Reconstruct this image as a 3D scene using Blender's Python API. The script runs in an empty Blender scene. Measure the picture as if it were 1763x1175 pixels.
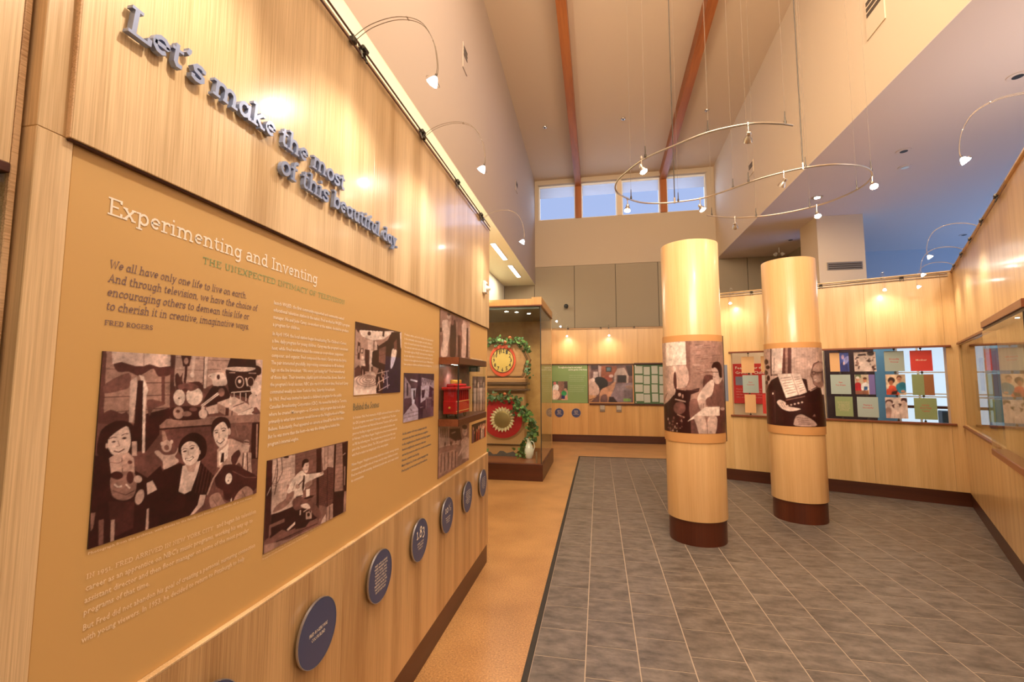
import bpy, bmesh, math, random
import numpy as np
from mathutils import Vector, Matrix

S = bpy.context.scene
COL = bpy.context.collection
R = math.radians
PI = math.pi

# ------------------------------------------------------------------ camera
EYE = 1.64
cam_d = bpy.data.cameras.new('camera'); cam = bpy.data.objects.new('camera', cam_d); COL.objects.link(cam)
cam_d.sensor_width = 36; cam_d.lens = 36*775/1763; cam_d.clip_start = .02; cam_d.clip_end = 200
cam.location = (0, 0, EYE)
cam.rotation_euler = (R(90+4.794), 0, R(10.846))
S.camera = cam
# ------------------------------------------------------------------ exposure
S.view_settings.view_transform = 'Standard'; S.view_settings.look = 'None'
S.view_settings.gamma = 1; S.view_settings.use_curve_mapping = False
S.view_settings.exposure = 0.72
S.cycles.use_denoising = True
S.cycles.max_bounces = 8; S.cycles.diffuse_bounces = 4; S.cycles.glossy_bounces = 4
S.cycles.transparent_max_bounces = 16; S.cycles.sample_clamp_indirect = 6
S.cycles.caustics_reflective = False; S.cycles.caustics_refractive = False
# ------------------------------------------------------------------ sky outside the windows (dusk, pale blue)
W = bpy.data.worlds.new('dusk_sky'); S.world = W; W.use_nodes = True
nt = W.node_tree; bg = nt.nodes['Background']
tc = nt.nodes.new('ShaderNodeTexCoord'); sx = nt.nodes.new('ShaderNodeSeparateXYZ'); cr = nt.nodes.new('ShaderNodeValToRGB')
nt.links.new(tc.outputs['Generated'], sx.inputs[0]); nt.links.new(sx.outputs['Z'], cr.inputs[0]); nt.links.new(cr.outputs[0], bg.inputs[0])
cr.color_ramp.elements[0].position = 0.0; cr.color_ramp.elements[0].color = (.54, .62, .76, 1)
cr.color_ramp.elements[1].position = .3; cr.color_ramp.elements[1].color = (.27, .34, .57, 1)
bg.inputs[1].default_value = 1.0

def add_light(name, kind, loc, energy, color, target=None, size=None, size_y=None, spot=None, blend=.9, radius=.03, spread=None, parent=None, spec=None):
    d = bpy.data.lights.new(name, kind); d.energy = energy; d.color = color
    if kind == 'AREA':
        d.shape = 'RECTANGLE'; d.size = size; d.size_y = size_y or size
        if spread: d.spread = R(spread)
    else:
        d.shadow_soft_size = radius
    if kind == 'SPOT': d.spot_size = R(spot); d.spot_blend = blend
    if spec is not None: d.specular_factor = spec
    o = bpy.data.objects.new(name, d); COL.objects.link(o)
    o.location = loc
    if target is not None:
        o.rotation_euler = (Vector(target)-Vector(loc)).to_track_quat('-Z', 'Y').to_euler()
    if parent is not None:
        bpy.context.view_layer.update()
        o.parent = parent; o.matrix_parent_inverse = parent.matrix_world.inverted()
    return o
WARM = (1, .79, .57); HAL = (1, .86, .68)
# added fill lights out of view; the last one carries the left strip lights
add_light('clerestory_fill', 'AREA', (.7, 2.2, 7.75), 200, WARM, (.7, 2.2, 0), 3.4, 5)
add_light('clerestory_fill', 'AREA', (.7, -3, 6.5), 70, WARM, (.7, 4, 1), 4, 3)
add_light('soffit_fill_and_strip', 'AREA', (5.2, 0.5, 4.7), 150, WARM, (4.6, 1.5, 0), 2.5, 5)
add_light('soffit_fill_and_strip', 'AREA', (-2.2, 9.9, 4.24), 30, (1, .93, .74), (-2.2, 9.9, 0), .3, 3)
# daylight coming in through the tall window of the east side
add_light('window_daylight', 'AREA', (11.7, 8.6, 1.6), 90, (.14, .40, 1), (7.2, 10, 4.8), 6, 2, spread=110)
add_light('left_soffit_fill', 'AREA', (-2.0, 3.5, 3.3), 45, (1, .90, .70), (-2.0, 3.6, 4.3), .4, 8)  # unseen upward fill, added to brighten the left soffit
add_light('high_ceiling_fill', 'AREA', (.7, -1.2, 5.6), 230, WARM, (.9, 9, 7.5), 3, 1.2, spread=120)  # fill added behind the camera to lift the high ceiling
add_light('right_soffit_fill', 'AREA', (4.3, 3.6, 3.0), 32, (1, .84, .76), (4.3, 3.6, 4.8), 1.2, 3.2)  # fill added out of sight behind the right wall, brightens the soffit above
add_light('window_daylight', 'AREA', (.65, 12.9, 6.6), 40, (.45, .62, 1), (.6, 5, 5.6), 4.2, 1.0)

# ------------------------------------------------------------------ materials
def new_mat(name):
    m = bpy.data.materials.new(name); m.use_nodes = True
    return m, m.node_tree, m.node_tree.nodes['Principled BSDF']
def mat(name, c, rough=.5, metal=0., emit=None, es=1., coat=0., bump=0., bscale=200, var=0.):
    m, nt, b = new_mat(name)
    b.inputs['Base Color'].default_value = (*c, 1); b.inputs['Roughness'].default_value = rough; b.inputs['Metallic'].default_value = metal
    if coat: b.inputs['Coat Weight'].default_value = coat; b.inputs['Coat Roughness'].default_value = .12
    if emit: b.inputs['Emission Color'].default_value = (*emit, 1); b.inputs['Emission Strength'].default_value = es
    if bump or var:
        t = nt.nodes.new('ShaderNodeTexCoord'); n = nt.nodes.new('ShaderNodeTexNoise'); n.inputs['Scale'].default_value = bscale; n.inputs['Detail'].default_value = 3
        nt.links.new(t.outputs['Object'], n.inputs['Vector'])
        if bump:
            bp = nt.nodes.new('ShaderNodeBump'); bp.inputs['Strength'].default_value = bump; bp.inputs['Distance'].default_value = .002
            nt.links.new(n.outputs[0], bp.inputs['Height']); nt.links.new(bp.outputs[0], b.inputs['Normal'])
        if var:
            r = nt.nodes.new('ShaderNodeMapRange'); r.inputs['To Min'].default_value = 1-var; r.inputs['To Max'].default_value = 1+var
            mx = nt.nodes.new('ShaderNodeMix'); mx.data_type = 'RGBA'; mx.blend_type = 'MULTIPLY'; mx.inputs['Factor'].default_value = 1
            mx.inputs['A'].default_value = (*c, 1); cc = nt.nodes.new('ShaderNodeCombineColor')
            nt.links.new(n.outputs[0], r.inputs['Value'])
            for k in range(3): nt.links.new(r.outputs[0], cc.inputs[k])
            nt.links.new(cc.outputs[0], mx.inputs['B']); nt.links.new(mx.outputs['Result'], b.inputs['Base Color'])
    return m
def wood(name, dark, light, vert='Y', fine=55., rough=.32, contrast=1., coat=.0):
    """laminated bamboo: fine strips running along the axis `vert`, every piece a little different"""
    m, nt, b = new_mat(name); N = nt.nodes.new; L = nt.links.new
    t = N('ShaderNodeTexCoord'); oi = N('ShaderNodeObjectInfo'); mp = N('ShaderNodeMapping'); mp2 = N('ShaderNodeMapping')
    off = N('ShaderNodeVectorMath'); off.operation = 'MULTIPLY_ADD'
    L(t.outputs['Object'], off.inputs[0]); off.inputs[1].default_value = (1, 1, 1)
    cx = N('ShaderNodeCombineXYZ'); mm = N('ShaderNodeMath'); mm.operation = 'MULTIPLY'; mm.inputs[1].default_value = 17
    L(oi.outputs['Random'], mm.inputs[0]); L(mm.outputs[0], cx.inputs[0]); L(mm.outputs[0], cx.inputs[1]); L(cx.outputs[0], off.inputs[2])
    v = {'X': 0, 'Y': 1, 'Z': 2}[vert]
    s = [fine]*3; s[v] = fine*.012; s2 = [7.]*3; s2[v] = .25
    mp.inputs['Scale'].default_value = s; mp2.inputs['Scale'].default_value = s2
    L(off.outputs[0], mp.inputs[0]); L(off.outputs[0], mp2.inputs[0])
    n1 = N('ShaderNodeTexNoise'); n1.inputs['Scale'].default_value = 3; n1.inputs['Detail'].default_value = 4; n1.inputs['Roughness'].default_value = .65
    n2 = N('ShaderNodeTexNoise'); n2.inputs['Scale'].default_value = 1; n2.inputs['Detail'].default_value = 2
    L(mp.outputs[0], n1.inputs['Vector']); L(mp2.outputs[0], n2.inputs['Vector'])
    mx = N('ShaderNodeMath'); mx.operation = 'MULTIPLY_ADD'; mx.inputs[1].default_value = .55; L(n2.outputs[0], mx.inputs[0])
    m2 = N('ShaderNodeMath'); m2.operation = 'MULTIPLY'; m2.inputs[1].default_value = .45; L(n1.outputs[0], m2.inputs[0]); L(m2.outputs[0], mx.inputs[2])
    cr = N('ShaderNodeValToRGB'); cr.color_ramp.elements[0].position = .5-.16/contrast; cr.color_ramp.elements[1].position = .5+.14/contrast
    cr.color_ramp.elements[0].color = (*dark, 1); cr.color_ramp.elements[1].color = (*light, 1)
    L(mx.outputs[0], cr.inputs[0]); L(cr.outputs[0], b.inputs['Base Color'])
    b.inputs['Roughness'].default_value = rough
    if coat: b.inputs['Coat Weight'].default_value = coat; b.inputs['Coat Roughness'].default_value = .1
    return m
M = {}
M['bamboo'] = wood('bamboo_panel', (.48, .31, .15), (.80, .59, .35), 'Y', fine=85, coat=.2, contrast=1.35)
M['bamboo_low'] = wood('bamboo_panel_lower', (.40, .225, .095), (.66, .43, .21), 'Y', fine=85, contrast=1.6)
M['bamboo_right'] = wood('bamboo_panel_honey', (.60, .37, .15), (.82, .57, .28), 'Y', coat=.25, contrast=1.2)
M['bamboo_col'] = wood('bamboo_column', (.62, .36, .15), (.80, .53, .26), 'Z', coat=.2)
M['bamboo_back'] = wood('bamboo_panel_back', (.56, .30, .10), (.74, .44, .17), 'Y')
M['edge_grain'] = wood('bamboo_edge_grain', (.42, .23, .11), (.80, .56, .34), 'X', fine=90, contrast=2)
M['mahogany'] = wood('dark_stained_base', (.045, .011, .005), (.090, .023, .009), 'X', fine=30, rough=.35)
M['mahogany_z'] = wood('dark_stained_base_round', (.070, .015, .006), (.125, .030, .011), 'Z', fine=30, rough=.35)
M['walnut'] = wood('reddish_trim', (.16, .045, .020), (.28, .09, .04), 'X', fine=30, rough=.35)
M['beam'] = wood('glulam_beam', (.26, .075, .018), (.42, .135, .032), 'Y', fine=14, rough=.45)
M['sleeve'] = mat('tan_band', (.66, .34, .13), .4, var=.03, bscale=20)
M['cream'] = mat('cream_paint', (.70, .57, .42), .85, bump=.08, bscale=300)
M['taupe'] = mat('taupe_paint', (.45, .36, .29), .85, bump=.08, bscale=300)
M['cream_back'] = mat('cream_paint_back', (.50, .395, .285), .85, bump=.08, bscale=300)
M['ceil'] = mat('ceiling_paint', (.60, .46, .33), .9, bump=.08, bscale=300)
M['soffit'] = mat('soffit_paint', (.66, .56, .50), .9, bump=.08, bscale=300)
M['soffit_l'] = mat('soffit_cream_paint', (.80, .74, .55), .85, bump=.08, bscale=300)
M['bluewall'] = mat('grey_blue_paint', (.42, .46, .50), .85)
M['fabric'] = mat('acoustic_fabric', (.33, .27, .19), .95, bump=.5, bscale=420, var=.05)
M['joint'] = mat('dark_joint', (.08, .06, .045), .9)
M['mustard'] = mat('mustard_print', (.64, .395, .15), .42, var=.015, bscale=3)
M['white_ink'] = mat('white_ink', (.92, .84, .74), .6)
M['pale_ink'] = mat('pale_ink', (.88, .68, .45), .6)
M['green_ink'] = mat('green_ink', (.22, .36, .17), .6)
M['violet_ink'] = mat('violet_ink', (.20, .13, .14), .6)
M['red_ink'] = mat('red_ink', (.60, .10, .10), .6)
M['disc'] = mat('slate_blue_enamel', (.060, .075, .185), .35)
M['disc_rim'] = mat('aluminium_rim', (.55, .60, .75), .3, 1.)
M['letter'] = mat('blue_grey_metal', (.27, .33, .52), .35, .25)
M['steel'] = mat('brushed_steel', (.55, .50, .45), .3, 1.)
M['dark_metal'] = mat('dark_metal', (.08, .07, .06), .4, .8)
M['bronze'] = mat('bronze_rail', (.22, .13, .10), .35, .8)
M['wire'] = mat('cable_wire', (.30, .24, .19), .5, .6)
M['white_plastic'] = mat('white_plastic', (.80, .78, .74), .4)
M['black'] = mat('black_plastic', (.02, .02, .02), .5)
M['bulb'] = mat('lamp_glow', (1, 1, 1), .5, emit=(1, .93, .85), es=60)
M['reflector'] = mat('lit_dichroic_reflector', (.9, .95, 1), .2, emit=(.85, .93, 1), es=5)
M['tube'] = mat('fluorescent_diffuser', (1, 1, 1), .5, emit=(1, .98, .90), es=5)
M['grout'] = mat('pale_grout', (.50, .41, .33), .8)
M['edge_rubber'] = mat('dark_edge_strip', (.030, .027, .022), .6)
def glass_mat(name, tint=(1, 1, 1), ior=1.5, gloss=1.0):
    m, nt, b = new_mat(name); nt.nodes.remove(b); N = nt.nodes.new; L = nt.links.new
    o = nt.nodes['Material Output']; tr = N('ShaderNodeBsdfTransparent'); gl = N('ShaderNodeBsdfGlossy'); fr = N('ShaderNodeFresnel'); mx = N('ShaderNodeMixShader')
    tr.inputs[0].default_value = (*tint, 1); gl.inputs['Roughness'].default_value = .01; fr.inputs[0].default_value = ior
    ge = N('ShaderNodeNewGeometry'); iv = N('ShaderNodeMath'); iv.operation = 'SUBTRACT'; iv.inputs[0].default_value = 1; L(ge.outputs['Backfacing'], iv.inputs[1]); mu = N('ShaderNodeMath'); mu.operation = 'MULTIPLY'; L(fr.outputs[0], mu.inputs[0]); L(iv.outputs[0], mu.inputs[1])
    L(mu.outputs[0], mx.inputs[0]); L(tr.outputs[0], mx.inputs[1]); L(gl.outputs[0], mx.inputs[2]); L(mx.outputs[0], o.inputs[0])
    return m
M['glass'] = glass_mat('case_glass', (.93, .96, .94), 1.6)
M['glass_thin'] = glass_mat('thin_glass', (.97, .98, .97), 1.45)
def shade_mat():
    m, nt, b = new_mat('window_screen_cloth'); nt.nodes.remove(b); N = nt.nodes.new; L = nt.links.new
    o = nt.nodes['Material Output']; tr = N('ShaderNodeBsdfTransparent'); df = N('ShaderNodeBsdfDiffuse'); tl = N('ShaderNodeBsdfTranslucent'); m1 = N('ShaderNodeMixShader'); m2 = N('ShaderNodeMixShader')
    tr.inputs[0].default_value = (.8, .8, .85, 1); df.inputs[0].default_value = (.62, .60, .56, 1); tl.inputs[0].default_value = (.6, .6, .6, 1)
    m1.inputs[0].default_value = .5; m2.inputs[0].default_value = .55
    L(df.outputs[0], m1.inputs[1]); L(tl.outputs[0], m1.inputs[2]); L(tr.outputs[0], m2.inputs[1]); L(m1.outputs[0], m2.inputs[2]); L(m2.outputs[0], o.inputs[0])
    return m
M['shade'] = shade_mat()
def cork_mat():
    m, nt, b = new_mat('cork_floor'); N = nt.nodes.new; L = nt.links.new
    t = N('ShaderNodeTexCoord'); n = N('ShaderNodeTexNoise'); n.inputs['Scale'].default_value = 95; n.inputs['Detail'].default_value = 5; n.inputs['Roughness'].default_value = .7
    n2 = N('ShaderNodeTexNoise'); n2.inputs['Scale'].default_value = 2.2
    cr = N('ShaderNodeValToRGB'); cr.color_ramp.elements[0].position = .36; cr.color_ramp.elements[1].position = .64
    cr.color_ramp.elements[0].color = (.30, .145, .05, 1); cr.color_ramp.elements[1].color = (.70, .40, .16, 1)
    L(t.outputs['Object'], n.inputs['Vector']); L(t.outputs['Object'], n2.inputs['Vector'])
    a = N('ShaderNodeMath'); a.operation = 'MULTIPLY_ADD'; a.inputs[1].default_value = .25; L(n2.outputs[0], a.inputs[0])
    a2 = N('ShaderNodeMath'); a2.operation = 'MULTIPLY'; a2.inputs[1].default_value = .75; L(n.outputs[0], a2.inputs[0]); L(a2.outputs[0], a.inputs[2])
    L(a.outputs[0], cr.inputs[0]); L(cr.outputs[0], b.inputs['Base Color']); b.inputs['Roughness'].default_value = .33
    return m
M['cork'] = cork_mat()
def tile_mat():
    m, nt, b = new_mat('slate_grey_tile'); N = nt.nodes.new; L = nt.links.new
    g = N('ShaderNodeNewGeometry'); oi = N('ShaderNodeObjectInfo'); mp = N('ShaderNodeMapping'); mp.inputs['Scale'].default_value = (3.0, 6.5, 1)
    ad = N('ShaderNodeVectorMath'); ad.operation = 'ADD'; cx = N('ShaderNodeCombineXYZ'); mm = N('ShaderNodeMath'); mm.operation = 'MULTIPLY'; mm.inputs[1].default_value = 40
    L(oi.outputs['Random'], mm.inputs[0]); L(mm.outputs[0], cx.inputs[2]); L(g.outputs['Position'], mp.inputs[0]); L(mp.outputs[0], ad.inputs[0]); L(cx.outputs[0], ad.inputs[1])
    n = N('ShaderNodeTexNoise'); n.inputs['Scale'].default_value = 2.2; n.inputs['Detail'].default_value = 7; n.inputs['Roughness'].default_value = .68
    L(ad.outputs[0], n.inputs['Vector'])
    cr = N('ShaderNodeValToRGB'); cr.color_ramp.elements[0].position = .34; cr.color_ramp.elements[1].position = .68
    cr.color_ramp.elements[0].color = (.090, .076, .066, 1); cr.color_ramp.elements[1].color = (.25, .215, .19, 1)
    L(n.outputs[0], cr.inputs[0]); L(cr.outputs[0], b.inputs['Base Color']); b.inputs['Roughness'].default_value = .42
    bp = N('ShaderNodeBump'); bp.inputs['Strength'].default_value = .25; bp.inputs['Distance'].default_value = .003; L(n.outputs[0], bp.inputs['Height']); L(bp.outputs[0], b.inputs['Normal'])
    return m
M['tile'] = tile_mat()
def print_mat(rough=.35):
    m, nt, b = new_mat('printed_photograph')
    a = nt.nodes.new('ShaderNodeVertexColor'); a.layer_name = 'Col'
    nt.links.new(a.outputs[0], b.inputs['Base Color']); b.inputs['Roughness'].default_value = rough
    return m
M['print'] = print_mat()
_flat = {}
def flat(c, rough=.5):
    k = tuple(round(v, 3) for v in c)
    if k not in _flat: _flat[k] = mat('paint_%d' % len(_flat), c, rough)
    return _flat[k]

# ------------------------------------------------------------------ mesh helpers
class MB:
    def __init__(s): s.v = []; s.f = []
    def quad(s, a, b, c, d):
        n = len(s.v); s.v += [a, b, c, d]; s.f.append((n, n+1, n+2, n+3))
    def poly(s, pts):
        n = len(s.v); s.v += list(pts); s.f.append(tuple(range(n, n+len(pts))))
    def box(s, x0, x1, y0, y1, z0, z1, ch=0.):
        n = len(s.v)
        if ch <= 0:
            s.v += [(x, y, z) for z in (z0, z1) for y in (y0, y1) for x in (x0, x1)]
            s.f += [tuple(n+i for i in q) for q in ((0, 2, 3, 1), (4, 5, 7, 6), (0, 1, 5, 4), (2, 6, 7, 3), (0, 4, 6, 2), (1, 3, 7, 5))]
            return
        bm = bmesh.new(); bmesh.ops.create_cube(bm, size=1)
        for w in bm.verts: w.co = Vector(((x0+x1)/2+w.co.x*(x1-x0), (y0+y1)/2+w.co.y*(y1-y0), (z0+z1)/2+w.co.z*(z1-z0)))
        bmesh.ops.bevel(bm, geom=bm.edges[:], offset=ch, segments=1, affect='EDGES')
        bm.verts.index_update(); s.v += [tuple(w.co) for w in bm.verts]; s.f += [tuple(n+w.index for w in f.verts) for f in bm.faces]; bm.free()
    def tube(s, pts, r, n=8, cap=True):
        pts = [Vector(p) for p in pts]; rr = r if isinstance(r, (list, tuple)) else [r]*len(pts); base = len(s.v); up = None
        for i, p in enumerate(pts):
            d = (pts[min(i+1, len(pts)-1)]-pts[max(i-1, 0)]).normalized()
            if up is None:
                up = Vector((0, 0, 1)) if abs(d.z) < .9 else Vector((1, 0, 0))
            a = d.cross(up).normalized(); up = a.cross(d).normalized()
            for k in range(n):
                t = 2*PI*k/n; q = p+(a*math.cos(t)+up*math.sin(t))*rr[i]; s.v.append(tuple(q))
        for i in range(len(pts)-1):
            for k in range(n):
                a0 = base+i*n+k; a1 = base+i*n+(k+1) % n; s.f.append((a0, a1, a1+n, a0+n))
        if cap:
            s.f.append(tuple(base+k for k in range(n))[::-1]); e = base+(len(pts)-1)*n; s.f.append(tuple(e+k for k in range(n)))
    def lathe(s, prof, n=24, M4=None, a0=0, a1=360):
        base = len(s.v); full = abs(a1-a0-360) < 1e-6; cnt = n if full else n+1
        for r, z in prof:
            for k in range(cnt):
                t = R(a0)+R(a1-a0)*k/n; q = Vector((r*math.cos(t), r*math.sin(t), z))
                if M4 is not None: q = M4 @ q
                s.v.append(tuple(q))
        for i in range(len(prof)-1):
            for k in range(n):
                a = base+i*cnt+k; b = base+i*cnt+(k+1) % cnt; s.f.append((a, b, b+cnt, a+cnt))
    def prism(s, pts2, z0, z1):
        n = len(s.v); k = len(pts2); s.v += [(x, y, z0) for x, y in pts2]+[(x, y, z1) for x, y in pts2]
        s.f.append(tuple(range(n, n+k))[::-1]); s.f.append(tuple(range(n+k, n+2*k)))
        for i in range(k): j = (i+1) % k; s.f.append((n+i, n+j, n+k+j, n+k+i))
    def mesh(s, name, m, smooth=False):
        me = bpy.data.meshes.new(name); me.from_pydata(s.v, [], s.f); me.validate(clean_customdata=False)
        for x in (m if isinstance(m, (list, tuple)) else [m]): me.materials.append(x)
        if smooth:
            me.shade_smooth()
            try: me.set_sharp_from_angle(angle=R(38))
            except Exception: pass
        return me
    def build(s, name, m, parent=None, frame=None, smooth=False):
        o = bpy.data.objects.new(name, s.mesh(name, m, smooth)); COL.objects.link(o)
        if parent is not None: o.parent = parent
        if frame is not None: o.matrix_local = frame
        return o
def tag(o, label=None, cat=None, group=None, kind=None):
    if label: o['label'] = label
    if cat: o['category'] = cat
    if group: o['group'] = group
    if kind: o['kind'] = kind
    return o
def empty(name, frame=None, loc=None):
    o = bpy.data.objects.new(name, None); COL.objects.link(o); o.empty_display_size = .1
    if frame is not None: o.matrix_world = frame
    if loc is not None: o.location = loc
    return o
def struct(name, mb, m, frame=None, label=None):
    o = mb.build(name, m, None, frame); o['kind'] = 'structure'
    if label: o['label'] = label
    return o
def frame(origin, u, n):
    """a wall frame: local x runs right along the wall, local y up, local z out of the wall"""
    u = Vector(u).normalized(); n = Vector(n).normalized(); v = n.cross(u)
    m = Matrix.Identity(4)
    for i in range(3): m[i][0] = u[i]; m[i][1] = v[i]; m[i][2] = n[i]; m[i][3] = origin[i]
    return m
def T(x, y, z): return Matrix.Translation((x, y, z))
def copy_tree(o, parent=None, lights=True):
    c = o.copy(); COL.objects.link(c)
    if parent is not None: c.parent = parent
    for ch in list(o.children):
        if ch.type == 'LIGHT' and not lights: continue
        copy_tree(ch, c, lights)
    return c
def catmull(pts, k=6, closed=False):
    out = []; n = len(pts); P = [Vector(p) for p in pts]
    for i in range(n if closed else n-1):
        p0 = P[(i-1) % n] if closed else P[max(i-1, 0)]; p1 = P[i]; p2 = P[(i+1) % n] if closed else P[i+1]; p3 = P[(i+2) % n] if closed else P[min(i+2, n-1)]
        for j in range(k):
            t = j/k; out.append(.5*((2*p1)+(-p0+p2)*t+(2*p0-5*p1+4*p2-p3)*t*t+(-p0+3*p1-3*p2+p3)*t**3))
    if not closed: out.append(P[-1])
    return out
def srgb(h):
    if isinstance(h, str):
        c = [int(h[i:i+2], 16)/255 for i in (1, 3, 5)]
    else: c = h
    return tuple(x/12.92 if x <= .04045 else ((x+.055)/1.055)**2.4 for x in c)

# ------------------------------------------------------------------ printed pictures: polygons rasterised into mesh colours
SEP = [(0, (.13, .02, .03)), (12, (.22, .07, .08)), (30, (.42, .27, .26)), (50, (.63, .49, .46)), (75, (.86, .76, .74)), (100, (1., .95, .93))]
def sepia(s):
    for (a, ca), (b, cb) in zip(SEP, SEP[1:]):
        if s <= b:
            t = (s-a)/(b-a); return srgb([ca[i]+(cb[i]-ca[i])*t for i in range(3)])
    return srgb(SEP[-1][1])
def raster(shapes, w, h, seed=1):
    ss = 2; W_, H_ = w*ss, h*ss; img = np.zeros((H_, W_, 3), np.float32); img[:] = sepia(30)
    for col, data in shapes:
        d = [int(t) for t in data.split()]
        xs = np.array(d[0::2])/1000*W_; ys = np.array(d[1::2])/1000*H_
        if col == 't': c = None
        else: c = np.array(srgb(col) if isinstance(col, str) else sepia(col), np.float32)
        x0, x1 = max(0, int(xs.min())), min(W_, int(xs.max())+2); y0, y1 = max(0, int(ys.min())), min(H_, int(ys.max())+2)
        if x1 <= x0 or y1 <= y0: continue
        X, Y = np.meshgrid(np.arange(x0, x1)+.5, np.arange(y0, y1)+.5); ins = np.zeros(X.shape, bool); n = len(xs)
        for i in range(n):
            j = (i+1) % n
            if ys[i] == ys[j]: continue
            cond = (ys[i] > Y) != (ys[j] > Y)
            ins ^= cond & (X < (xs[j]-xs[i])*(Y-ys[i])/(ys[j]-ys[i])+xs[i])
        sub = img[y0:y1, x0:x1]
        if c is None: sub[ins] = sub[ins]*np.array([.72, .85, 1.25], np.float32)+np.array([0, .004, .03], np.float32)
        else: sub[ins] = c
    img = img.reshape(h, ss, w, ss, 3).mean((1, 3))
    p = np.pad(img, ((1, 1), (1, 1), (0, 0)), 'edge'); img = img*.6+.1*(p[:-2, 1:-1]+p[2:, 1:-1]+p[1:-1, :-2]+p[1:-1, 2:])
    rg = np.random.default_rng(seed)
    for k, amp in ((1, .07), (4, .12), (10, .09), (26, .13)):
        g = rg.standard_normal((h//k+2, w//k+2)).astype(np.float32); g = np.kron(g, np.ones((k, k), np.float32))[:h, :w]
        if k > 1:
            for _ in range(k//2+1):
                q = np.pad(g, 1, 'edge'); g = (q[:-2, 1:-1]+q[2:, 1:-1]+q[1:-1, :-2]+q[1:-1, 2:]+g)/5
        img = img*(1+amp*g[..., None])
    return np.clip(img, 0, 1)
def picture(name, shapes, w, h, width, height, parent, fr=None, cyl=None, seed=1, thick=.004):
    """a print `width` x `height` metres; local x right, y up from its lower left corner; cyl=(radius, a0, a1) bends it round a column"""
    img = raster(shapes, w, h, seed); nx, ny = w, h
    u = (np.arange(nx))/(nx-1); v = (np.arange(ny))/(ny-1); U, V = np.meshgrid(u, v)
    co = np.zeros((ny*nx, 3), np.float32)
    if cyl:
        rad, a0, a1 = cyl; th = np.radians(a0+(a1-a0)*U).ravel(); co[:, 0] = rad*np.cos(th); co[:, 1] = rad*np.sin(th); co[:, 2] = ((1-V)*height).ravel()
    else:
        co[:, 0] = (U*width).ravel(); co[:, 1] = ((1-V)*height).ravel(); co[:, 2] = thick
    idx = np.arange(ny*nx).reshape(ny, nx)
    q = np.stack([idx[1:, :-1], idx[1:, 1:], idx[:-1, 1:], idx[:-1, :-1]], -1).reshape(-1, 4)
    verts = co.tolist(); faces = q.tolist()
    if not cyl:
        n = len(verts); verts += [[0, 0, 0], [width, 0, 0], [width, height, 0], [0, height, 0]]
        c = [int(idx[-1, 0]), int(idx[-1, -1]), int(idx[0, -1]), int(idx[0, 0])]
        for i in range(4): j = (i+1) % 4; faces.append([n+i, n+j, c[j], c[i]])
    me = bpy.data.meshes.new(name); me.from_pydata(verts, [], faces); me.materials.append(M['print'])
    ca = me.color_attributes.new('Col', 'FLOAT_COLOR', 'POINT'); buf = np.ones((len(verts), 4), np.float32); buf[:, :3] = .05; buf[:nx*ny, :3] = img.reshape(-1, 3)
    ca.data.foreach_set('color', buf.ravel())
    if cyl: me.shade_smooth()
    o = bpy.data.objects.new(name, me); COL.objects.link(o); o.parent = parent
    if fr is not None: o.matrix_local = fr
    return o

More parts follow.
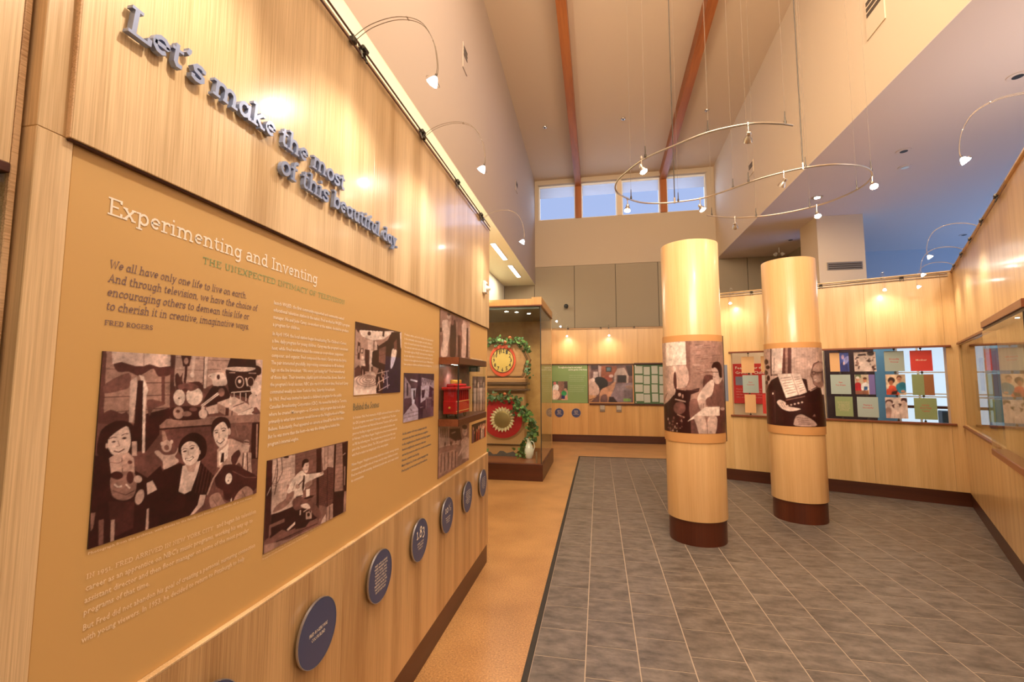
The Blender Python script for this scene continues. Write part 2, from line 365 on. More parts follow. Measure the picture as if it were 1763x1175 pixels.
# ------------------------------------------------------------------ lettering
def arc(cx, cy, rx, ry, a0, a1, n=9): return [(cx+rx*math.cos(R(a0+(a1-a0)*i/n)), cy+ry*math.sin(R(a0+(a1-a0)*i/n))) for i in range(n+1)]
def V_(x, a, b): return [(x, a), (x, b)]
def H_(a, b, y): return ('s', [(a, y), (b, y)])
B0 = .035; X1 = .465; C1 = .665
G = {
 'a': (.53, [arc(.25, .32, .16, .145, 150, 0)+[(.41, .0)], [(.41, .28), (.25, .28), (.12, .24), (.08, .14), (.14, .05), (.26, .04), (.36, .08), (.41, .14)], H_(.38, .52, B0)]),
 'ɑ': (.55, [arc(.25, .24, .17, .205, 40, 340), [(.43, .48), (.43, .10), (.46, .04), (.54, .05)]]),
 'b': (.57, [V_(.14, 0, .74), H_(.0, .16, .70), arc(.32, .25, .17, .21, 150, -150)]),
 'c': (.48, [arc(.28, .25, .19, .21, 40, 320), V_(.42, .33, .44)]),
 'd': (.58, [V_(.43, 0, .74), H_(.28, .45, .70), H_(.42, .56, B0), arc(.26, .25, .17, .21, 30, 330)]),
 'e': (.51, [[(.09, .26), (.44, .26)]+arc(.265, .26, .175, .2, 0, 315)]),
 'f': (.38, [[(.17, 0), (.17, .55)]+arc(.3, .58, .13, .13, 180, 60, 5), H_(.03, .34, X1), H_(.04, .32, B0)]),
 'g': (.55, [arc(.25, .25, .17, .21, 30, 330), [(.43, .48), (.43, -.06)]+arc(.26, -.07, .17, .12, 0, -140, 6), H_(.40, .54, X1)]),
 'h': (.63, [V_(.15, 0, .74), H_(.0, .17, .70), [(.15, .3)]+arc(.32, .3, .16, .16, 160, 0, 7)+[(.48, 0)], H_(.02, .28, B0), H_(.36, .61, B0)]),
 'i': (.31, [V_(.15, 0, .5), H_(.02, .17, X1), H_(.02, .28, B0), V_(.15, .62, .72)]),
 'j': (.28, [[(.15, .5), (.15, -.1), (.08, -.18), (0, -.17)], H_(.02, .17, X1), V_(.15, .62, .72)]),
 'k': (.59, [V_(.15, 0, .74), H_(.0, .17, .70), [(.17, .22), (.42, .47)], [(.25, .29), (.47, .02)], H_(.34, .55, X1), H_(.02, .28, B0), H_(.38, .58, B0)]),
 'l': (.31, [V_(.15, 0, .74), H_(.02, .17, .70), H_(.02, .29, B0)]),
 'm': (.93, [V_(.15, 0, .5), H_(.01, .17, X1), [(.15, .3)]+arc(.30, .3, .155, .16, 160, 0, 7)+[(.455, 0)], [(.455, .3)]+arc(.61, .3, .155, .16, 160, 0, 7)+[(.765, 0)], H_(.02, .27, B0), H_(.37, .56, B0), H_(.68, .9, B0)]),
 'n': (.63, [V_(.15, 0, .5), H_(.01, .17, X1), [(.15, .3)]+arc(.32, .3, .16, .16, 160, 0, 7)+[(.48, 0)], H_(.02, .28, B0), H_(.37, .61, B0)]),
 'o': (.54, [arc(.27, .25, .19, .21, 0, 360, 16)]),
 'p': (.59, [V_(.15, -.2, .5), H_(.01, .17, X1), H_(.02, .28, -.17), arc(.33, .25, .17, .21, 150, -150)]),
 'q': (.57, [V_(.43, -.2, .5), H_(.32, .55, -.17), arc(.26, .25, .17, .21, 30, 330)]),
 'r': (.45, [V_(.15, 0, .5), H_(.01, .17, X1), H_(.02, .32, B0), [(.15, .28)]+arc(.33, .3, .17, .16, 165, 60, 5), V_(.40, .36, .46)]),
 's': (.45, [[(.38, .35), (.38, .42), (.28, .46), (.16, .45), (.09, .37), (.13, .29), (.26, .25), (.37, .2), (.38, .11), (.30, .05), (.18, .04), (.08, .08), (.07, .16)]]),
 't': (.38, [[(.16, .63), (.16, .13), (.22, .05), (.35, .06)], H_(.03, .34, X1)]),
 'u': (.62, [[(.15, .5), (.15, .18)]+arc(.29, .18, .14, .14, 180, 340, 6)+[(.46, .2)], V_(.46, 0, .5), H_(.02, .17, X1), H_(.34, .48, X1), H_(.45, .6, B0)]),
 'v': (.55, [[(.1, .48), (.28, .02), (.46, .48)], H_(.01, .22, X1), H_(.36, .56, X1)]),
 'w': (.80, [[(.1, .48), (.25, .02), (.41, .44), (.57, .02), (.72, .48)], H_(.01, .22, X1), H_(.62, .82, X1)]),
 'x': (.56, [[(.09, .48), (.46, .02)], [(.46, .48), (.09, .02)], H_(.01, .2, X1), H_(.36, .55, X1), H_(.01, .2, B0), H_(.36, .55, B0)]),
 'y': (.55, [[(.1, .48), (.29, .04)], [(.46, .48), (.22, -.14), (.12, -.18), (.05, -.15)], H_(.01, .22, X1), H_(.36, .56, X1)]),
 'z': (.48, [[(.08, X1), (.40, X1), (.08, B0), (.42, B0)]]),
 'A': (.70, [[(.1, .02), (.35, .68), (.6, .02)], [(.2, .24), (.5, .24)], H_(.0, .22, B0), H_(.48, .7, B0)]),
 'B': (.62, [V_(.16, 0, .7), [(.04, C1), (.36, C1)]+arc(.36, .52, .14, .145, 90, -90, 6)+[(.16, .375)], [(.36, .37)]+arc(.38, .2, .16, .165, 90, -90, 6)+[(.04, .035)]]),
 'C': (.64, [arc(.35, .35, .27, .32, 45, 315, 12), V_(.56, .5, .66)]),
 'D': (.70, [V_(.16, 0, .7), [(.03, C1), (.34, C1)]+arc(.34, .35, .28, .315, 90, -90, 10)+[(.03, .035)]]),
 'E': (.60, [V_(.16, 0, .7), H_(.03, .54, C1), H_(.03, .56, B0), H_(.16, .44, .36), V_(.53, .55, .7), V_(.55, 0, .17)]),
 'F': (.57, [V_(.16, 0, .7), H_(.03, .54, C1), H_(.03, .32, B0), H_(.16, .44, .35), V_(.53, .54, .7)]),
 'G': (.69, [arc(.35, .35, .27, .32, 45, 330, 12), V_(.58, .05, .3), H_(.42, .68, .3), V_(.56, .5, .66)]),
 'H': (.74, [V_(.16, 0, .7), V_(.58, 0, .7), H_(.03, .29, C1), H_(.45, .71, C1), H_(.03, .29, B0), H_(.45, .71, B0), [(.16, .36), (.58, .36)]]),
 'I': (.34, [V_(.17, 0, .7), H_(.03, .31, C1), H_(.03, .31, B0)]),
 'K': (.68, [V_(.16, 0, .7), [(.17, .3), (.5, .66)], [(.28, .4), (.56, .03)], H_(.03, .29, C1), H_(.4, .62, C1), H_(.03, .29, B0), H_(.45, .68, B0)]),
 'L': (.57, [V_(.16, 0, .7), H_(.03, .3, C1), H_(.03, .54, B0), V_(.53, 0, .18)]),
 'M': (.86, [[(.15, 0), (.15, .68), (.43, .2), (.71, .68), (.71, 0)], H_(.02, .17, C1), H_(.69, .84, C1), H_(.03, .28, B0), H_(.58, .84, B0)]),
 'N': (.74, [[(.16, 0), (.16, .66), (.58, .03), (.58, .7)], H_(.02, .2, C1), H_(.45, .71, C1), H_(.03, .29, B0)]),
 'O': (.70, [arc(.35, .35, .28, .32, 0, 360, 18)]),
 'P': (.59, [V_(.16, 0, .7), [(.03, C1), (.36, C1)]+arc(.36, .49, .17, .175, 90, -90, 7)+[(.16, .315)], H_(.03, .32, B0)]),
 'R': (.66, [V_(.16, 0, .7), [(.03, C1), (.36, C1)]+arc(.36, .5, .16, .165, 90, -90, 7)+[(.16, .335)], [(.34, .33), (.55, .03)], H_(.03, .3, B0), H_(.48, .66, B0)]),
 'S': (.54, [[(.46, .5), (.46, .6), (.36, .665), (.2, .665), (.1, .58), (.11, .46), (.24, .38), (.38, .31), (.47, .22), (.45, .1), (.33, .035), (.17, .04), (.09, .1), (.08, .2)]]),
 'T': (.62, [V_(.31, 0, .7), H_(.04, .58, C1), V_(.06, .52, .7), V_(.56, .52, .7), H_(.18, .44, B0)]),
 'U': (.72, [[(.16, .68), (.16, .22)]+arc(.36, .23, .2, .19, 180, 360, 8)+[(.56, .68)], H_(.03, .29, C1), H_(.44, .7, C1)]),
 'V': (.68, [[(.1, .67), (.34, .02), (.58, .67)], H_(.0, .23, C1), H_(.46, .68, C1)]),
 'W': (.96, [[(.1, .67), (.29, .02), (.48, .62), (.67, .02), (.86, .67)], H_(.0, .23, C1), H_(.74, .96, C1)]),
 'X': (.68, [[(.11, .67), (.57, .02)], [(.57, .67), (.11, .02)], H_(.01, .24, C1), H_(.44, .67, C1), H_(.01, .24, B0), H_(.44, .67, B0)]),
 'Y': (.66, [[(.1, .67), (.33, .32), (.56, .67)], V_(.33, 0, .33), H_(.0, .23, C1), H_(.43, .66, C1), H_(.2, .46, B0)]),
 '0': (.56, [arc(.28, .26, .2, .22, 0, 360, 14)]), '1': (.36, [V_(.18, 0, .5), [(.06, .42), (.18, .49)], H_(.05, .31, B0)]),
 '2': (.52, [arc(.25, .34, .16, .13, 160, -30, 7)+[(.08, .04), (.46, .04)]]),
 '3': (.50, [arc(.23, .36, .15, .12, 150, -70, 7), [(.25, .24)]+arc(.22, .06, .2, .18, 70, -130, 8)]),
 '5': (.50, [[(.42, .46), (.14, .46), (.12, .24)]+arc(.24, .08, .18, .17, 110, -130, 8)]),
 '8': (.56, [arc(.27, .53, .16, .14, 0, 360, 12), arc(.27, .2, .2, .17, 0, 360, 14)]),
 '9': (.54, [arc(.27, .32, .18, .17, 0, 360, 12), [(.45, .3), (.38, .02), (.2, -.14)]]),
 '.': (.22, [V_(.11, 0, .1)]), ',': (.22, [[(.12, .1), (.11, 0), (.06, -.09)]]), "'": (.24, [[(.12, .74), (.12, .66), (.07, .56)]]), ' ': (.27, []),
}
def ribbon(pts, w):
    P = [Vector((x, y)) for x, y in pts]; L_, R_ = [], []; closed = (P[0]-P[-1]).length < 1e-4
    for i, p in enumerate(P):
        a = P[i-1] if i else (P[-2] if closed else p); b = P[i+1] if i < len(P)-1 else (P[1] if closed else p)
        d1 = (p-a).normalized() if (p-a).length > 1e-6 else (b-p).normalized(); d2 = (b-p).normalized() if (b-p).length > 1e-6 else d1
        n1 = Vector((-d1.y, d1.x)); n2 = Vector((-d2.y, d2.x)); m = n1+n2
        m = m.normalized() if m.length > .2 else n1
        k = min(1/max(m.dot(n1), .5), 1.6); L_.append(p+m*w/2*k); R_.append(p-m*w/2*k)
    return [(R_[i], R_[i+1], L_[i+1], L_[i]) for i in range(len(P)-1)]
def slab_advance(text, track=0): return sum(G.get(c, G[' '])[0]+track for c in text)
def slab_glyph(mb, ch, x, y, sx, sy, w, z0, z1=None, slant=0., serif=.72):
    for si, st in enumerate(G.get(ch, G[' '])[1]):
        ww = w; dz = si*(2e-5 if z1 is None else 1.5e-4)
        if isinstance(st, tuple): ww = w*serif; st = st[1]
        for q in ribbon(st, ww):
            pts = [(x+(p.x+slant*p.y)*sx, y+p.y*sy) for p in q]
            if z1 is None: mb.poly([(a, b, z0+dz) for a, b in pts])
            else: mb.prism(pts, z0+dz, z1+dz)
def slab_line(mb, text, x0, x1, y, cap, w=.09, z=.0008, slant=0., track=0.):
    """slab serif line of flat print from x0 to x1 with its baseline at y and capitals `cap` tall"""
    adv = slab_advance(text, track); sx = (x1-x0)/adv; sy = cap/.7; x = x0
    for c in text: slab_glyph(mb, c, x, y, sx, sy, w, z, None, slant); x += (G.get(c, G[' '])[0]+track)*sx
def sans_block(name, lines, x0, width, top, pitch, cap, m, parent, align='LEFT', z=.0008, shear=0., bold=.014):
    """body text: one line of print per string; widest line is `width` wide; `top` is the first baseline"""
    c = bpy.data.curves.new(name, 'FONT'); c.body = '\n'.join(lines); c.size = 1; c.resolution_u = 1; c.offset = bold; c.align_x = align; c.space_line = 1.0; c.shear = shear
    o = bpy.data.objects.new(name, c); COL.objects.link(o); bpy.context.view_layer.update()
    me = bpy.data.meshes.new_from_object(o.evaluated_get(bpy.context.evaluated_depsgraph_get())); bpy.data.objects.remove(o)
    n = len(me.vertices); co = np.zeros(n*3, np.float32); me.vertices.foreach_get('co', co); co = co.reshape(-1, 3)
    xw = co[:, 0].max()-co[:, 0].min(); sx = width/xw
    k = np.round(-(co[:, 1]-.25)/1.0).clip(0, len(lines)-1)  # line index
    local = co[:, 1]+k*1.0
    x = (co[:, 0]-co[:, 0].min())*sx+x0 if align == 'LEFT' else co[:, 0]*sx+x0
    co[:, 0] = x; co[:, 1] = top-k*pitch+local*(cap/.70); co[:, 2] = z
    me.vertices.foreach_set('co', co.ravel()); me.materials.clear(); me.materials.append(m); me.name = name
    o = bpy.data.objects.new(name, me); COL.objects.link(o); o.parent = parent
    return o

PRINTS = {'group_photo':[
 (50,'-11 -7 356 -8 358 411 -9 371'),
 (26,'-7 -7 17 -6 25 375 -13 371'),
 (20,'25 170 338 171 338 166 25 166'),
 (20,'17 244 342 244 342 240 17 240'),
 (20,'18 323 347 321 346 316 17 320'),
 (20,'21 96 122 96 122 92 21 92'),
 (32,'25 168 53 146 93 123 123 113 135 130 136 161 132 186 125 197 113 203 96 207 70 215 40 222 20 221 13 208 14 188'),
 (24,'22 327 32 317 43 311 56 309 72 315 89 326 103 334 113 331 120 324 127 325 138 343 148 370 140 387 96 389 38 382 -1 372 -5 358 8 341'),
 (20,'50 63 57 57 70 55 86 56 107 61 131 70 155 76 178 74 200 68 221 65 240 68 257 74 276 78 300 75 326 69 343 70 348 85 345 106 335 123 317 131 293 135 274 132 262 119 253 99 244 88 231 91 216 102 203 112 191 120 181 127 168 130 154 124 139 115 123 108 105 108 86 111 71 108 60 95 52 77'),
 (72,'39 -5 346 -3 342 68 276 78 221 60 190 75 155 75 86 54 46 68'),
 (35,'188 -4 192 78 195 78 191 -4'),
 (68,'133 158 164 133 169 215 159 384 140 382'),
 (78,'173 124 197 132 225 211 216 240 217 344 228 563 215 561 191 170'),
 (12,'220 344 347 319 352 410 296 416 299 470 230 563'),
 (30,'223 263 252 264 296 278 322 293 311 301 282 309 258 318 248 335 243 354 239 357 229 331 220 290'),
 (26,'289 129 299 291 318 292 308 129'),
 (7,'168 154 196 154 214 549 162 551'),
 (22,'332 -7 364 -5 377 413 349 410'),
 (60,'362 -7 543 -6 546 194 363 190'),
 (58,'562 -4 732 -6 732 126 567 201'),
 (22,'364 18 543 19 543 15 364 15'),
 (22,'368 93 547 93 547 89 368 89'),
 (22,'567 25 734 22 734 18 567 21'),
 (22,'568 89 661 83 660 79 567 85'),
 (22,'367 164 545 176 545 172 367 161'),
 (76,'543 -6 563 -5 564 208 543 207'),
 (18,'538 -6 540 207 547 207 544 -6'),
 (72,'462 -5 484 -4 478 115 463 121'),
 (80,'481 121 480 128 478 133 474 137 469 138 464 137 459 133 456 128 455 121 456 115 458 110 462 106 467 105 472 106 476 109 479 115'),
 (14,'392 -3 458 -3 448 67 409 70'),
 (52,'440 35 439 43 436 50 432 54 427 56 422 55 417 50 414 44 412 36 413 28 415 22 420 17 425 15 430 16 435 21 438 27'),
 (14,'420 67 421 108 417 171 433 174 437 110 436 67'),
 (18,'365 128 368 117 375 111 381 110 386 117 390 128 395 135 401 127 407 113 412 109 410 126 408 153 415 172 444 172 485 164 517 164 538 182 549 208 541 227 501 231 443 228 400 222 383 217 378 209 375 197 369 175 365 149'),
 (80,'433 262 431 280 425 296 414 306 401 309 388 304 376 293 368 277 364 258 365 240 372 225 382 214 395 211 409 215 421 226 429 242'),
 (80,'544 259 542 281 531 300 514 312 493 315 473 309 455 295 443 276 438 254 440 232 450 214 466 202 486 198 507 203 526 216 539 236'),
 (30,'386 185 404 178 433 174 459 173 481 177 500 185 512 193 514 200 509 207 500 213 489 218 476 223 462 224 451 219 440 210 430 204 419 208 408 214 400 216 391 208 383 195'),
 (18,'402 265 402 267 401 269 399 270 397 270 395 270 393 269 392 267 391 265 391 262 392 261 394 260 396 259 398 260 400 261 401 263'),
 (8,'552 294 558 271 574 244 589 222 599 206 609 195 623 188 645 186 673 187 697 197 717 219 733 249 744 276 756 294 762 308 751 319 708 329 649 337 603 337 576 328 559 312'),
 (77,'571 124 580 116 598 110 618 106 638 103 659 101 677 105 691 119 702 137 709 155 712 169 711 181 701 190 675 194 641 195 616 192 607 182 606 168 603 154 591 143 576 133'),
 (14,'657 134 656 140 654 146 651 150 646 152 642 150 638 146 635 141 633 134 634 127 636 121 640 117 644 116 649 117 653 121 656 127'),
 (45,'593 130 593 132 592 134 590 135 588 136 585 135 584 134 582 133 582 130 582 128 583 127 585 125 587 125 589 125 591 127 592 128'),
 (7,'728 -3 939 -2 991 101 925 299 731 247 695 98'),
 (74,'686 74 702 69 735 64 776 61 833 60 901 61 943 65 938 73 906 84 869 92 832 94 789 93 753 90 722 85 695 79'),
 (62,'723 106 770 106 770 100 723 101'),
 (62,'879 108 968 107 968 101 879 102'),
 (67,'935 -2 1011 0 1008 117 1003 404 954 347 910 201 955 125'),
 (76,'993 218 990 239 981 257 967 268 950 272 933 267 917 254 907 237 902 216 905 195 913 177 927 166 944 162 961 166 977 178 988 196'),
 (7,'937 48 951 45 971 52 986 62 991 77 991 95 987 109 976 117 962 122 950 117 942 97 936 68'),
 (66,'846 170 844 187 837 201 825 210 811 213 797 210 785 200 777 186 773 169 775 153 782 139 793 129 806 126 821 129 833 138 842 153'),
 (9,'839 170 837 184 832 196 822 204 811 207 800 204 790 196 783 183 780 169 781 155 787 143 796 135 807 132 818 135 829 143 836 155'),
 (78,'821 165 820 170 818 174 814 177 809 178 805 177 800 174 798 169 796 164 797 159 799 155 803 152 808 151 813 152 817 155 820 159'),
 (60,'932 169 930 184 924 196 914 204 902 207 890 203 879 195 872 183 869 169 870 154 876 142 886 134 898 131 910 134 921 142 928 155'),
 (9,'925 169 924 181 919 192 911 198 902 201 892 198 883 191 877 181 875 169 876 157 881 146 888 140 898 137 908 140 917 146 923 157'),
 (80,'853 141 870 201 881 199 865 139'),
 (80,'747 245 913 238 912 232 746 239'),
 (78,'767 245 771 302 776 303 773 245'),
 (78,'816 246 819 305 825 305 822 247'),
 (78,'862 248 866 308 872 308 868 248'),
 (40,'697 239 696 250 692 259 684 265 675 267 666 265 658 258 652 248 650 237 651 226 655 217 663 211 672 209 681 211 689 218 695 227'),
 (80,'545 329 657 251 646 237 535 316'),
 (30,'541 324 653 246 650 243 539 321'),
 (70,'981 310 979 330 969 347 955 358 937 361 919 355 904 343 893 325 888 305 891 285 899 269 914 258 931 254 949 259 965 271 976 289'),
 (14,'960 271 960 272 958 274 957 275 955 275 953 275 951 274 949 272 949 270 949 268 950 267 952 266 954 266 956 266 958 267 959 269'),
 (66,'568 334 646 316 659 375 584 379'),
 (70,'648 306 772 270 930 354 807 395'),
 (52,'648 306 807 395 806 447 653 362'),
 (80,'807 395 937 358 941 408 812 447'),
 (14,'710 344 711 399 737 402 736 347'),
 (20,'758 368 758 419 764 420 765 368'),
 (30,'769 345 858 322 855 315 766 338'),
 (30,'992 387 991 392 985 398 974 402 961 405 948 406 936 405 927 402 923 398 924 393 929 388 940 383 952 380 966 379 978 380 987 383'),
 (46,'296 419 333 385 1008 412 1007 470 682 453 304 442'),
 (9,'298 445 618 460 616 448 297 435'),
 (12,'355 319 401 314 469 317 527 325 561 339 583 359 591 376 587 389 570 400 538 406 482 406 416 402 368 391 347 369 342 340'),
 (56,'431 356 429 370 423 382 413 389 401 391 389 387 378 378 371 365 368 351 369 337 375 325 385 318 397 316 409 320 420 329 427 341'),
 (20,'407 345 407 348 404 352 400 353 396 354 391 353 387 350 384 347 383 343 384 339 386 336 390 334 395 334 399 335 403 337 406 341'),
 (44,'479 366 477 373 471 377 461 380 449 380 438 378 428 374 421 368 419 361 421 355 427 350 436 348 447 347 459 349 469 354 476 360'),
 (72,'582 375 581 387 575 396 566 402 555 403 544 400 534 393 528 382 525 370 526 359 532 350 541 344 551 342 563 346 572 353 579 363'),
 (72,'540 326 561 327 563 360 539 359'),
 (30,'514 340 513 345 507 349 499 351 489 351 479 349 471 346 465 341 463 336 464 332 470 328 478 326 488 325 498 327 506 330 512 335'),
 (82,'737 279 743 262 752 280 755 326 735 325'),
 (27,'340 452 617 459 639 590 602 677 384 548'),
 (36,'757 461 926 476 922 599 847 591 764 547'),
 (10,'930 473 1012 474 1018 751 932 734'),
 (50,'969 485 977 735 990 738 982 486'),
 (45,'788 480 817 563 824 562 795 479'),
 (50,'310 449 327 456 347 512 319 517'),
 (7,'10 446 14 423 22 406 35 392 54 380 77 371 101 369 125 375 148 387 165 407 173 439 174 479 172 514 172 540 168 560 151 571 109 573 56 567 19 551 6 521 6 481'),
 (73,'52 489 51 478 51 466 58 453 78 434 105 414 128 403 139 411 145 430 150 449 153 468 155 487 154 506 152 522 147 538 141 550 135 558 127 561 117 562 105 560 92 554 80 547 71 538 64 527 59 517 55 508 53 499'),
 (62,'53 496 53 501 52 505 50 508 48 508 46 507 44 504 42 499 42 494 42 488 43 484 44 481 46 481 49 482 51 485 52 490'),
 (12,'86 478 86 480 84 481 81 483 77 483 74 483 70 482 68 480 67 478 67 476 69 475 72 474 76 473 79 473 83 474 85 476'),
 (12,'135 467 134 469 132 471 129 472 125 473 121 472 117 471 114 469 113 467 114 465 115 463 119 461 123 461 127 461 131 462 133 464'),
 (20,'55 463 72 456 90 460 90 455 71 451 53 458'),
 (20,'111 453 125 446 143 447 142 442 124 441 109 448'),
 (48,'92 475 102 503 89 502 91 508 107 505 97 474'),
 (20,'79 530 103 541 130 528 127 521 101 534 80 523'),
 (62,'161 491 185 492 189 573 166 568'),
 (8,'-25 532 67 549 250 706 316 652 358 757 362 1022 0 1010'),
 (60,'62 561 86 547 145 545 176 583 184 666 78 659'),
 (35,'66 585 104 598 148 579 146 575 103 594 66 581'),
 (22,'117 570 125 653 129 653 121 571'),
 (44,'75 663 81 653 92 648 106 645 129 645 156 649 178 659 190 678 195 704 198 728 197 752 193 774 186 790 173 799 157 802 140 800 124 794 108 783 94 770 86 755 82 738 78 720 75 701 73 680'),
 (55,'174 616 172 630 167 641 159 647 149 647 138 642 129 633 123 620 120 605 121 592 126 581 134 575 144 574 155 579 164 589 171 602'),
 (25,'170 604 170 608 167 611 164 612 159 612 155 611 151 608 148 604 147 599 148 595 150 592 154 591 158 591 162 593 166 596 169 600'),
 (14,'131 665 129 673 124 679 114 682 103 681 92 676 83 669 76 661 74 652 75 644 81 639 90 636 101 637 112 641 122 648 128 656'),
 (18,'182 689 181 702 178 712 173 718 166 719 159 715 153 706 148 694 146 681 147 668 150 658 155 651 162 650 169 654 175 663 179 675'),
 (78,'90 705 108 724 129 727 127 717 109 716 95 699'),
 (78,'143 717 165 746 170 742 148 713'),
 (66,'223 708 222 716 218 721 212 724 204 723 196 720 189 714 184 706 182 698 183 691 187 685 194 682 201 682 209 686 216 692 221 700'),
 (15,'87 736 149 776 190 764 188 759 149 772 88 732'),
 (62,'238 817 232 830 225 840 216 844 208 842 201 834 196 821 195 807 197 791 202 778 210 768 218 764 227 766 234 773 238 786 240 801'),
 (68,'248 736 277 729 305 787 256 802'),
 (17,'72 786 193 822 196 963 98 984'),
 (60,'258 882 268 881 272 1000 258 998'),
 (58,'90 886 106 888 110 999 94 1000'),
 (34,'36 868 58 871 63 997 44 997'),
 (42,'-1 822 20 825 15 898 7 912'),
 (65,'278 571 280 563 289 561 299 563 308 571 318 584 331 594 351 599 373 601 392 598 401 587 406 572 409 564 409 570 408 584 405 596 400 603 394 609 393 617 402 627 416 639 418 651 395 664 362 676 336 679 329 669 329 649 325 629 309 608 290 587'),
 (62,'372 549 370 563 365 574 355 580 344 581 333 576 323 567 316 554 313 540 315 527 320 516 329 510 340 508 351 513 362 522 369 535'),
 (35,'357 555 357 562 354 567 349 569 344 570 338 567 333 563 330 557 328 551 329 544 332 539 336 537 342 536 347 538 352 543 356 549'),
 (70,'327 528 326 532 324 536 321 538 318 538 314 537 311 534 309 530 308 525 308 521 310 517 313 515 316 515 320 517 323 519 326 524'),
 (70,'378 525 378 529 376 533 374 535 370 535 367 534 364 531 362 527 361 522 361 518 363 514 366 512 369 512 372 513 375 516 377 520'),
 (6,'332 682 427 659 454 678 553 671 649 744 657 810 606 906 580 957 487 1008 280 1011 275 834 334 763'),
 (74,'443 682 553 673 542 734 504 847 465 856 428 831'),
 (58,'453 661 536 664 515 736 478 723'),
 (22,'556 702 530 867 535 869 561 704'),
 (22,'578 707 552 873 557 875 583 709'),
 (22,'600 712 573 879 578 881 605 714'),
 (22,'622 716 595 885 600 887 628 718'),
 (22,'645 721 618 891 623 893 651 723'),
 (66,'564 890 603 900 589 959 517 1008 503 1003 552 948'),
 (5,'413 588 411 569 414 548 419 530 429 515 442 504 457 495 473 488 491 485 510 487 534 498 558 515 577 536 588 563 593 593 593 620 588 639 578 654 567 664 555 671 541 675 528 666 515 635 501 592 488 567 473 577 458 603 444 620 432 616 420 603'),
 (79,'429 577 430 566 434 559 440 553 450 545 462 539 476 537 491 540 507 548 520 559 530 572 538 587 542 604 543 622 541 641 536 658 527 670 515 680 503 686 491 688 479 687 468 681 457 670 448 656 441 639 435 619 431 596'),
 (66,'552 618 552 623 550 627 548 630 546 630 543 629 540 625 538 621 538 615 538 610 539 606 541 603 544 603 547 604 549 608 551 612'),
 (10,'463 593 462 596 460 598 457 599 453 600 448 600 444 599 441 598 440 596 440 593 442 591 445 590 450 589 454 589 458 590 461 591'),
 (10,'509 582 508 584 506 586 502 588 497 589 492 589 487 588 484 587 482 585 483 582 485 580 489 579 494 578 499 578 504 579 507 580'),
 (22,'436 584 452 578 465 583 465 579 451 574 434 580'),
 (22,'479 573 495 568 514 573 514 569 494 563 477 569'),
 (56,'468 594 472 621 485 627 486 622 476 619 473 595'),
 (22,'454 647 485 662 512 645 502 632 481 646 457 634'),
 (92,'460 648 484 656 504 645 499 638 481 648 461 641'),
 (62,'665 621 737 562 768 563 892 626 870 707 803 759 745 766 672 738'),
 (26,'588 654 665 625 672 738 653 791 557 682'),
 (84,'675 638 705 625 747 591 745 692 686 734'),
 (8,'700 649 719 651 718 715 692 713'),
 (20,'772 689 787 670 811 654 831 650 843 669 850 700 849 726 834 744 812 756 794 757 782 740 772 713'),
 (7,'615 479 614 460 617 442 624 426 636 415 653 406 672 402 693 405 716 412 735 424 746 441 753 462 756 482 759 501 759 518 747 531 713 538 669 540 636 536 621 521 616 500'),
 (79,'631 508 633 493 637 479 645 466 660 454 679 443 696 439 710 447 721 462 730 478 737 494 740 512 741 530 739 550 734 570 727 587 717 599 705 608 693 611 682 608 671 599 662 588 654 577 648 564 642 550 637 536 633 522'),
 (70,'759 512 758 522 757 529 754 534 750 535 746 533 742 527 740 519 738 510 739 501 740 493 743 488 747 487 751 489 755 495 757 503'),
 (10,'666 505 665 507 663 509 660 510 656 511 651 510 647 510 644 508 643 506 643 505 645 503 649 502 653 501 657 501 661 502 664 503'),
 (10,'717 499 717 501 715 503 711 504 706 505 700 505 696 504 693 503 691 501 691 499 694 497 698 496 703 495 708 495 713 496 716 497'),
 (14,'639 497 652 492 665 496 666 491 650 486 636 492'),
 (14,'685 490 703 484 721 492 723 487 702 479 683 485'),
 (56,'668 509 668 541 684 548 685 543 674 540 674 510'),
 (24,'654 568 686 589 719 565 708 553 682 575 661 557'),
 (92,'662 567 684 580 710 564 705 558 682 573 665 561'),
 (58,'917 612 915 620 910 626 902 629 892 629 882 626 874 620 868 612 866 604 867 597 872 591 880 588 890 588 900 591 908 596 915 604'),
 (10,'870 604 914 616 915 608 871 596'),
 (68,'867 621 920 630 913 680 859 670'),
 (60,'807 756 846 684 867 668 937 692 938 760 951 857 894 817 836 739'),
 (15,'864 679 861 790 870 792 872 681'),
 (15,'896 685 908 816 916 818 904 686'),
 (84,'880 682 879 778 887 781 889 684'),
 (16,'661 789 670 769 686 750 707 738 735 735 769 738 802 747 832 762 862 782 893 805 933 829 975 857 1002 885 1008 919 998 954 977 974 937 968 886 948 848 940 832 956 827 982 817 999 792 998 763 987 741 973 731 952 728 928 721 905 705 891 686 879 671 863 663 840 659 814'),
 (86,'787 845 784 858 777 867 768 872 758 871 748 864 741 854 736 840 736 826 739 813 746 803 755 799 765 799 775 806 782 816 787 830'),
 (20,'765 851 764 853 763 855 762 855 760 855 758 855 756 853 755 851 755 848 755 846 756 844 757 843 759 843 761 844 763 846 764 848'),
 (30,'786 792 895 863 991 886 990 879 897 857 789 787'),
 (56,'617 907 654 812 746 703 736 695 644 804 607 901'),
 (50,'628 926 642 912 667 906 690 910 707 929 722 958 735 982 747 995 756 1003 752 1009 726 1015 688 1019 657 1012 639 987 629 952'),
 (50,'831 959 850 943 875 929 900 923 923 931 944 948 959 966 968 981 970 997 956 1008 913 1015 856 1017 817 1012 809 998 817 978'),
 (28,'651 944 685 997 689 996 655 943'),
 (28,'872 947 902 1002 907 1001 877 946'),
 (85,'785 982 793 973 794 1022 784 1019'),
],
'camera_photo':[
 (70,'-8 3 284 8 305 646 15 594'),
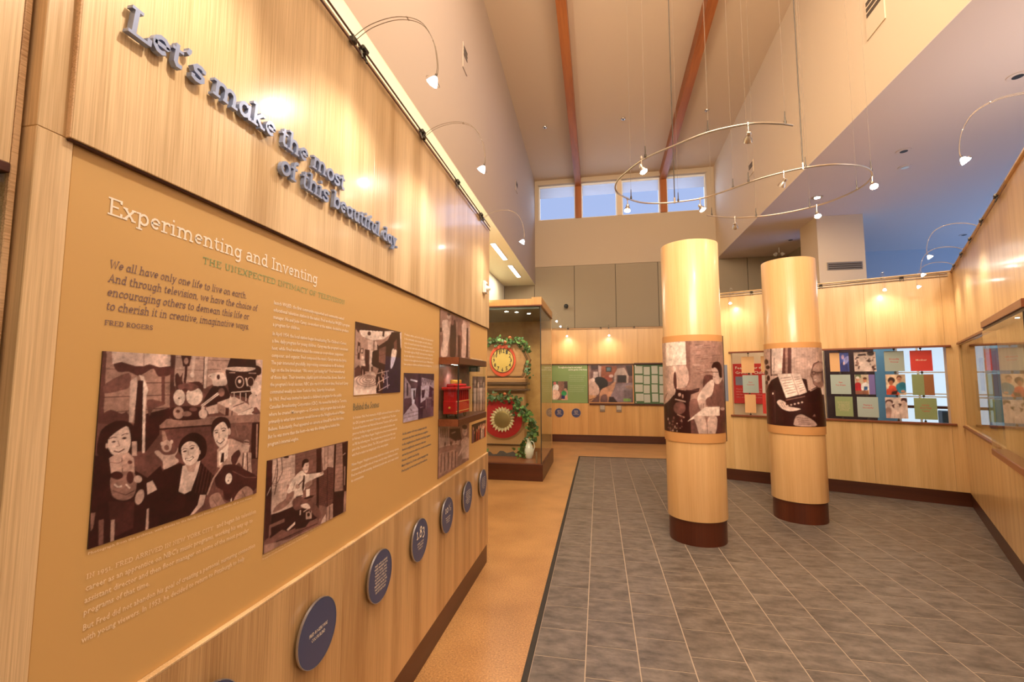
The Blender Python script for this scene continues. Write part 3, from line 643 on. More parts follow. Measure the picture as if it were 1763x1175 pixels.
 (55,'59 48 283 46 282 41 58 43'),
 (55,'60 90 285 91 283 86 59 85'),
 (55,'62 131 286 136 285 131 61 127'),
 (55,'64 173 288 181 287 176 62 168'),
 (55,'65 215 290 226 288 220 64 210'),
 (55,'67 257 291 270 290 265 66 252'),
 (55,'68 299 293 315 292 310 67 294'),
 (55,'70 340 295 360 293 354 69 335'),
 (55,'72 382 296 404 295 399 70 377'),
 (55,'73 424 298 449 297 444 72 419'),
 (55,'75 465 300 494 298 488 74 461'),
 (55,'76 507 301 538 300 533 75 502'),
 (55,'78 549 303 583 302 577 77 544'),
 (57,'60 6 73 610 76 612 63 7'),
 (57,'79 11 92 619 95 620 82 12'),
 (57,'98 16 111 628 114 629 101 17'),
 (57,'117 22 130 637 133 638 120 23'),
 (57,'136 27 149 646 152 647 139 28'),
 (57,'155 33 168 655 171 656 158 34'),
 (57,'175 38 188 664 191 665 178 39'),
 (57,'195 44 208 673 211 675 198 45'),
 (57,'215 49 228 683 231 684 218 50'),
 (57,'235 55 248 692 251 694 239 56'),
 (57,'256 61 269 702 272 703 259 62'),
 (57,'277 67 289 711 293 713 280 68'),
 (36,'283 7 574 8 601 752 298 521'),
 (28,'287 42 569 39 568 33 286 36'),
 (28,'289 81 571 82 569 76 287 76'),
 (28,'290 121 572 125 571 120 289 116'),
 (28,'292 161 574 168 572 163 290 156'),
 (28,'293 201 575 211 574 206 292 196'),
 (28,'295 241 577 255 575 249 293 236'),
 (28,'296 281 579 298 577 292 295 275'),
 (28,'298 320 580 341 579 335 296 315'),
 (28,'299 360 582 384 580 378 298 355'),
 (28,'301 400 583 427 582 421 299 395'),
 (28,'302 440 585 470 583 464 301 434'),
 (28,'304 479 586 513 585 507 302 474'),
 (28,'305 519 588 556 586 550 304 514'),
 (28,'307 559 589 599 588 593 305 553'),
 (60,'602 7 787 13 790 318 634 310'),
 (42,'689 11 695 275 707 278 700 14'),
 (40,'647 8 650 288 658 291 655 10'),
 (48,'812 12 914 18 937 686 810 655'),
 (34,'813 44 915 50 914 44 812 38'),
 (34,'815 93 917 101 916 94 814 87'),
 (34,'817 141 919 151 917 145 815 135'),
 (34,'819 190 921 201 919 195 817 184'),
 (34,'820 239 922 251 921 245 819 233'),
 (34,'822 288 924 301 923 295 821 282'),
 (34,'824 337 926 351 924 345 822 331'),
 (34,'825 386 927 401 926 395 824 379'),
 (34,'827 434 929 451 928 445 826 428'),
 (34,'829 483 931 501 930 495 827 477'),
 (34,'830 532 933 551 931 545 829 526'),
 (34,'832 580 934 601 933 595 831 574'),
 (34,'834 629 936 651 935 645 833 623'),
 (7,'904 16 1010 10 1020 1032 797 1018 803 652 947 687'),
 (48,'959 706 997 715 998 1017 958 1013'),
 (50,'948 352 951 616 971 623 968 358'),
 (60,'923 191 965 173 958 163 916 181'),
 (9,'784 13 816 13 810 676 801 1014 781 1004'),
 (10,'538 8 609 8 613 810 563 709'),
 (27,'592 377 704 282 787 320 793 781 723 822 598 731'),
 (14,'599 390 695 395 692 386 596 381'),
 (14,'709 393 781 400 778 391 707 384'),
 (14,'600 413 696 419 693 410 597 404'),
 (14,'710 417 781 424 779 415 707 408'),
 (14,'600 435 696 442 694 433 598 427'),
 (14,'711 440 782 449 780 440 708 432'),
 (14,'601 458 697 466 695 457 599 450'),
 (14,'712 464 783 473 781 464 709 455'),
 (14,'602 481 698 489 695 481 599 473'),
 (14,'712 488 784 497 781 488 710 479'),
 (14,'603 504 699 513 696 504 600 496'),
 (14,'713 511 785 521 782 512 711 503'),
 (14,'604 527 700 537 697 528 601 519'),
 (14,'714 535 786 545 783 536 712 526'),
 (14,'605 550 701 560 698 551 602 542'),
 (14,'715 559 786 569 784 560 713 550'),
 (14,'605 573 702 584 699 575 603 564'),
 (14,'716 582 787 593 785 584 713 573'),
 (14,'606 596 702 607 700 598 604 587'),
 (14,'717 606 788 617 786 608 714 597'),
 (14,'607 619 703 631 700 622 604 610'),
 (14,'717 630 789 641 787 632 715 621'),
 (14,'608 642 704 654 701 645 605 633'),
 (14,'718 653 790 665 787 656 716 644'),
 (14,'609 665 705 678 702 669 606 656'),
 (14,'719 677 791 689 788 680 717 668'),
 (14,'610 688 706 701 703 692 607 679'),
 (14,'720 700 792 713 789 704 718 691'),
 (14,'610 711 707 725 704 716 608 702'),
 (14,'721 724 792 737 790 728 718 715'),
 (12,'691 280 706 811 717 817 703 284'),
 (40,'598 737 708 813 704 1007 603 1003'),
 (56,'708 813 791 801 798 1012 708 1009'),
 (25,'739 813 743 1006 755 1012 751 818'),
 (70,'656 937 694 901 698 1000 630 990'),
 (14,'-8 -2 52 7 59 592 49 845 6 855'),
 (16,'88 6 101 128 90 320 77 401 87 406 99 325 110 131 97 8'),
 (16,'136 4 150 166 106 278 31 267 33 274 111 284 157 170 143 5'),
 (16,'96 33 76 200 49 283 104 318 105 311 55 284 82 204 102 36'),
 (70,'14 383 46 305 40 300 9 378'),
 (10,'218 20 215 26 209 30 199 30 187 28 175 24 165 17 158 10 156 3 158 -3 164 -6 174 -7 186 -5 198 -1 208 6 215 13'),
 (44,'212 331 238 355 273 413 290 469 277 512 247 552 210 580 161 594 108 599 74 594 72 576 89 549 112 525 142 513 179 504 206 483 212 430 208 364'),
 (7,'60 613 301 614 593 722 601 950 221 874 55 860'),
 (38,'44 714 196 715 197 753 62 749 65 826 46 849'),
 (34,'7 877 176 828 232 880 586 896 610 993 8 922'),
 (50,'8 902 236 971 610 993 591 1030 7 1003'),
 (14,'120 940 591 970 585 956 115 927'),
 (72,'239 876 326 832 311 808 225 853'),
 (9,'121 1033 604 1027 603 1003 327 991'),
 (84,'280 282 308 256 339 235 367 227 384 239 397 264 421 287 469 301 529 313 579 322 607 326 624 326 634 330 644 342 647 356 636 367 600 372 550 374 508 380 479 394 457 410 439 426 426 439 417 450 409 466 406 494 404 527 394 548 364 551 326 543 298 527 292 497 295 460 292 433 273 432 248 442 229 445 218 435 213 418 216 394 231 360 254 318'),
 (52,'413 404 434 392 464 383 488 383 499 395 502 416 497 435 477 449 449 461 428 463 416 448 409 424'),
 (13,'390 289 409 299 404 439 390 509 377 429'),
 (58,'352 409 351 420 345 428 337 431 327 430 317 423 308 414 302 402 300 390 301 379 307 371 315 368 325 370 335 375 344 385 350 397'),
 (20,'338 394 397 352 388 340 329 382'),
 (58,'293 334 267 422 275 428 301 340'),
 (68,'377 165 395 150 421 141 441 143 448 164 450 196 448 225 444 246 438 264 429 273 416 271 401 260 389 244 380 219 374 189'),
 (6,'365 161 366 144 369 123 375 107 386 99 400 94 414 94 426 100 438 111 445 121 448 131 447 141 441 148 430 149 414 147 401 149 393 162 388 179 383 192 377 195 372 194 368 190 366 183 365 174'),
 (14,'432 184 432 186 430 187 428 187 425 187 422 186 420 184 418 182 417 179 418 178 419 177 422 176 425 177 427 178 430 180 432 182'),
 (35,'417 238 439 241 437 233 416 230'),
 (60,'606 353 647 344 635 321 594 331'),
 (32,'271 570 274 549 286 534 304 526 328 525 359 531 394 548 433 577 476 616 518 663 562 725 605 795 632 852 638 894 627 921 600 916 553 858 492 770 436 705 390 686 348 686 315 677 292 645 277 604'),
 (12,'311 526 392 538 389 525 308 513'),
 (78,'373 639 392 638 421 642 447 652 467 677 484 708 490 729 480 731 458 722 437 711 418 699 400 683 386 670 376 657 370 646'),
 (5,'304 682 387 682 523 808 512 867 433 936 318 901'),
 (60,'436 757 505 767 508 865 439 842'),
 (8,'486 806 485 815 481 822 475 825 468 823 462 818 455 810 451 800 450 789 451 780 454 773 460 770 467 772 474 777 480 785 484 795'),
 (8,'500 778 499 782 497 784 494 785 490 784 486 781 482 777 480 773 479 768 480 765 482 762 485 762 489 763 493 765 497 769 499 774'),
 (70,'363 696 361 751 374 758 375 702'),
 (66,'410 741 465 728 459 717 404 730'),
 (88,'428 476 474 484 472 580 432 576'),
 (38,'391 472 428 480 432 576 394 567'),
 (10,'476 569 535 586 509 608 432 595 395 573'),
],
'studio_photo':[
 (52,'-50 -20 1017 -222 1059 1057 -11 1001'),
 (84,'60 104 527 54 593 36 806 20 564 173 332 221 233 223 118 188'),
 (7,'-16 -27 1023 -38 971 7 745 21 516 64 78 110 62 151 -11 94'),
 (88,'122 109 121 112 118 116 112 118 106 120 100 120 94 119 91 117 89 114 91 111 94 108 99 105 106 103 112 103 117 104 121 106'),
 (88,'182 103 181 106 177 110 172 112 166 114 159 114 154 113 150 111 148 108 150 105 153 101 159 99 165 97 171 97 177 98 181 100'),
 (88,'244 96 243 100 239 103 233 106 227 108 220 108 214 107 210 105 209 102 210 98 214 95 219 92 226 91 233 90 238 91 242 93'),
 (88,'307 90 306 93 302 97 296 99 289 101 282 101 277 100 273 98 271 95 272 92 276 88 282 86 289 84 296 83 301 84 305 87'),
 (88,'372 83 371 87 367 90 361 93 354 94 347 95 341 94 337 92 335 88 336 85 340 81 346 79 353 77 360 77 366 78 370 80'),
 (88,'439 76 437 80 433 83 427 86 420 88 413 88 407 87 403 85 401 82 402 78 406 74 412 72 420 70 427 69 433 70 437 73'),
 (88,'508 69 506 72 502 76 496 79 488 81 481 81 475 80 470 78 469 74 470 71 474 67 480 64 488 63 495 62 502 63 506 65'),
 (14,'294 125 292 137 285 149 273 157 260 161 246 161 235 156 227 146 224 135 226 123 233 111 244 103 258 99 271 99 283 104 291 113'),
 (8,'538 60 582 45 574 138 530 137'),
 (58,'-10 121 127 190 332 221 347 517 329 690 12 697'),
 (70,'233 226 342 224 337 373 238 368'),
 (25,'3 459 55 455 55 449 2 453'),
 (18,'45 270 98 284 97 517 50 507'),
 (72,'61 329 80 334 78 423 61 419'),
 (12,'104 359 154 350 149 424 105 424'),
 (75,'117 370 139 365 137 410 117 409'),
 (17,'184 365 271 365 277 677 188 672'),
 (76,'276 376 347 369 338 669 285 674'),
 (24,'1 643 78 587 126 639 103 763 7 790'),
 (18,'310 605 346 604 348 669 312 669'),
 (78,'172 485 170 495 165 503 157 509 147 512 137 510 128 506 122 498 120 489 122 479 127 471 135 465 145 462 155 463 164 468 170 476'),
 (72,'109 530 186 523 200 595 110 602'),
 (13,'122 598 185 596 210 749 176 756 153 639 139 749 112 752'),
 (80,'-16 882 438 864 453 996 -11 1001'),
 (74,'-3 856 -6 827 -4 792 14 763 56 745 115 733 175 721 235 703 297 685 349 679 384 690 407 715 423 747 439 792 447 845 428 886 365 907 279 915 201 918 137 916 80 909 37 900 13 889 2 875'),
 (38,'460 804 450 829 420 851 372 868 313 879 247 881 184 876 128 863 85 846 58 825 48 803 56 782 81 761 123 744 178 733 242 728 307 731 368 742 417 760 449 782 460 807 474 804 461 777 425 752 373 733 309 721 241 718 176 723 118 735 74 754 45 777 36 803 47 830 77 853 124 872 182 885 248 891 315 888 378 878 429 860 463 835 474 807'),
 (38,'412 798 405 817 383 833 348 846 303 854 254 856 206 852 164 843 131 830 110 814 103 798 109 782 128 767 160 754 202 745 250 742 299 745 344 753 380 766 403 783 412 801 425 798 416 777 389 758 349 744 301 735 250 732 200 736 155 745 121 759 98 777 91 798 100 819 124 838 159 852 204 862 255 866 306 864 353 855 392 841 417 822 426 801'),
 (38,'364 792 360 804 346 815 323 824 294 829 261 831 229 828 200 822 178 814 165 803 160 793 164 783 176 773 198 764 226 758 258 756 291 758 321 764 344 772 359 783 364 795 378 792 371 778 352 764 326 754 293 748 258 746 223 749 193 755 168 765 152 778 147 793 154 808 171 821 196 831 227 838 261 841 296 839 328 833 355 823 372 810 378 795'),
 (38,'318 786 316 792 310 797 299 802 284 804 268 805 252 804 237 801 226 797 220 792 218 788 220 783 226 778 236 774 250 771 267 770 283 771 298 774 309 778 315 783 318 789 331 787 327 778 317 770 302 765 285 761 266 760 248 761 231 765 217 771 208 778 205 788 209 797 219 805 233 810 250 814 268 815 287 814 304 811 318 805 328 797 331 789'),
 (6,'320 562 330 388 382 354 352 212 459 288 656 174 746 37 984 1 1059 1057 432 988 409 762 471 629 345 589'),
 (70,'369 224 419 233 430 350 374 362'),
 (34,'471 328 618 276 616 555 468 528'),
 (22,'477 440 620 399 615 390 473 431'),
 (84,'761 333 779 302 801 297 823 298 845 299 866 306 879 322 881 348 875 382 862 424 841 480 814 542 789 587 767 612 747 619 736 597 737 521 747 414'),
 (30,'800 205 872 132 890 292 816 315'),
 (86,'951 23 998 -1 1007 281 985 267'),
 (62,'413 709 698 659 693 647 409 698'),
 (62,'462 840 703 751 694 740 453 830'),
 (62,'487 959 731 875 722 864 479 948'),
 (62,'528 643 579 838 597 836 545 640'),
 (62,'641 670 673 930 691 930 659 669'),
 (62,'467 747 495 925 512 924 484 746'),
 (62,'427 925 486 823 470 818 411 919'),
 (50,'622 731 619 746 609 759 593 767 574 770 556 767 540 759 529 746 525 732 528 717 538 704 553 695 572 692 590 695 607 703 618 716'),
 (20,'600 731 598 740 592 748 584 753 574 755 564 753 555 748 549 741 546 731 548 722 554 714 562 709 572 707 582 709 591 714 597 722'),
 ('t','620 430 1010 430 1010 1010 560 1010 600 700'),
],
'porch_photo':[
 (20,'-26 -24 1071 -52 1101 1187 -25 1005'),
 (60,'19 76 198 271 235 532 25 606'),
 (14,'79 197 123 218 130 463 87 480'),
 (88,'180 157 398 197 409 164 191 125'),
 (30,'211 199 414 202 401 330 214 292'),
 (90,'209 327 363 324 321 632 255 689'),
 (12,'283 363 332 366 334 564 288 560'),
 (26,'11 519 226 510 137 728 -8 811'),
 (24,'347 455 453 450 451 772 381 764'),
 (70,'-15 869 195 693 314 632 445 772 457 997 -3 1008'),
 (40,'3 916 451 896 445 883 -2 904'),
 (40,'56 844 449 821 443 808 52 832'),
 (30,'186 737 248 806 268 799 206 730'),
 (12,'424 -14 513 -16 504 1026 452 1029'),
 (72,'521 280 819 272 799 538 524 650'),
 (64,'543 94 1017 168 1010 364 793 271 548 296'),
 (20,'566 126 551 203 574 205 589 128'),
 (20,'624 126 609 230 634 232 648 128'),
 (20,'683 126 669 259 694 260 708 128'),
 (20,'744 126 728 205 753 208 769 128'),
 (20,'806 126 790 234 816 236 831 128'),
 (20,'869 127 853 263 880 265 895 128'),
 (20,'933 126 916 208 943 210 960 129'),
 (18,'550 368 670 367 640 538 555 555'),
 (20,'821 357 910 360 907 534 825 528'),
 (40,'926 395 1023 390 1017 635 924 628'),
 (50,'692 542 922 549 930 848 710 834'),
 (10,'732 572 730 803 759 806 761 574'),
 (10,'782 575 781 808 810 812 811 578'),
 (10,'833 579 832 814 861 817 863 582'),
 (10,'886 583 884 820 914 823 916 585'),
 (34,'511 800 1020 776 1018 1022 510 1016'),
 (10,'508 692 616 702 600 997 516 984'),
 (55,'511 753 612 752 609 739 508 740'),
 ('t','0 0 1000 0 1000 1000 0 1000'),
],
'workshop_photo':[
 (38,'-69 -14 1135 -136 1161 501 -39 481'),
 (48,'12 5 317 -4 325 141 1 160'),
 (12,'-1 115 68 110 61 138 0 142'),
 (14,'355 12 369 265 388 265 374 10'),
 (60,'506 40 517 261 532 260 521 38'),
 (50,'778 -3 1045 -2 1049 99 840 100'),
 (76,'58 79 74 66 102 62 132 59 164 54 198 51 229 56 255 76 277 105 287 134 277 158 255 182 237 205 235 231 236 256 219 275 160 286 85 289 37 280 37 253 62 213 80 174 74 138 60 104'),
 (70,'304 18 300 26 289 33 271 39 250 42 230 42 212 40 200 34 196 28 199 20 211 13 228 7 248 4 269 3 287 6 299 11'),
 (16,'308 6 304 11 292 15 275 19 254 22 233 23 216 22 204 19 200 16 203 12 215 7 232 3 253 1 273 0 291 0 303 3'),
 (62,'207 63 320 52 285 95 231 99'),
 (9,'312 74 333 50 361 45 390 44 421 36 452 32 474 52 487 116 492 203 475 267 420 292 346 293 295 273 284 216 295 136'),
 (34,'415 55 412 61 401 67 386 71 368 74 350 74 335 72 324 67 320 62 324 56 333 50 348 45 366 43 385 42 400 45 411 49'),
 (26,'79 128 70 247 82 247 92 127'),
 (60,'819 18 815 24 804 29 788 34 769 36 749 37 733 35 722 31 718 25 722 19 732 14 748 9 767 7 787 6 803 8 815 12'),
 (66,'681 47 726 31 794 23 848 29 871 57 879 98 876 141 867 187 847 235 819 267 772 281 717 280 681 266 680 232 696 184 707 140 695 103 678 71'),
 (10,'861 56 931 51 917 265 847 267'),
 (60,'931 40 1028 33 1025 262 941 264'),
 (14,'543 128 652 122 649 272 551 275'),
 (46,'-31 603 1167 658 1188 1157 -7 994'),
 (66,'14 693 310 713 317 830 22 825'),
 (16,'46 708 42 765 58 767 63 710'),
 (16,'95 712 90 769 107 771 112 713'),
 (16,'145 715 140 773 157 775 162 717'),
 (16,'196 719 191 777 208 779 214 720'),
 (16,'249 722 243 782 261 783 266 724'),
 (16,'302 726 297 786 315 788 320 727'),
 (10,'321 732 652 750 719 831 504 823 324 788'),
 (80,'30 818 582 846 578 842 28 815'),
 (70,'361 765 504 766 499 763 357 762'),
 (70,'122 812 120 817 116 820 110 822 102 823 94 821 87 818 82 813 81 808 82 804 86 800 93 798 100 798 108 799 115 803 120 807'),
 (20,'206 817 205 822 200 825 194 828 186 828 177 826 170 823 165 818 164 813 165 808 169 805 176 803 184 802 192 804 199 807 204 812'),
 (60,'294 822 293 827 288 831 281 833 273 833 264 831 257 828 252 823 250 818 251 813 256 810 263 807 271 807 280 809 287 812 292 817'),
 (14,'386 828 384 833 379 836 372 839 363 839 354 837 347 833 341 829 339 823 341 819 345 815 353 813 362 812 370 814 378 818 383 822'),
 (66,'481 833 479 838 474 842 466 844 457 845 448 843 440 839 435 834 432 829 434 824 439 820 447 818 456 818 465 819 473 823 478 828'),
 (56,'31 856 597 880 562 984 39 983'),
 (26,'72 860 66 969 90 972 96 863'),
 (26,'171 866 165 973 190 977 196 869'),
 (26,'275 872 268 978 294 982 302 875'),
 (26,'384 878 376 983 403 987 412 881'),
 (26,'498 885 489 989 518 992 527 888'),
 (68,'923 790 917 803 896 812 865 817 828 816 792 811 761 801 740 789 733 776 739 764 759 755 789 750 825 750 862 755 894 764 915 777'),
 (12,'928 762 920 768 898 772 865 773 826 772 787 768 755 762 734 755 726 748 733 742 754 739 786 737 824 738 863 742 897 748 920 755'),
 (70,'688 839 845 823 1051 854 1057 989 747 966'),
 (16,'790 787 885 790 881 787 786 784'),
 (62,'646 840 643 848 632 854 615 857 596 857 576 854 560 848 548 840 544 831 548 823 558 817 574 814 594 814 613 817 630 823 642 831'),
 (14,'645 823 642 826 630 829 614 829 594 828 575 826 558 823 547 818 543 814 547 811 558 809 574 808 593 809 613 811 630 815 641 819'),
 (54,'531 859 700 875 747 955 697 1015 538 996'),
 (74,'725 890 592 927 628 934 763 898'),
],
'parade_photo':[
 ('#2a1512','0 0 1000 0 1000 1000 0 1000'),
 ('#d8b0a0','567 574 572 1000 612 1000 617 574'),
 ('#c89078','620 484 612 548 592 574 572 548 564 484 572 421 592 394 612 421'),
 ('#e0c8b8','603 303 607 1000 643 1000 648 303'),
 ('#c89078','653 213 645 277 625 303 605 277 597 213 605 150 625 123 645 150'),
 ('#705060','427 357 435 1000 502 1000 511 357'),
 ('#c89078','497 267 489 331 469 357 449 331 441 267 449 203 469 177 489 203'),
 ('#8a2a20','416 442 427 1000 513 1000 523 442'),
 ('#c89078','498 352 490 416 470 442 450 416 442 352 450 289 470 262 490 289'),
 ('#8a2a20','831 345 837 1000 884 1000 890 345'),
 ('#c89078','889 255 880 319 861 345 841 319 833 255 841 191 861 165 880 191'),
 ('#301010','369 533 373 1000 406 1000 410 533'),
 ('#c89078','417 443 409 506 389 533 370 506 361 443 370 379 389 353 409 379'),
 ('#d8b0a0','714 390 723 1000 793 1000 801 390'),
 ('#c89078','786 300 778 364 758 390 738 364 730 300 738 236 758 210 778 236'),
 ('#c03028','792 478 798 1000 848 1000 854 478'),
 ('#c89078','851 388 843 452 823 478 803 452 795 388 803 324 823 298 843 324'),
 ('#e0c8b8','657 418 668 1000 759 1000 770 418'),
 ('#c89078','742 328 733 392 714 418 694 392 686 328 694 264 714 238 733 264'),
 ('#705060','518 340 530 1000 623 1000 635 340'),
 ('#c89078','604 250 596 313 576 340 557 313 548 250 557 186 576 160 596 186'),
 ('#5a2018','72 365 77 1000 117 1000 122 365'),
 ('#c89078','125 275 117 338 97 365 77 338 69 275 77 211 97 185 117 211'),
 ('#8a2a20','391 390 400 1000 472 1000 481 390'),
 ('#c89078','464 300 455 363 436 390 416 363 408 300 416 236 436 210 455 236'),
 ('#301010','790 460 799 1000 867 1000 876 460'),
 ('#c89078','861 370 853 433 833 460 813 433 805 370 813 306 833 280 853 306'),
 ('#e0c8b8','528 504 539 1000 629 1000 640 504'),
 ('#c89078','612 414 604 478 584 504 564 478 556 414 564 350 584 324 604 350'),
 ('#c03028','796 501 808 1000 904 1000 916 501'),
 ('#c89078','884 411 876 475 856 501 836 475 828 411 836 347 856 321 876 347'),
 ('#d8b0a0','665 462 672 1000 725 1000 731 462'),
 ('#c89078','726 372 718 436 698 462 678 436 670 372 678 308 698 282 718 308'),
 ('#301010','520 363 530 1000 607 1000 617 363'),
 ('#c89078','597 273 588 336 569 363 549 336 541 273 549 209 569 183 588 209'),
 ('#705060','957 337 963 1000 1012 1000 1018 337'),
 ('#c89078','1016 247 1007 310 988 337 968 310 960 247 968 183 988 157 1007 183'),
 ('#e0c8b8','794 326 806 1000 901 1000 913 326'),
 ('#c89078','881 236 873 300 853 326 834 300 825 236 834 172 853 146 873 172'),
 ('#705060','10 306 21 1000 111 1000 122 306'),
 ('#c89078','94 216 86 279 66 306 46 279 38 216 46 152 66 126 86 152'),
 ('#e0c8b8','713 313 724 1000 812 1000 823 313'),
 ('#c89078','796 223 788 286 768 313 748 286 740 223 748 159 768 133 788 159'),
 ('#301010','726 475 733 1000 789 1000 796 475'),
 ('#c89078','789 385 781 449 761 475 741 449 733 385 741 322 761 295 781 322'),
 ('#301010','821 451 833 1000 928 1000 940 451'),
 ('#c89078','908 361 900 425 880 451 861 425 852 361 861 297 880 271 900 297'),
 ('#c03028','286 479 291 1000 328 1000 332 479'),
 ('#c89078','337 389 329 453 309 479 289 453 281 389 289 326 309 299 329 326'),
 ('#c03028','890 387 901 1000 995 1000 1007 387'),
 ('#c89078','976 297 968 361 948 387 929 361 920 297 929 233 948 207 968 233'),
 ('#5a2018','134 560 138 1000 173 1000 177 560'),
 ('#c89078','184 470 175 533 156 560 136 533 128 470 136 406 156 380 175 406'),
],
'puppeteers_photo':[
 (24,'0 0 1000 0 1000 1000 0 1000'),
 (60,'240 180 228 227 198 256 161 256 131 227 120 180 131 132 161 103 198 103 228 132'),
 (74,'80 320 280 320 260 620 240 960 120 960 100 620'),
 (10,'170 640 190 640 188 960 172 960'),
 (72,'480 240 468 287 438 316 401 316 371 287 360 240 371 192 401 163 438 163 468 192'),
 (62,'320 320 520 320 500 620 480 960 360 960 340 620'),
 (10,'410 640 430 640 428 960 412 960'),
 (50,'700 180 688 227 658 256 621 256 591 227 580 180 591 132 621 103 658 103 688 132'),
 (74,'540 320 740 320 720 620 700 960 580 960 560 620'),
 (10,'630 640 650 640 648 960 632 960'),
 (66,'920 240 908 287 878 316 841 316 811 287 800 240 811 192 841 163 878 163 908 192'),
 (56,'760 320 960 320 940 620 920 960 800 960 780 620'),
 (10,'850 640 870 640 868 960 852 960'),
],
'garden_photo':[
 ('#c9a9a0','-65 -47 1088 -48 1074 1060 -75 1068'),
 ('#4a6a4a','-65 -17 441 -18 366 246 3 482 -70 482'),
 ('#8a6658','369 0 765 0 717 1004 286 1007'),
 ('#52413c','765 0 1002 -1 996 478 759 479'),
 ('#e8e2e0','63 247 105 199 163 169 223 159 289 169 358 200 402 246 416 322 405 414 364 481 266 511 138 517 46 494 21 425 34 327'),
 ('#c77070','267 117 259 149 236 176 203 194 165 200 126 194 93 176 71 149 64 118 72 86 94 60 127 42 166 35 205 42 238 59 259 86'),
 ('#d9b9a8','2 511 93 457 219 454 328 481 413 537 481 622 505 714 464 818 379 929 286 1007 185 1048 75 1056 -2 1009 -34 863 -34 661'),
 ('#2f9a5c','929 642 916 700 878 749 822 782 756 794 690 783 635 750 598 701 585 643 599 585 637 536 693 503 759 491 825 502 880 535 917 584'),
 ('#d8a890','939 455 932 484 913 509 885 525 852 531 819 526 791 509 773 485 767 456 774 427 793 402 821 385 854 380 887 385 914 402 933 426'),
 ('#27306a','591 743 828 770 804 945 575 935'),
 ('#d49a7a','611 935 718 934 689 1016 574 1017'),
 ('#d49a7a','828 770 970 828 946 1002 803 1003'),
],
'cabin_photo':[
 ('#6a4a48','-82 -57 1062 -48 1041 1050 -95 1064'),
 ('#8c4a30','295 29 643 31 639 300 291 299'),
 ('#a05838','291 299 540 300 538 446 289 446'),
 ('#2e1c1e','841 23 1000 24 995 300 909 300'),
 ('#8a6a64','-7 -12 56 -11 40 329 -14 564'),
 ('#3a2226','56 -11 295 -10 294 94 67 152'),
 ('#b09490','220 5 295 35 278 329 241 329'),
 ('#c0a8a4','112 187 212 187 220 343 102 343'),
 ('#c8b0a8','127 402 135 343 190 343 195 402'),
 ('#3c5460','414 71 519 71 512 168 413 168'),
 ('#2a1a1c','395 50 531 51 524 189 393 188'),
 ('#4a6470','419 77 509 77 502 159 418 159'),
 ('#8c4030','534 364 526 393 506 418 475 434 439 440 403 434 372 418 352 393 345 364 353 335 374 310 405 294 441 288 477 294 507 310 527 335'),
 ('#caa8a0','565 300 561 315 550 329 534 338 515 341 496 338 480 329 469 315 466 300 470 284 481 271 497 262 516 259 535 262 551 271 561 284'),
 ('#b0988e','667 95 815 82 909 300 894 474 857 503 836 271 639 271 624 475 574 475 590 241'),
 ('#23171c','659 277 861 277 852 469 656 469'),
 ('#7d6a72','562 504 991 474 981 1008 455 1014'),
 ('#8d7b83','635 562 905 527 988 677 657 707'),
 ('#1c1416','140 358 184 325 253 319 316 329 366 355 411 397 438 446 444 503 433 567 411 621 375 664 329 696 285 710 248 700 215 671 187 622 159 539 137 436'),
 ('#c4a498','-7 447 20 391 57 365 90 358 108 371 121 404 139 446 172 499 212 560 237 622 244 687 237 752 209 798 142 824 53 832 -12 799 -30 698 -24 558'),
 ('#d8c0b8','142 402 139 423 130 440 116 451 101 455 86 451 73 440 64 423 61 402 65 382 74 365 87 353 102 349 118 353 131 365 139 382'),
 ('#b48468','273 680 327 625 396 594 462 563 522 511 578 459 612 446 611 496 589 586 559 679 522 772 478 868 443 941 428 986 422 1007 418 1000 418 943 419 857 408 796 372 783 322 796 284 826 267 885 261 961 256 1016 245 1043 234 1048 231 1016 235 921 246 789'),
 ('#c09068','-17 800 184 827 57 975 -14 1019'),
 ('#6a4438','-16 957 236 867 231 845 -21 935'),
 ('#2a1a1e','462 854 561 853 652 1003 460 1005'),
 ('#9a7a70','831 562 873 549 934 541 978 547 993 576 991 619 976 648 941 649 892 636 855 619 833 601 823 579'),
 ('#7fa456','781 895 942 893 941 971 780 973'),
],
'armchair_photo':[
 (50,'0 0 1000 0 1000 1000 0 1000'),
 (66,'274 -70 592 -35 578 561 275 611'),
 (40,'588 -35 631 -32 620 442 579 525'),
 (38,'673 367 734 365 734 360 673 362'),
 (38,'651 114 708 113 708 106 651 107'),
 (58,'724 187 803 184 803 179 724 182'),
 (34,'712 200 767 197 767 190 712 192'),
 (34,'723 350 755 348 755 341 723 343'),
 (58,'805 163 896 158 896 153 805 158'),
 (58,'697 271 754 269 754 264 697 267'),
 (34,'664 49 724 48 724 41 664 42'),
 (58,'658 332 697 330 697 323 658 325'),
 (38,'699 337 766 335 766 330 699 332'),
 (60,'650 272 699 270 699 263 650 264'),
 (60,'674 79 741 77 741 73 674 74'),
 (38,'809 351 863 348 863 341 809 343'),
 (60,'636 147 681 145 681 141 636 142'),
 (58,'704 322 765 319 765 315 704 317'),
 (34,'652 356 725 354 725 349 652 351'),
 (58,'667 68 735 66 735 59 667 61'),
 (38,'743 348 804 345 804 338 743 341'),
 (34,'717 56 783 53 783 46 717 49'),
 (60,'638 261 702 259 702 254 638 256'),
 (34,'731 277 759 275 759 270 731 273'),
 (34,'661 164 703 162 703 155 661 157'),
 (58,'852 24 904 19 904 14 852 20'),
 (38,'753 339 802 336 802 332 753 334'),
 (38,'721 69 775 67 775 62 721 64'),
 (34,'730 81 790 78 790 73 730 76'),
 (58,'726 71 794 68 794 63 726 66'),
 (60,'727 167 766 165 766 158 727 160'),
 (34,'672 184 733 182 733 178 672 179'),
 (34,'777 244 867 240 868 233 777 237'),
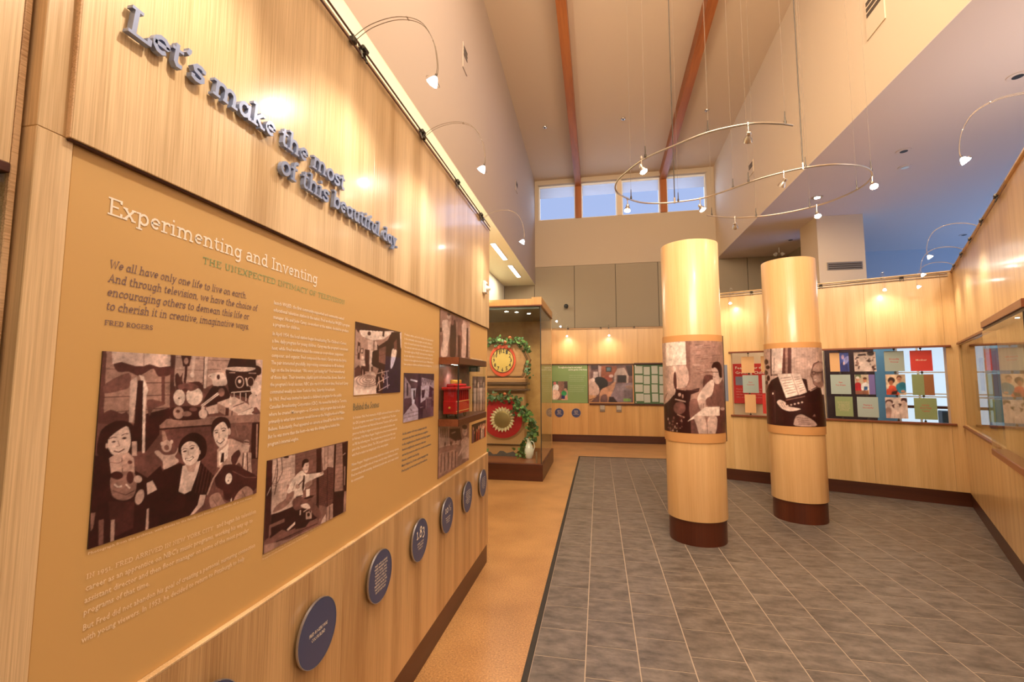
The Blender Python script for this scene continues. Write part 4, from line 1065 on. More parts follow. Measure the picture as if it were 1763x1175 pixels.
 (38,'733 373 779 370 779 366 733 368'),
 (38,'708 211 749 208 749 204 708 206'),
 (60,'694 56 731 53 731 46 694 48'),
 (60,'690 221 742 219 742 212 690 214'),
 (60,'754 365 795 363 795 358 754 360'),
 (60,'701 366 742 363 742 359 701 361'),
 (60,'753 326 823 323 824 316 753 319'),
 (34,'668 319 701 316 701 309 668 312'),
 (58,'728 333 791 331 791 326 728 328'),
 (60,'801 377 855 374 855 367 800 369'),
 (60,'824 171 1011 161 1011 156 824 167'),
 (38,'795 291 894 287 894 282 795 286'),
 (60,'749 321 826 319 827 311 750 314'),
 (38,'800 165 916 158 916 151 800 158'),
 (38,'801 75 841 72 840 64 801 68'),
 (60,'721 334 754 332 754 327 721 329'),
 (66,'391 277 468 248 542 244 589 264 608 330 610 422 592 490 540 519 454 526 359 506 291 440 329 345'),
 (40,'392 277 594 264 594 258 391 271'),
 (92,'392 6 591 7 594 259 392 272'),
 (78,'478 268 482 347 507 346 504 267'),
 (20,'486 346 492 334 498 332 503 347 507 388 509 446 509 491 505 516 497 528 490 527 484 509 478 477 476 443 477 408 481 372'),
 (24,'275 547 271 534 348 693 272 1014 275 1016'),
 (30,'589 655 687 641 678 999 581 1006'),
 (8,'498 521 690 510 683 550 623 583 614 654 614 1015 272 1051 271 699 488 588'),
 (50,'505 527 601 499 682 512 591 543'),
 (26,'583 542 680 538 680 529 583 532'),
 (66,'272 575 368 550 454 538 495 539 496 558 477 589 453 619 427 647 391 675 348 696 271 712 271 716 272 705 272 668 272 616'),
 (40,'392 572 294 683 325 684 402 574'),
 (62,'485 642 579 667 581 655 488 630'),
 (32,'577 728 573 754 561 777 545 793 525 800 504 796 486 783 473 761 469 735 474 708 488 685 507 669 528 662 548 666 564 681 574 702'),
 (60,'543 586 542 593 539 599 535 603 530 605 525 604 520 600 518 594 517 587 518 579 521 573 526 569 531 567 536 568 540 572 542 578'),
 (52,'564 603 563 611 562 618 559 622 557 624 554 623 552 618 550 611 550 603 551 595 552 588 555 583 558 582 560 583 562 588 564 595'),
 (50,'501 807 566 838 569 826 505 796'),
 (16,'525 952 524 957 522 962 518 965 514 967 510 966 507 964 505 960 504 955 505 950 507 945 511 942 515 941 519 941 522 944 524 948'),
 (44,'533 948 533 951 532 953 530 954 527 955 525 955 523 954 522 952 521 949 522 947 523 945 525 943 528 942 530 943 532 944 533 946'),
 (60,'426 906 425 910 423 914 420 917 416 918 413 918 409 916 407 913 407 908 408 904 410 900 413 897 417 896 421 896 424 898 426 902'),
 (60,'408 862 407 868 404 873 401 877 396 879 392 878 388 875 385 871 385 865 386 859 389 854 393 850 397 848 402 849 405 852 407 857'),
 (30,'432 964 431 969 430 973 427 976 424 978 420 977 418 975 416 971 415 967 416 962 418 958 421 955 424 953 428 954 430 956 432 960'),
 (60,'425 997 424 1002 422 1007 420 1010 417 1012 414 1011 412 1009 410 1004 410 999 411 994 412 989 415 986 418 985 421 985 423 988 424 992'),
 (60,'543 861 543 866 540 869 537 872 533 873 529 873 526 871 524 867 523 863 524 859 527 855 530 852 534 851 538 852 541 854 543 857'),
 (60,'436 995 435 1001 433 1006 430 1010 427 1011 423 1011 420 1008 419 1003 418 997 419 991 421 986 424 982 428 981 431 981 434 984 435 989'),
 (30,'459 883 458 885 457 888 454 890 451 891 448 891 446 889 444 887 444 884 445 881 446 879 449 877 452 876 455 876 457 878 458 880'),
 (44,'465 964 464 968 462 972 458 975 454 977 450 976 447 974 445 971 444 966 445 962 447 958 451 955 455 953 459 954 462 956 464 959'),
 (16,'418 886 417 891 415 896 411 899 407 900 403 900 399 898 397 894 396 889 397 884 400 879 404 876 408 875 412 875 416 878 418 881'),
 (60,'484 941 484 947 482 952 480 956 478 957 476 956 474 953 473 948 473 942 473 937 475 931 477 928 479 926 481 927 483 930 484 935'),
 (44,'549 873 549 877 547 881 545 883 542 885 540 884 538 882 536 878 536 874 537 870 538 866 540 863 543 862 546 863 548 865 549 869'),
 (30,'467 921 467 923 466 925 464 927 461 928 459 928 457 926 456 924 455 922 456 920 457 917 459 916 462 915 464 915 466 916 467 918'),
 (60,'504 983 503 986 502 989 500 991 498 992 495 992 493 990 492 988 492 985 492 981 494 978 496 976 498 976 500 976 502 977 503 980'),
 (30,'469 880 468 886 466 890 462 893 459 895 455 894 452 892 450 888 449 883 450 877 452 873 456 869 460 868 463 869 466 871 468 875'),
 (44,'501 953 501 956 499 959 497 961 494 962 491 962 488 960 487 958 486 954 487 951 489 948 491 946 494 945 497 945 499 947 501 949'),
 (30,'550 826 549 830 548 834 546 837 543 838 541 837 539 835 537 831 537 827 538 822 539 818 541 816 544 815 546 815 548 818 549 821'),
 (60,'465 983 464 986 462 989 459 992 455 993 451 993 448 991 446 989 445 985 446 982 448 979 452 976 456 975 459 975 463 977 465 979'),
 (16,'461 961 460 966 458 970 454 974 450 975 446 975 442 972 440 969 439 964 440 959 443 954 447 951 451 949 455 950 458 952 460 956'),
 (16,'554 838 554 844 552 849 551 852 549 854 547 853 546 849 545 844 545 839 545 833 546 828 548 824 550 823 552 824 553 827 554 832'),
 (30,'409 957 408 961 405 964 402 966 397 968 392 968 388 966 385 964 385 961 386 957 389 954 393 952 398 950 402 950 406 952 408 954'),
 (30,'433 997 432 1003 429 1007 425 1011 420 1013 415 1012 410 1010 407 1006 406 1001 408 995 411 991 415 987 421 985 425 985 429 988 432 992'),
 (16,'539 834 538 839 536 844 533 848 530 849 526 849 523 846 522 841 521 835 522 829 524 824 527 821 530 820 534 820 536 823 538 828'),
 (30,'424 900 424 905 422 910 419 914 415 915 412 915 409 912 407 907 407 902 407 897 410 892 413 888 416 887 420 887 422 890 424 895'),
 (16,'432 987 431 990 428 993 424 995 419 996 414 997 410 996 407 993 406 991 407 988 410 985 415 982 420 981 425 981 429 982 431 984'),
 (30,'549 931 548 934 547 937 545 939 542 940 540 940 538 938 537 936 536 932 537 929 538 926 540 924 543 923 545 924 547 925 549 928'),
 (30,'478 842 477 848 475 853 472 857 469 858 466 858 463 854 462 850 461 844 462 838 464 833 467 829 470 827 473 828 476 831 477 836'),
 (60,'507 902 507 905 505 907 503 909 500 909 497 909 495 908 494 906 493 903 494 901 495 898 498 897 501 896 503 896 506 897 507 899'),
 (16,'493 912 492 915 490 917 487 919 484 920 481 920 478 919 476 917 476 914 476 912 478 909 481 907 484 907 488 907 490 908 492 910'),
 (16,'518 930 517 934 515 937 512 939 509 940 505 940 502 938 500 936 499 932 500 928 502 925 505 923 509 922 513 922 516 924 518 926'),
 (16,'539 857 538 862 536 867 533 870 529 871 525 870 521 868 519 864 519 859 519 854 522 850 525 847 529 846 533 846 536 849 538 853'),
 (16,'508 916 508 921 507 924 505 927 503 928 501 927 499 925 498 922 498 917 498 913 500 909 501 907 503 906 505 906 507 909 508 912'),
 (16,'465 866 464 870 462 874 459 877 456 878 453 877 450 875 449 872 448 868 449 864 451 860 454 857 457 856 460 857 462 859 464 862'),
 (16,'469 932 468 938 466 942 462 946 458 947 453 947 450 944 447 940 446 935 448 929 450 925 454 921 459 919 463 920 466 923 469 927'),
 (16,'549 840 549 844 547 848 544 850 540 851 536 851 533 849 531 846 531 842 532 838 534 834 537 832 540 831 544 831 547 833 549 836'),
 (16,'550 901 550 904 548 907 546 908 543 909 540 909 538 908 536 905 535 902 536 900 538 897 540 895 543 894 546 895 548 896 550 898'),
 (16,'549 894 548 899 546 903 544 906 540 907 537 907 535 904 533 900 532 896 533 891 535 886 538 883 541 882 544 883 547 885 549 889'),
 (30,'438 961 437 965 434 970 431 973 426 975 421 974 417 972 415 969 414 964 415 959 418 955 422 951 427 950 431 950 435 952 437 956'),
 (30,'463 917 462 920 460 923 456 925 451 927 446 927 442 925 439 923 438 920 439 916 442 913 446 911 451 909 456 909 460 911 463 913'),
 (26,'727 384 746 369 770 367 792 374 809 390 821 415 822 442 806 476 781 512 759 536 741 540 725 532 715 512 714 473 718 422'),
 (24,'813 699 1011 709 960 1014 792 1000'),
 (36,'609 660 624 634 645 624 663 629 678 655 691 695 693 734 679 769 654 804 634 828 622 842 615 845 610 829 606 781 605 713'),
 (34,'769 436 785 417 803 414 823 413 848 410 877 411 907 419 936 432 968 452 1011 492 1011 569 1011 665 958 730 868 745 798 736 754 716 735 685 730 642 730 594 738 539 753 480'),
 (76,'811 425 820 441 842 458 864 466 883 456 902 436 918 419 925 408 926 400 919 395 908 392 893 392 875 395 849 402 824 413'),
 (74,'679 583 701 536 732 483 761 445 784 426 802 423 813 436 811 478 801 536 788 583 773 602 757 609 743 620 732 641 723 665 713 681 699 684 684 679 674 666 670 646 670 617'),
 (68,'802 395 819 384 849 379 876 383 889 403 893 432 888 454 869 466 845 470 827 466 813 446 802 418'),
 (63,'676 641 691 631 714 632 731 643 734 669 730 705 723 731 712 742 698 745 687 736 679 708 674 669'),
 (36,'697 675 693 731 697 731 700 676'),
 (36,'711 678 708 731 712 731 715 678'),
 (66,'794 307 803 295 818 285 834 283 848 291 863 306 875 324 883 347 885 373 883 395 874 411 861 423 849 428 835 427 822 420 812 409 808 395 807 378 805 360 800 342 795 323'),
 (11,'793 284 798 268 806 250 818 236 834 229 855 226 876 229 892 238 906 253 917 276 923 315 922 362 917 395 905 406 890 403 878 393 872 374 868 347 861 324 850 309 838 298 827 291 818 293 810 298 803 301 797 298 793 293'),
 (16,'791 345 863 344 863 337 791 338'),
 (30,'806 398 826 396 826 390 806 392'),
 (84,'587 873 647 799 729 712 863 713 859 808 683 812 634 842'),
 (68,'641 818 662 806 693 804 718 821 730 874 736 945 733 998 719 1019 696 1021 678 1011 668 985 662 946 656 908 647 874 639 841'),
 (68,'749 826 771 806 801 806 825 818 833 845 830 883 825 920 819 955 811 988 798 1011 776 1024 751 1027 735 1010 732 956 737 881'),
 (30,'732 826 736 999 741 998 737 826'),
 (60,'956 742 950 748 937 752 921 755 905 755 892 753 882 749 875 743 873 737 876 730 883 725 894 722 908 722 923 724 939 729 952 735'),
],
'piano_photo':[
 (66,'0 0 1000 0 1000 1000 0 1000'),
 (60,'495 -25 484 543 488 543 498 -25'),
 (60,'512 -24 501 543 504 543 515 -24'),
 (60,'528 -23 517 543 520 542 532 -23'),
 (60,'545 -23 534 542 537 542 548 -23'),
 (60,'562 -22 550 542 554 542 565 -22'),
 (60,'580 -22 567 542 571 542 583 -22'),
 (60,'598 -21 585 542 589 542 602 -21'),
 (60,'617 -21 604 542 607 542 621 -22'),
 (60,'638 -22 623 542 627 542 643 -22'),
 (60,'662 -22 645 542 649 542 667 -23'),
 (60,'690 -24 669 542 675 542 697 -24'),
 (60,'729 -26 699 543 706 543 740 -27'),
 (60,'210 -74 354 -40 340 348 210 555'),
 (78,'357 -18 445 -18 427 328 349 327'),
 (24,'446 -23 498 -18 489 336 427 335'),
 (48,'459 -14 475 -13 465 329 451 329'),
 (14,'344 -27 334 363 344 362 354 -26'),
 (14,'340 357 432 353 433 340 340 345'),
 (12,'370 309 370 311 369 314 367 315 365 316 363 315 362 314 361 311 361 308 361 306 362 303 364 302 366 301 367 302 369 304 370 306'),
 (20,'373 120 366 306 369 306 377 120'),
 (14,'312 173 309 188 303 200 293 207 281 210 266 206 250 197 236 183 231 168 240 154 256 143 271 135 285 133 297 137 305 146 310 159'),
 (14,'330 247 328 257 322 265 314 270 303 272 291 270 279 263 270 254 268 244 272 234 281 226 293 221 305 220 316 222 324 228 329 237'),
 (14,'303 319 300 331 292 341 279 348 259 350 222 347 209 340 210 329 210 316 209 304 209 293 236 287 264 285 282 288 295 296 302 306'),
 (14,'326 391 324 406 319 418 311 426 303 429 293 426 284 418 279 406 277 391 280 377 288 364 297 356 306 353 315 356 321 365 325 377'),
 (14,'300 449 298 460 292 470 284 476 273 479 261 477 247 471 235 462 231 450 239 439 252 429 265 423 277 420 287 423 295 429 299 438'),
 (40,'209 495 289 474 341 460 369 462 378 494 376 541 365 576 336 589 282 591 209 584 210 559 210 524'),
 (8,'268 552 335 420 397 370 553 391 584 405 592 544 669 487 737 544 790 1043 210 1086'),
 (15,'255 553 366 548 346 1002 210 1027'),
 (22,'363 548 354 973 360 972 369 547'),
 (80,'354 591 354 596 352 601 350 604 348 605 345 605 343 602 342 597 342 592 343 586 344 581 346 578 349 577 351 578 353 581 354 585'),
 (84,'396 342 487 332 527 597 448 644'),
 (80,'487 332 541 337 581 566 527 604'),
 (46,'485 333 524 601 528 598 488 331'),
 (40,'417 395 484 381 483 374 416 388'),
 (44,'503 384 538 376 538 369 503 377'),
 (40,'423 429 489 411 489 405 423 422'),
 (44,'509 413 544 402 544 395 508 406'),
 (40,'430 462 494 442 494 435 429 455'),
 (44,'514 442 549 428 549 421 513 435'),
 (40,'436 495 499 472 499 465 436 489'),
 (44,'519 470 555 454 554 447 519 464'),
 (40,'442 529 504 502 504 496 442 522'),
 (44,'524 499 560 480 560 473 524 493'),
 (40,'449 562 510 532 509 526 448 555'),
 (44,'530 528 566 506 565 499 529 521'),
 (40,'455 595 515 562 514 556 454 588'),
 (44,'535 556 571 531 570 525 534 550'),
 (40,'446 675 567 622 567 611 445 664'),
 (70,'460 740 460 744 458 748 456 751 454 752 451 751 450 749 448 745 448 741 448 737 450 733 452 731 454 730 457 730 459 732 460 736'),
 (70,'483 728 483 732 481 735 479 738 477 739 475 738 473 736 472 733 471 728 472 724 473 720 475 718 478 717 480 718 482 720 483 723'),
 (70,'506 715 505 720 504 723 502 726 500 727 498 726 496 724 495 720 494 716 495 712 496 708 498 706 500 705 503 705 504 708 506 711'),
 (70,'529 703 528 708 527 711 525 714 522 715 520 714 518 712 517 708 517 704 517 700 519 696 521 694 523 693 525 694 527 696 528 699'),
 (70,'551 692 551 696 549 700 547 702 545 703 543 702 541 700 540 696 539 692 540 688 541 684 543 682 546 681 548 682 550 684 551 688'),
 (46,'618 309 623 278 631 242 641 213 656 195 675 183 696 177 718 176 746 180 791 194 791 227 790 272 790 321 790 380 791 443 743 488 712 506 687 508 668 504 655 498 644 487 636 471 633 446 631 416 630 392 625 379 621 371 617 361 616 347 615 331'),
 (30,'724 267 746 248 791 246 790 265 790 315 790 384 791 433 791 452 742 452 726 433 720 384 719 316'),
 (60,'630 268 639 250 654 229 670 213 687 203 706 197 726 197 745 206 769 220 791 237 791 256 770 278 738 294 701 302 668 305 647 302 636 295 630 283'),
 (62,'636 364 648 356 668 353 686 357 700 374 710 398 710 419 696 433 676 443 660 446 650 440 641 427 636 412 632 396 632 378'),
 (12,'618 314 636 328 676 328 771 315 767 306 676 318 638 318 620 305'),
 (12,'655 326 654 334 650 341 644 346 638 348 632 346 627 341 624 334 623 326 625 317 628 310 634 305 640 304 646 305 651 310 654 317'),
 (50,'650 326 649 331 646 335 642 338 638 339 634 338 631 335 629 331 628 326 629 321 632 316 635 313 639 312 643 313 647 316 649 320'),
 (22,'636 430 669 410 666 401 634 421'),
 (90,'636 424 663 411 661 405 635 419'),
 (58,'710 364 709 373 705 381 700 387 695 389 690 387 686 381 684 373 684 364 685 354 688 346 692 341 697 339 703 341 707 346 710 354'),
 (20,'617 309 611 354 624 396 632 469 666 505 670 498 636 465 629 393 616 352 622 310'),
 (16,'624 304 646 214 698 182 694 172 640 207 618 301'),
 (62,'586 504 613 539 668 504 621 542 605 555'),
 (82,'704 522 743 488 769 600 714 598'),
 (76,'380 695 385 683 394 673 405 669 417 675 431 687 441 700 444 715 444 731 452 745 476 755 508 764 529 771 535 778 531 783 522 788 508 796 488 804 469 808 453 806 438 799 425 789 413 776 403 759 395 743 387 726 381 710'),
 (40,'407 708 427 776 430 773 409 705'),
 (40,'422 703 438 768 441 765 425 700'),
 (62,'491 933 494 909 500 884 507 864 517 852 529 845 541 844 553 852 567 865 581 881 597 897 613 916 626 935 637 955 642 975 629 988 587 992 535 992 498 987 486 974 488 955'),
 (26,'507 888 580 900 581 894 507 881'),
 (26,'510 915 585 922 586 915 510 908'),
 (26,'513 941 590 943 591 936 514 935'),
 (26,'517 968 596 965 596 958 517 962'),
 (40,'611 867 628 833 635 867'),
],
'crowd_card':[
 (82,'0 0 1000 0 1000 1000 0 1000'),
 (50,'872 857 865 878 850 896 828 908 803 912 778 907 757 895 744 877 740 856 746 835 762 817 784 805 809 801 834 806 855 818 868 836'),
 (22,'274 814 268 839 255 860 237 874 216 879 196 874 179 859 168 838 166 813 171 788 184 767 203 753 224 749 244 754 261 768 271 789'),
 (30,'192 472 187 501 178 526 165 542 150 547 136 541 125 525 119 500 117 470 122 441 131 417 144 400 159 395 173 401 184 418 191 443'),
 (14,'643 543 637 571 624 594 607 609 586 614 567 608 551 593 541 569 538 542 544 514 557 491 574 476 595 471 614 477 630 493 640 516'),
 (30,'633 837 629 850 621 860 609 867 596 870 582 867 571 860 564 849 562 837 566 824 574 814 586 807 599 804 613 807 624 814 631 825'),
 (30,'626 801 621 825 610 846 594 859 575 864 558 859 544 845 535 824 532 800 537 776 549 755 565 742 583 737 600 742 615 756 624 777'),
 (30,'569 707 563 733 550 755 532 769 511 774 490 769 473 754 463 732 460 706 466 680 479 658 497 644 519 639 539 645 556 659 566 682'),
 (50,'698 552 692 583 678 609 659 627 637 633 616 626 598 608 588 581 585 550 591 518 605 492 624 474 646 468 668 475 685 493 695 520'),
 (14,'733 491 729 508 719 523 705 533 688 536 672 532 659 522 651 507 649 489 653 471 663 456 677 446 694 443 710 447 723 457 731 473'),
 (14,'611 348 607 366 598 381 586 391 571 394 557 390 546 379 538 364 536 346 540 328 549 313 562 303 577 300 591 304 602 314 609 330'),
 (14,'918 851 914 867 906 881 895 890 883 893 871 890 861 880 855 867 853 851 857 835 864 821 875 812 888 809 900 812 910 822 916 835'),
 (14,'508 937 504 950 492 961 476 968 456 971 437 968 422 960 411 949 408 936 413 922 424 911 441 904 460 901 479 904 495 912 505 923'),
 (30,'790 461 786 480 777 495 765 506 751 509 737 505 726 494 719 478 718 459 722 441 730 425 743 415 757 411 770 415 781 426 788 442'),
 (50,'785 358 781 372 771 384 757 391 740 394 724 391 710 382 702 370 699 357 703 343 713 331 728 324 744 321 761 324 774 333 783 344'),
 (14,'536 603 530 619 516 632 495 640 471 643 447 640 427 630 415 617 411 601 417 585 431 572 452 563 476 561 499 564 519 573 532 587'),
 (22,'262 765 258 791 248 812 235 827 219 831 205 826 193 812 186 790 184 764 189 739 199 717 212 703 227 698 242 703 253 718 261 740'),
 (14,'425 942 421 972 412 998 401 1015 388 1021 376 1015 366 998 360 972 360 942 364 912 372 886 384 869 397 863 409 869 419 887 424 912'),
 (22,'359 870 355 891 345 908 330 919 314 923 298 918 285 907 277 890 275 869 279 849 289 832 304 821 320 817 336 821 349 833 357 850'),
 (22,'718 345 711 361 694 375 669 383 640 386 611 382 587 372 572 358 567 342 574 325 591 312 616 303 645 301 674 305 697 314 713 329'),
 (84,'138 681 131 701 115 717 92 729 65 732 38 728 16 716 2 699 -2 679 4 658 20 642 44 630 71 627 97 631 119 643 134 660'),
 (14,'184 662 179 687 169 708 154 722 137 726 120 721 107 707 98 686 96 661 101 636 112 616 127 602 144 597 160 602 174 617 182 638'),
 (84,'682 362 676 392 662 416 642 432 620 438 598 432 580 415 569 389 566 360 572 330 586 306 606 290 629 284 651 291 668 308 680 333'),
 (30,'872 404 867 435 857 461 844 478 828 484 814 477 802 460 795 433 794 402 799 372 809 346 823 328 838 323 852 329 864 347 871 373'),
 (22,'362 398 355 430 339 456 317 474 291 480 267 473 246 455 234 427 231 395 237 363 253 337 276 319 301 313 326 320 346 339 359 366'),
 (30,'723 540 719 553 706 564 689 571 668 574 648 571 631 563 620 551 617 538 622 524 634 513 652 506 672 504 692 507 709 515 720 526'),
 (14,'249 292 243 309 225 323 200 332 171 335 142 331 118 321 103 306 98 289 104 272 122 258 147 249 176 246 205 250 229 260 245 275'),
 (50,'337 829 332 847 318 862 298 872 275 875 253 871 234 861 222 845 219 827 224 809 238 794 258 784 281 781 303 785 322 795 334 811'),
 (30,'893 938 889 960 880 978 867 990 852 995 838 990 827 978 820 959 818 937 822 916 831 897 844 885 859 881 873 885 885 898 892 916'),
 (22,'684 466 677 482 661 495 637 504 609 506 582 503 559 493 544 479 539 463 545 447 562 434 586 425 614 422 641 426 664 436 679 450'),
 (14,'173 545 168 558 158 569 144 576 126 578 110 575 96 568 87 557 84 544 88 531 98 520 113 513 130 511 147 514 161 521 170 532'),
 (84,'425 659 421 678 411 695 398 706 383 709 369 705 357 694 349 677 347 658 351 638 361 622 374 611 389 607 403 612 415 623 423 639'),
 (50,'974 724 968 748 953 768 932 782 908 786 885 781 866 767 854 747 850 723 857 699 871 679 892 665 916 661 939 666 958 680 970 700'),
 (30,'618 899 613 919 600 935 583 946 562 949 542 945 525 934 515 918 512 898 517 879 529 863 547 852 568 848 588 852 605 864 615 880'),
 (84,'981 298 976 319 962 338 942 350 919 353 896 349 878 336 866 317 863 295 868 273 882 255 902 243 925 239 948 244 966 257 978 276'),
 (84,'362 948 358 971 349 991 336 1004 322 1009 308 1004 297 991 291 971 289 947 293 924 302 904 315 891 329 887 343 891 354 905 360 925'),
 (14,'902 777 896 805 881 829 860 845 836 850 812 845 793 828 781 804 778 776 784 747 799 723 820 708 845 702 868 708 887 725 899 749'),
 (84,'439 736 432 766 415 792 390 808 362 814 335 808 312 790 298 764 294 734 302 704 319 678 343 661 371 656 399 662 421 680 435 706'),
 (50,'959 303 955 315 942 325 925 331 904 333 884 331 867 323 856 313 852 301 857 289 869 279 887 273 908 271 928 274 945 281 956 291'),
 (50,'453 279 449 293 441 304 429 312 415 314 401 311 390 303 383 291 381 278 385 264 393 252 405 245 419 242 433 246 444 254 451 265'),
 (14,'977 874 971 893 957 910 936 921 911 925 887 921 867 909 855 892 851 872 857 853 872 836 893 825 917 821 941 826 961 837 974 854'),
 (22,'524 586 519 609 505 628 486 641 465 645 443 640 426 627 415 607 412 584 417 562 431 543 450 530 472 526 493 531 510 544 521 563'),
 (22,'141 674 136 691 123 705 105 715 84 718 63 714 46 704 35 690 31 673 37 656 49 642 67 633 89 630 109 633 126 643 137 658'),
 (14,'569 690 563 707 546 721 522 731 494 734 466 730 443 720 428 705 424 688 430 671 447 656 471 647 499 644 527 648 550 658 565 673'),
 (14,'462 368 456 391 442 410 422 423 399 427 376 422 357 408 346 389 342 366 348 343 362 324 382 311 406 307 428 312 447 326 458 345'),
 (84,'716 576 709 594 693 610 669 620 642 623 615 619 592 608 578 592 574 573 580 555 596 539 620 529 648 526 675 530 697 541 711 557'),
 (84,'310 561 303 592 287 619 264 636 237 642 211 635 190 617 177 590 173 559 180 527 197 501 220 484 247 478 272 485 294 503 307 530'),
 (30,'446 667 441 681 431 694 415 702 397 704 379 701 365 693 355 680 353 665 357 651 368 638 383 630 401 628 419 631 434 639 443 652'),
 (50,'392 878 389 891 381 902 369 910 356 912 342 909 332 902 325 891 323 877 326 864 334 853 346 846 360 843 373 846 383 854 390 865'),
 (84,'850 356 844 388 831 414 813 431 793 437 773 430 757 412 747 385 745 354 751 323 764 297 782 279 802 274 822 280 838 298 848 325'),
 (50,'462 624 456 651 441 674 420 689 396 694 372 688 353 672 341 649 338 622 344 595 359 572 380 557 404 553 428 558 447 574 459 597'),
 (22,'513 323 508 353 500 379 488 396 474 401 461 395 451 378 445 352 445 321 449 291 458 265 470 249 483 243 496 249 506 267 512 293'),
 (14,'715 467 709 492 698 514 682 528 663 533 645 527 630 513 621 491 619 465 624 440 636 418 652 404 671 400 689 405 703 420 712 442'),
 (22,'148 356 143 369 131 379 113 386 93 388 73 385 56 377 45 367 41 354 46 342 58 331 76 325 97 323 117 326 134 333 145 344'),
 (84,'323 364 318 389 310 410 297 424 284 429 271 424 260 409 254 388 252 362 257 337 265 316 278 302 291 297 304 302 315 317 321 338'),
 (50,'220 631 214 650 200 667 180 678 156 681 133 677 113 666 101 649 97 629 103 609 117 593 138 582 162 578 185 582 204 594 217 611'),
 (14,'728 412 724 428 711 440 694 449 673 452 653 448 636 439 626 426 622 410 627 394 640 381 657 373 678 370 698 374 715 383 725 397'),
 (14,'757 639 754 655 745 669 734 679 721 682 708 678 697 669 691 654 689 638 693 621 701 608 713 598 726 595 739 599 749 608 756 623'),
 (84,'575 915 569 947 555 975 537 993 515 1000 495 993 478 974 468 946 466 913 472 881 486 853 504 834 525 828 546 835 562 854 573 882'),
 (30,'471 809 465 822 449 834 425 841 397 843 369 840 346 832 331 821 326 807 333 793 349 782 373 774 401 772 429 775 452 783 467 795'),
 (50,'241 575 235 606 220 633 199 650 176 656 153 649 134 631 122 605 120 573 126 542 141 516 162 498 185 492 208 499 227 517 238 544'),
 (84,'540 458 523 538 483 605 427 650 364 665 302 648 251 601 219 532 211 451 228 371 268 303 324 259 388 244 450 262 500 309 532 378'),
 (86,'317 515 412 466 539 468 645 521 727 659 787 847 780 983 645 1033 440 1031 291 979 250 841 267 652'),
 (10,'203 109 561 88 582 200 180 214'),
 (12,'939 99 924 145 887 184 833 209 771 217 709 206 658 178 625 137 615 90 631 43 668 4 722 -21 785 -29 846 -17 897 11 929 52'),
],
'singer_card':[
 ('#3a4fa8','0 0 1000 0 1000 1000 0 1000'),
 ('#b8a0c8','519 249 502 292 463 328 408 352 347 361 287 351 239 326 209 289 203 245 220 202 259 165 314 141 376 133 435 143 484 168 513 205'),
 ('#26307a','48 623 228 519 471 437 666 439 799 594 884 831 854 1005 615 1060 258 1052 0 1002 -73 896 -44 749'),
 ('#8a90d8','411 374 567 291 795 217 960 190 1015 245 1009 347 954 442 826 524 649 600 510 627 428 572 383 469'),
 ('#d0b8c8','545 564 533 598 510 626 477 645 441 651 407 644 379 625 363 596 360 563 372 529 395 500 428 482 464 475 498 482 526 501 542 530'),
],
'grandparent_card':[
 ('#c9b9a4','0 0 1000 0 1000 1000 0 1000'),
 ('#6a7a5a','57 -2 471 -1 455 164 36 223'),
 ('#b01c28','14 461 98 404 210 392 304 401 366 418 410 455 439 519 464 630 473 767 432 872 293 934 104 964 -30 935 -63 802 -38 608'),
 ('#d89a80','327 253 314 294 284 328 243 352 196 360 150 352 113 329 90 294 85 253 98 212 127 178 169 155 216 146 261 155 298 178 321 212'),
 ('#ece8e0','343 164 331 187 302 206 259 219 209 223 159 219 119 206 92 187 84 164 96 141 126 122 170 109 220 105 269 110 310 122 336 142'),
 ('#e8e8ee','465 518 547 459 665 416 774 400 872 417 963 460 1017 516 1025 593 997 683 927 750 784 787 600 802 465 783 419 712 425 607'),
 ('#c88868','852 294 838 334 805 369 759 392 706 400 655 392 613 369 586 335 580 294 594 254 627 219 673 196 726 188 777 196 819 219 846 253'),
 ('#5a3424','869 200 856 222 823 241 775 254 719 259 664 254 619 242 589 222 580 200 593 177 627 158 675 145 731 141 785 146 831 158 861 177'),
 ('#2a5f9a','627 606 882 605 865 780 611 782'),
 ('#8a5a48','-19 817 907 780 937 996 -37 1006'),
],
'couple_card':[
 ('#e6cdb2','0 0 1000 0 1000 1000 0 1000'),
 ('#3a2420','476 295 458 356 415 407 354 441 283 454 214 442 157 408 120 357 111 296 129 235 172 184 234 149 305 137 374 150 431 184 467 235'),
 ('#b07050','371 417 359 463 334 503 299 530 259 539 220 530 188 504 168 464 163 418 174 371 200 331 235 305 276 296 315 305 346 331 366 371'),
 ('#e05a40','16 772 58 691 117 612 184 558 262 532 347 531 428 556 504 620 576 709 622 796 648 876 649 953 588 1007 412 1035 172 1039 -1 1016 -47 953 -24 861'),
 ('#7a4a30','816 174 802 220 771 260 726 286 675 295 625 286 584 260 558 220 551 174 565 128 596 88 641 62 692 53 742 63 783 89 809 128'),
 ('#dca488','779 271 767 322 742 365 707 394 667 404 629 394 598 365 579 322 575 271 586 220 611 177 647 148 686 138 725 148 756 177 775 220'),
 ('#2a86a8','520 525 595 459 703 403 801 373 883 375 955 404 1003 463 1023 572 1017 712 983 822 905 882 798 912 703 915 632 887 574 832 533 767 506 690 497 603'),
 ('#303030','587 262 779 262 781 244 589 244'),
 ('#402020','287 830 594 766 520 960 246 982'),
 ('#d89a80','925 811 916 831 894 849 863 861 826 866 790 862 759 851 740 834 734 813 743 792 765 774 797 762 834 758 870 762 900 773 919 790'),
 ('#e8e0d0','143 619 137 652 123 679 104 698 82 705 61 698 45 680 35 652 33 620 39 587 53 559 72 541 94 534 115 540 131 559 141 586'),
],
'child_card':[
 (88,'0 0 1000 0 1000 1000 0 1000'),
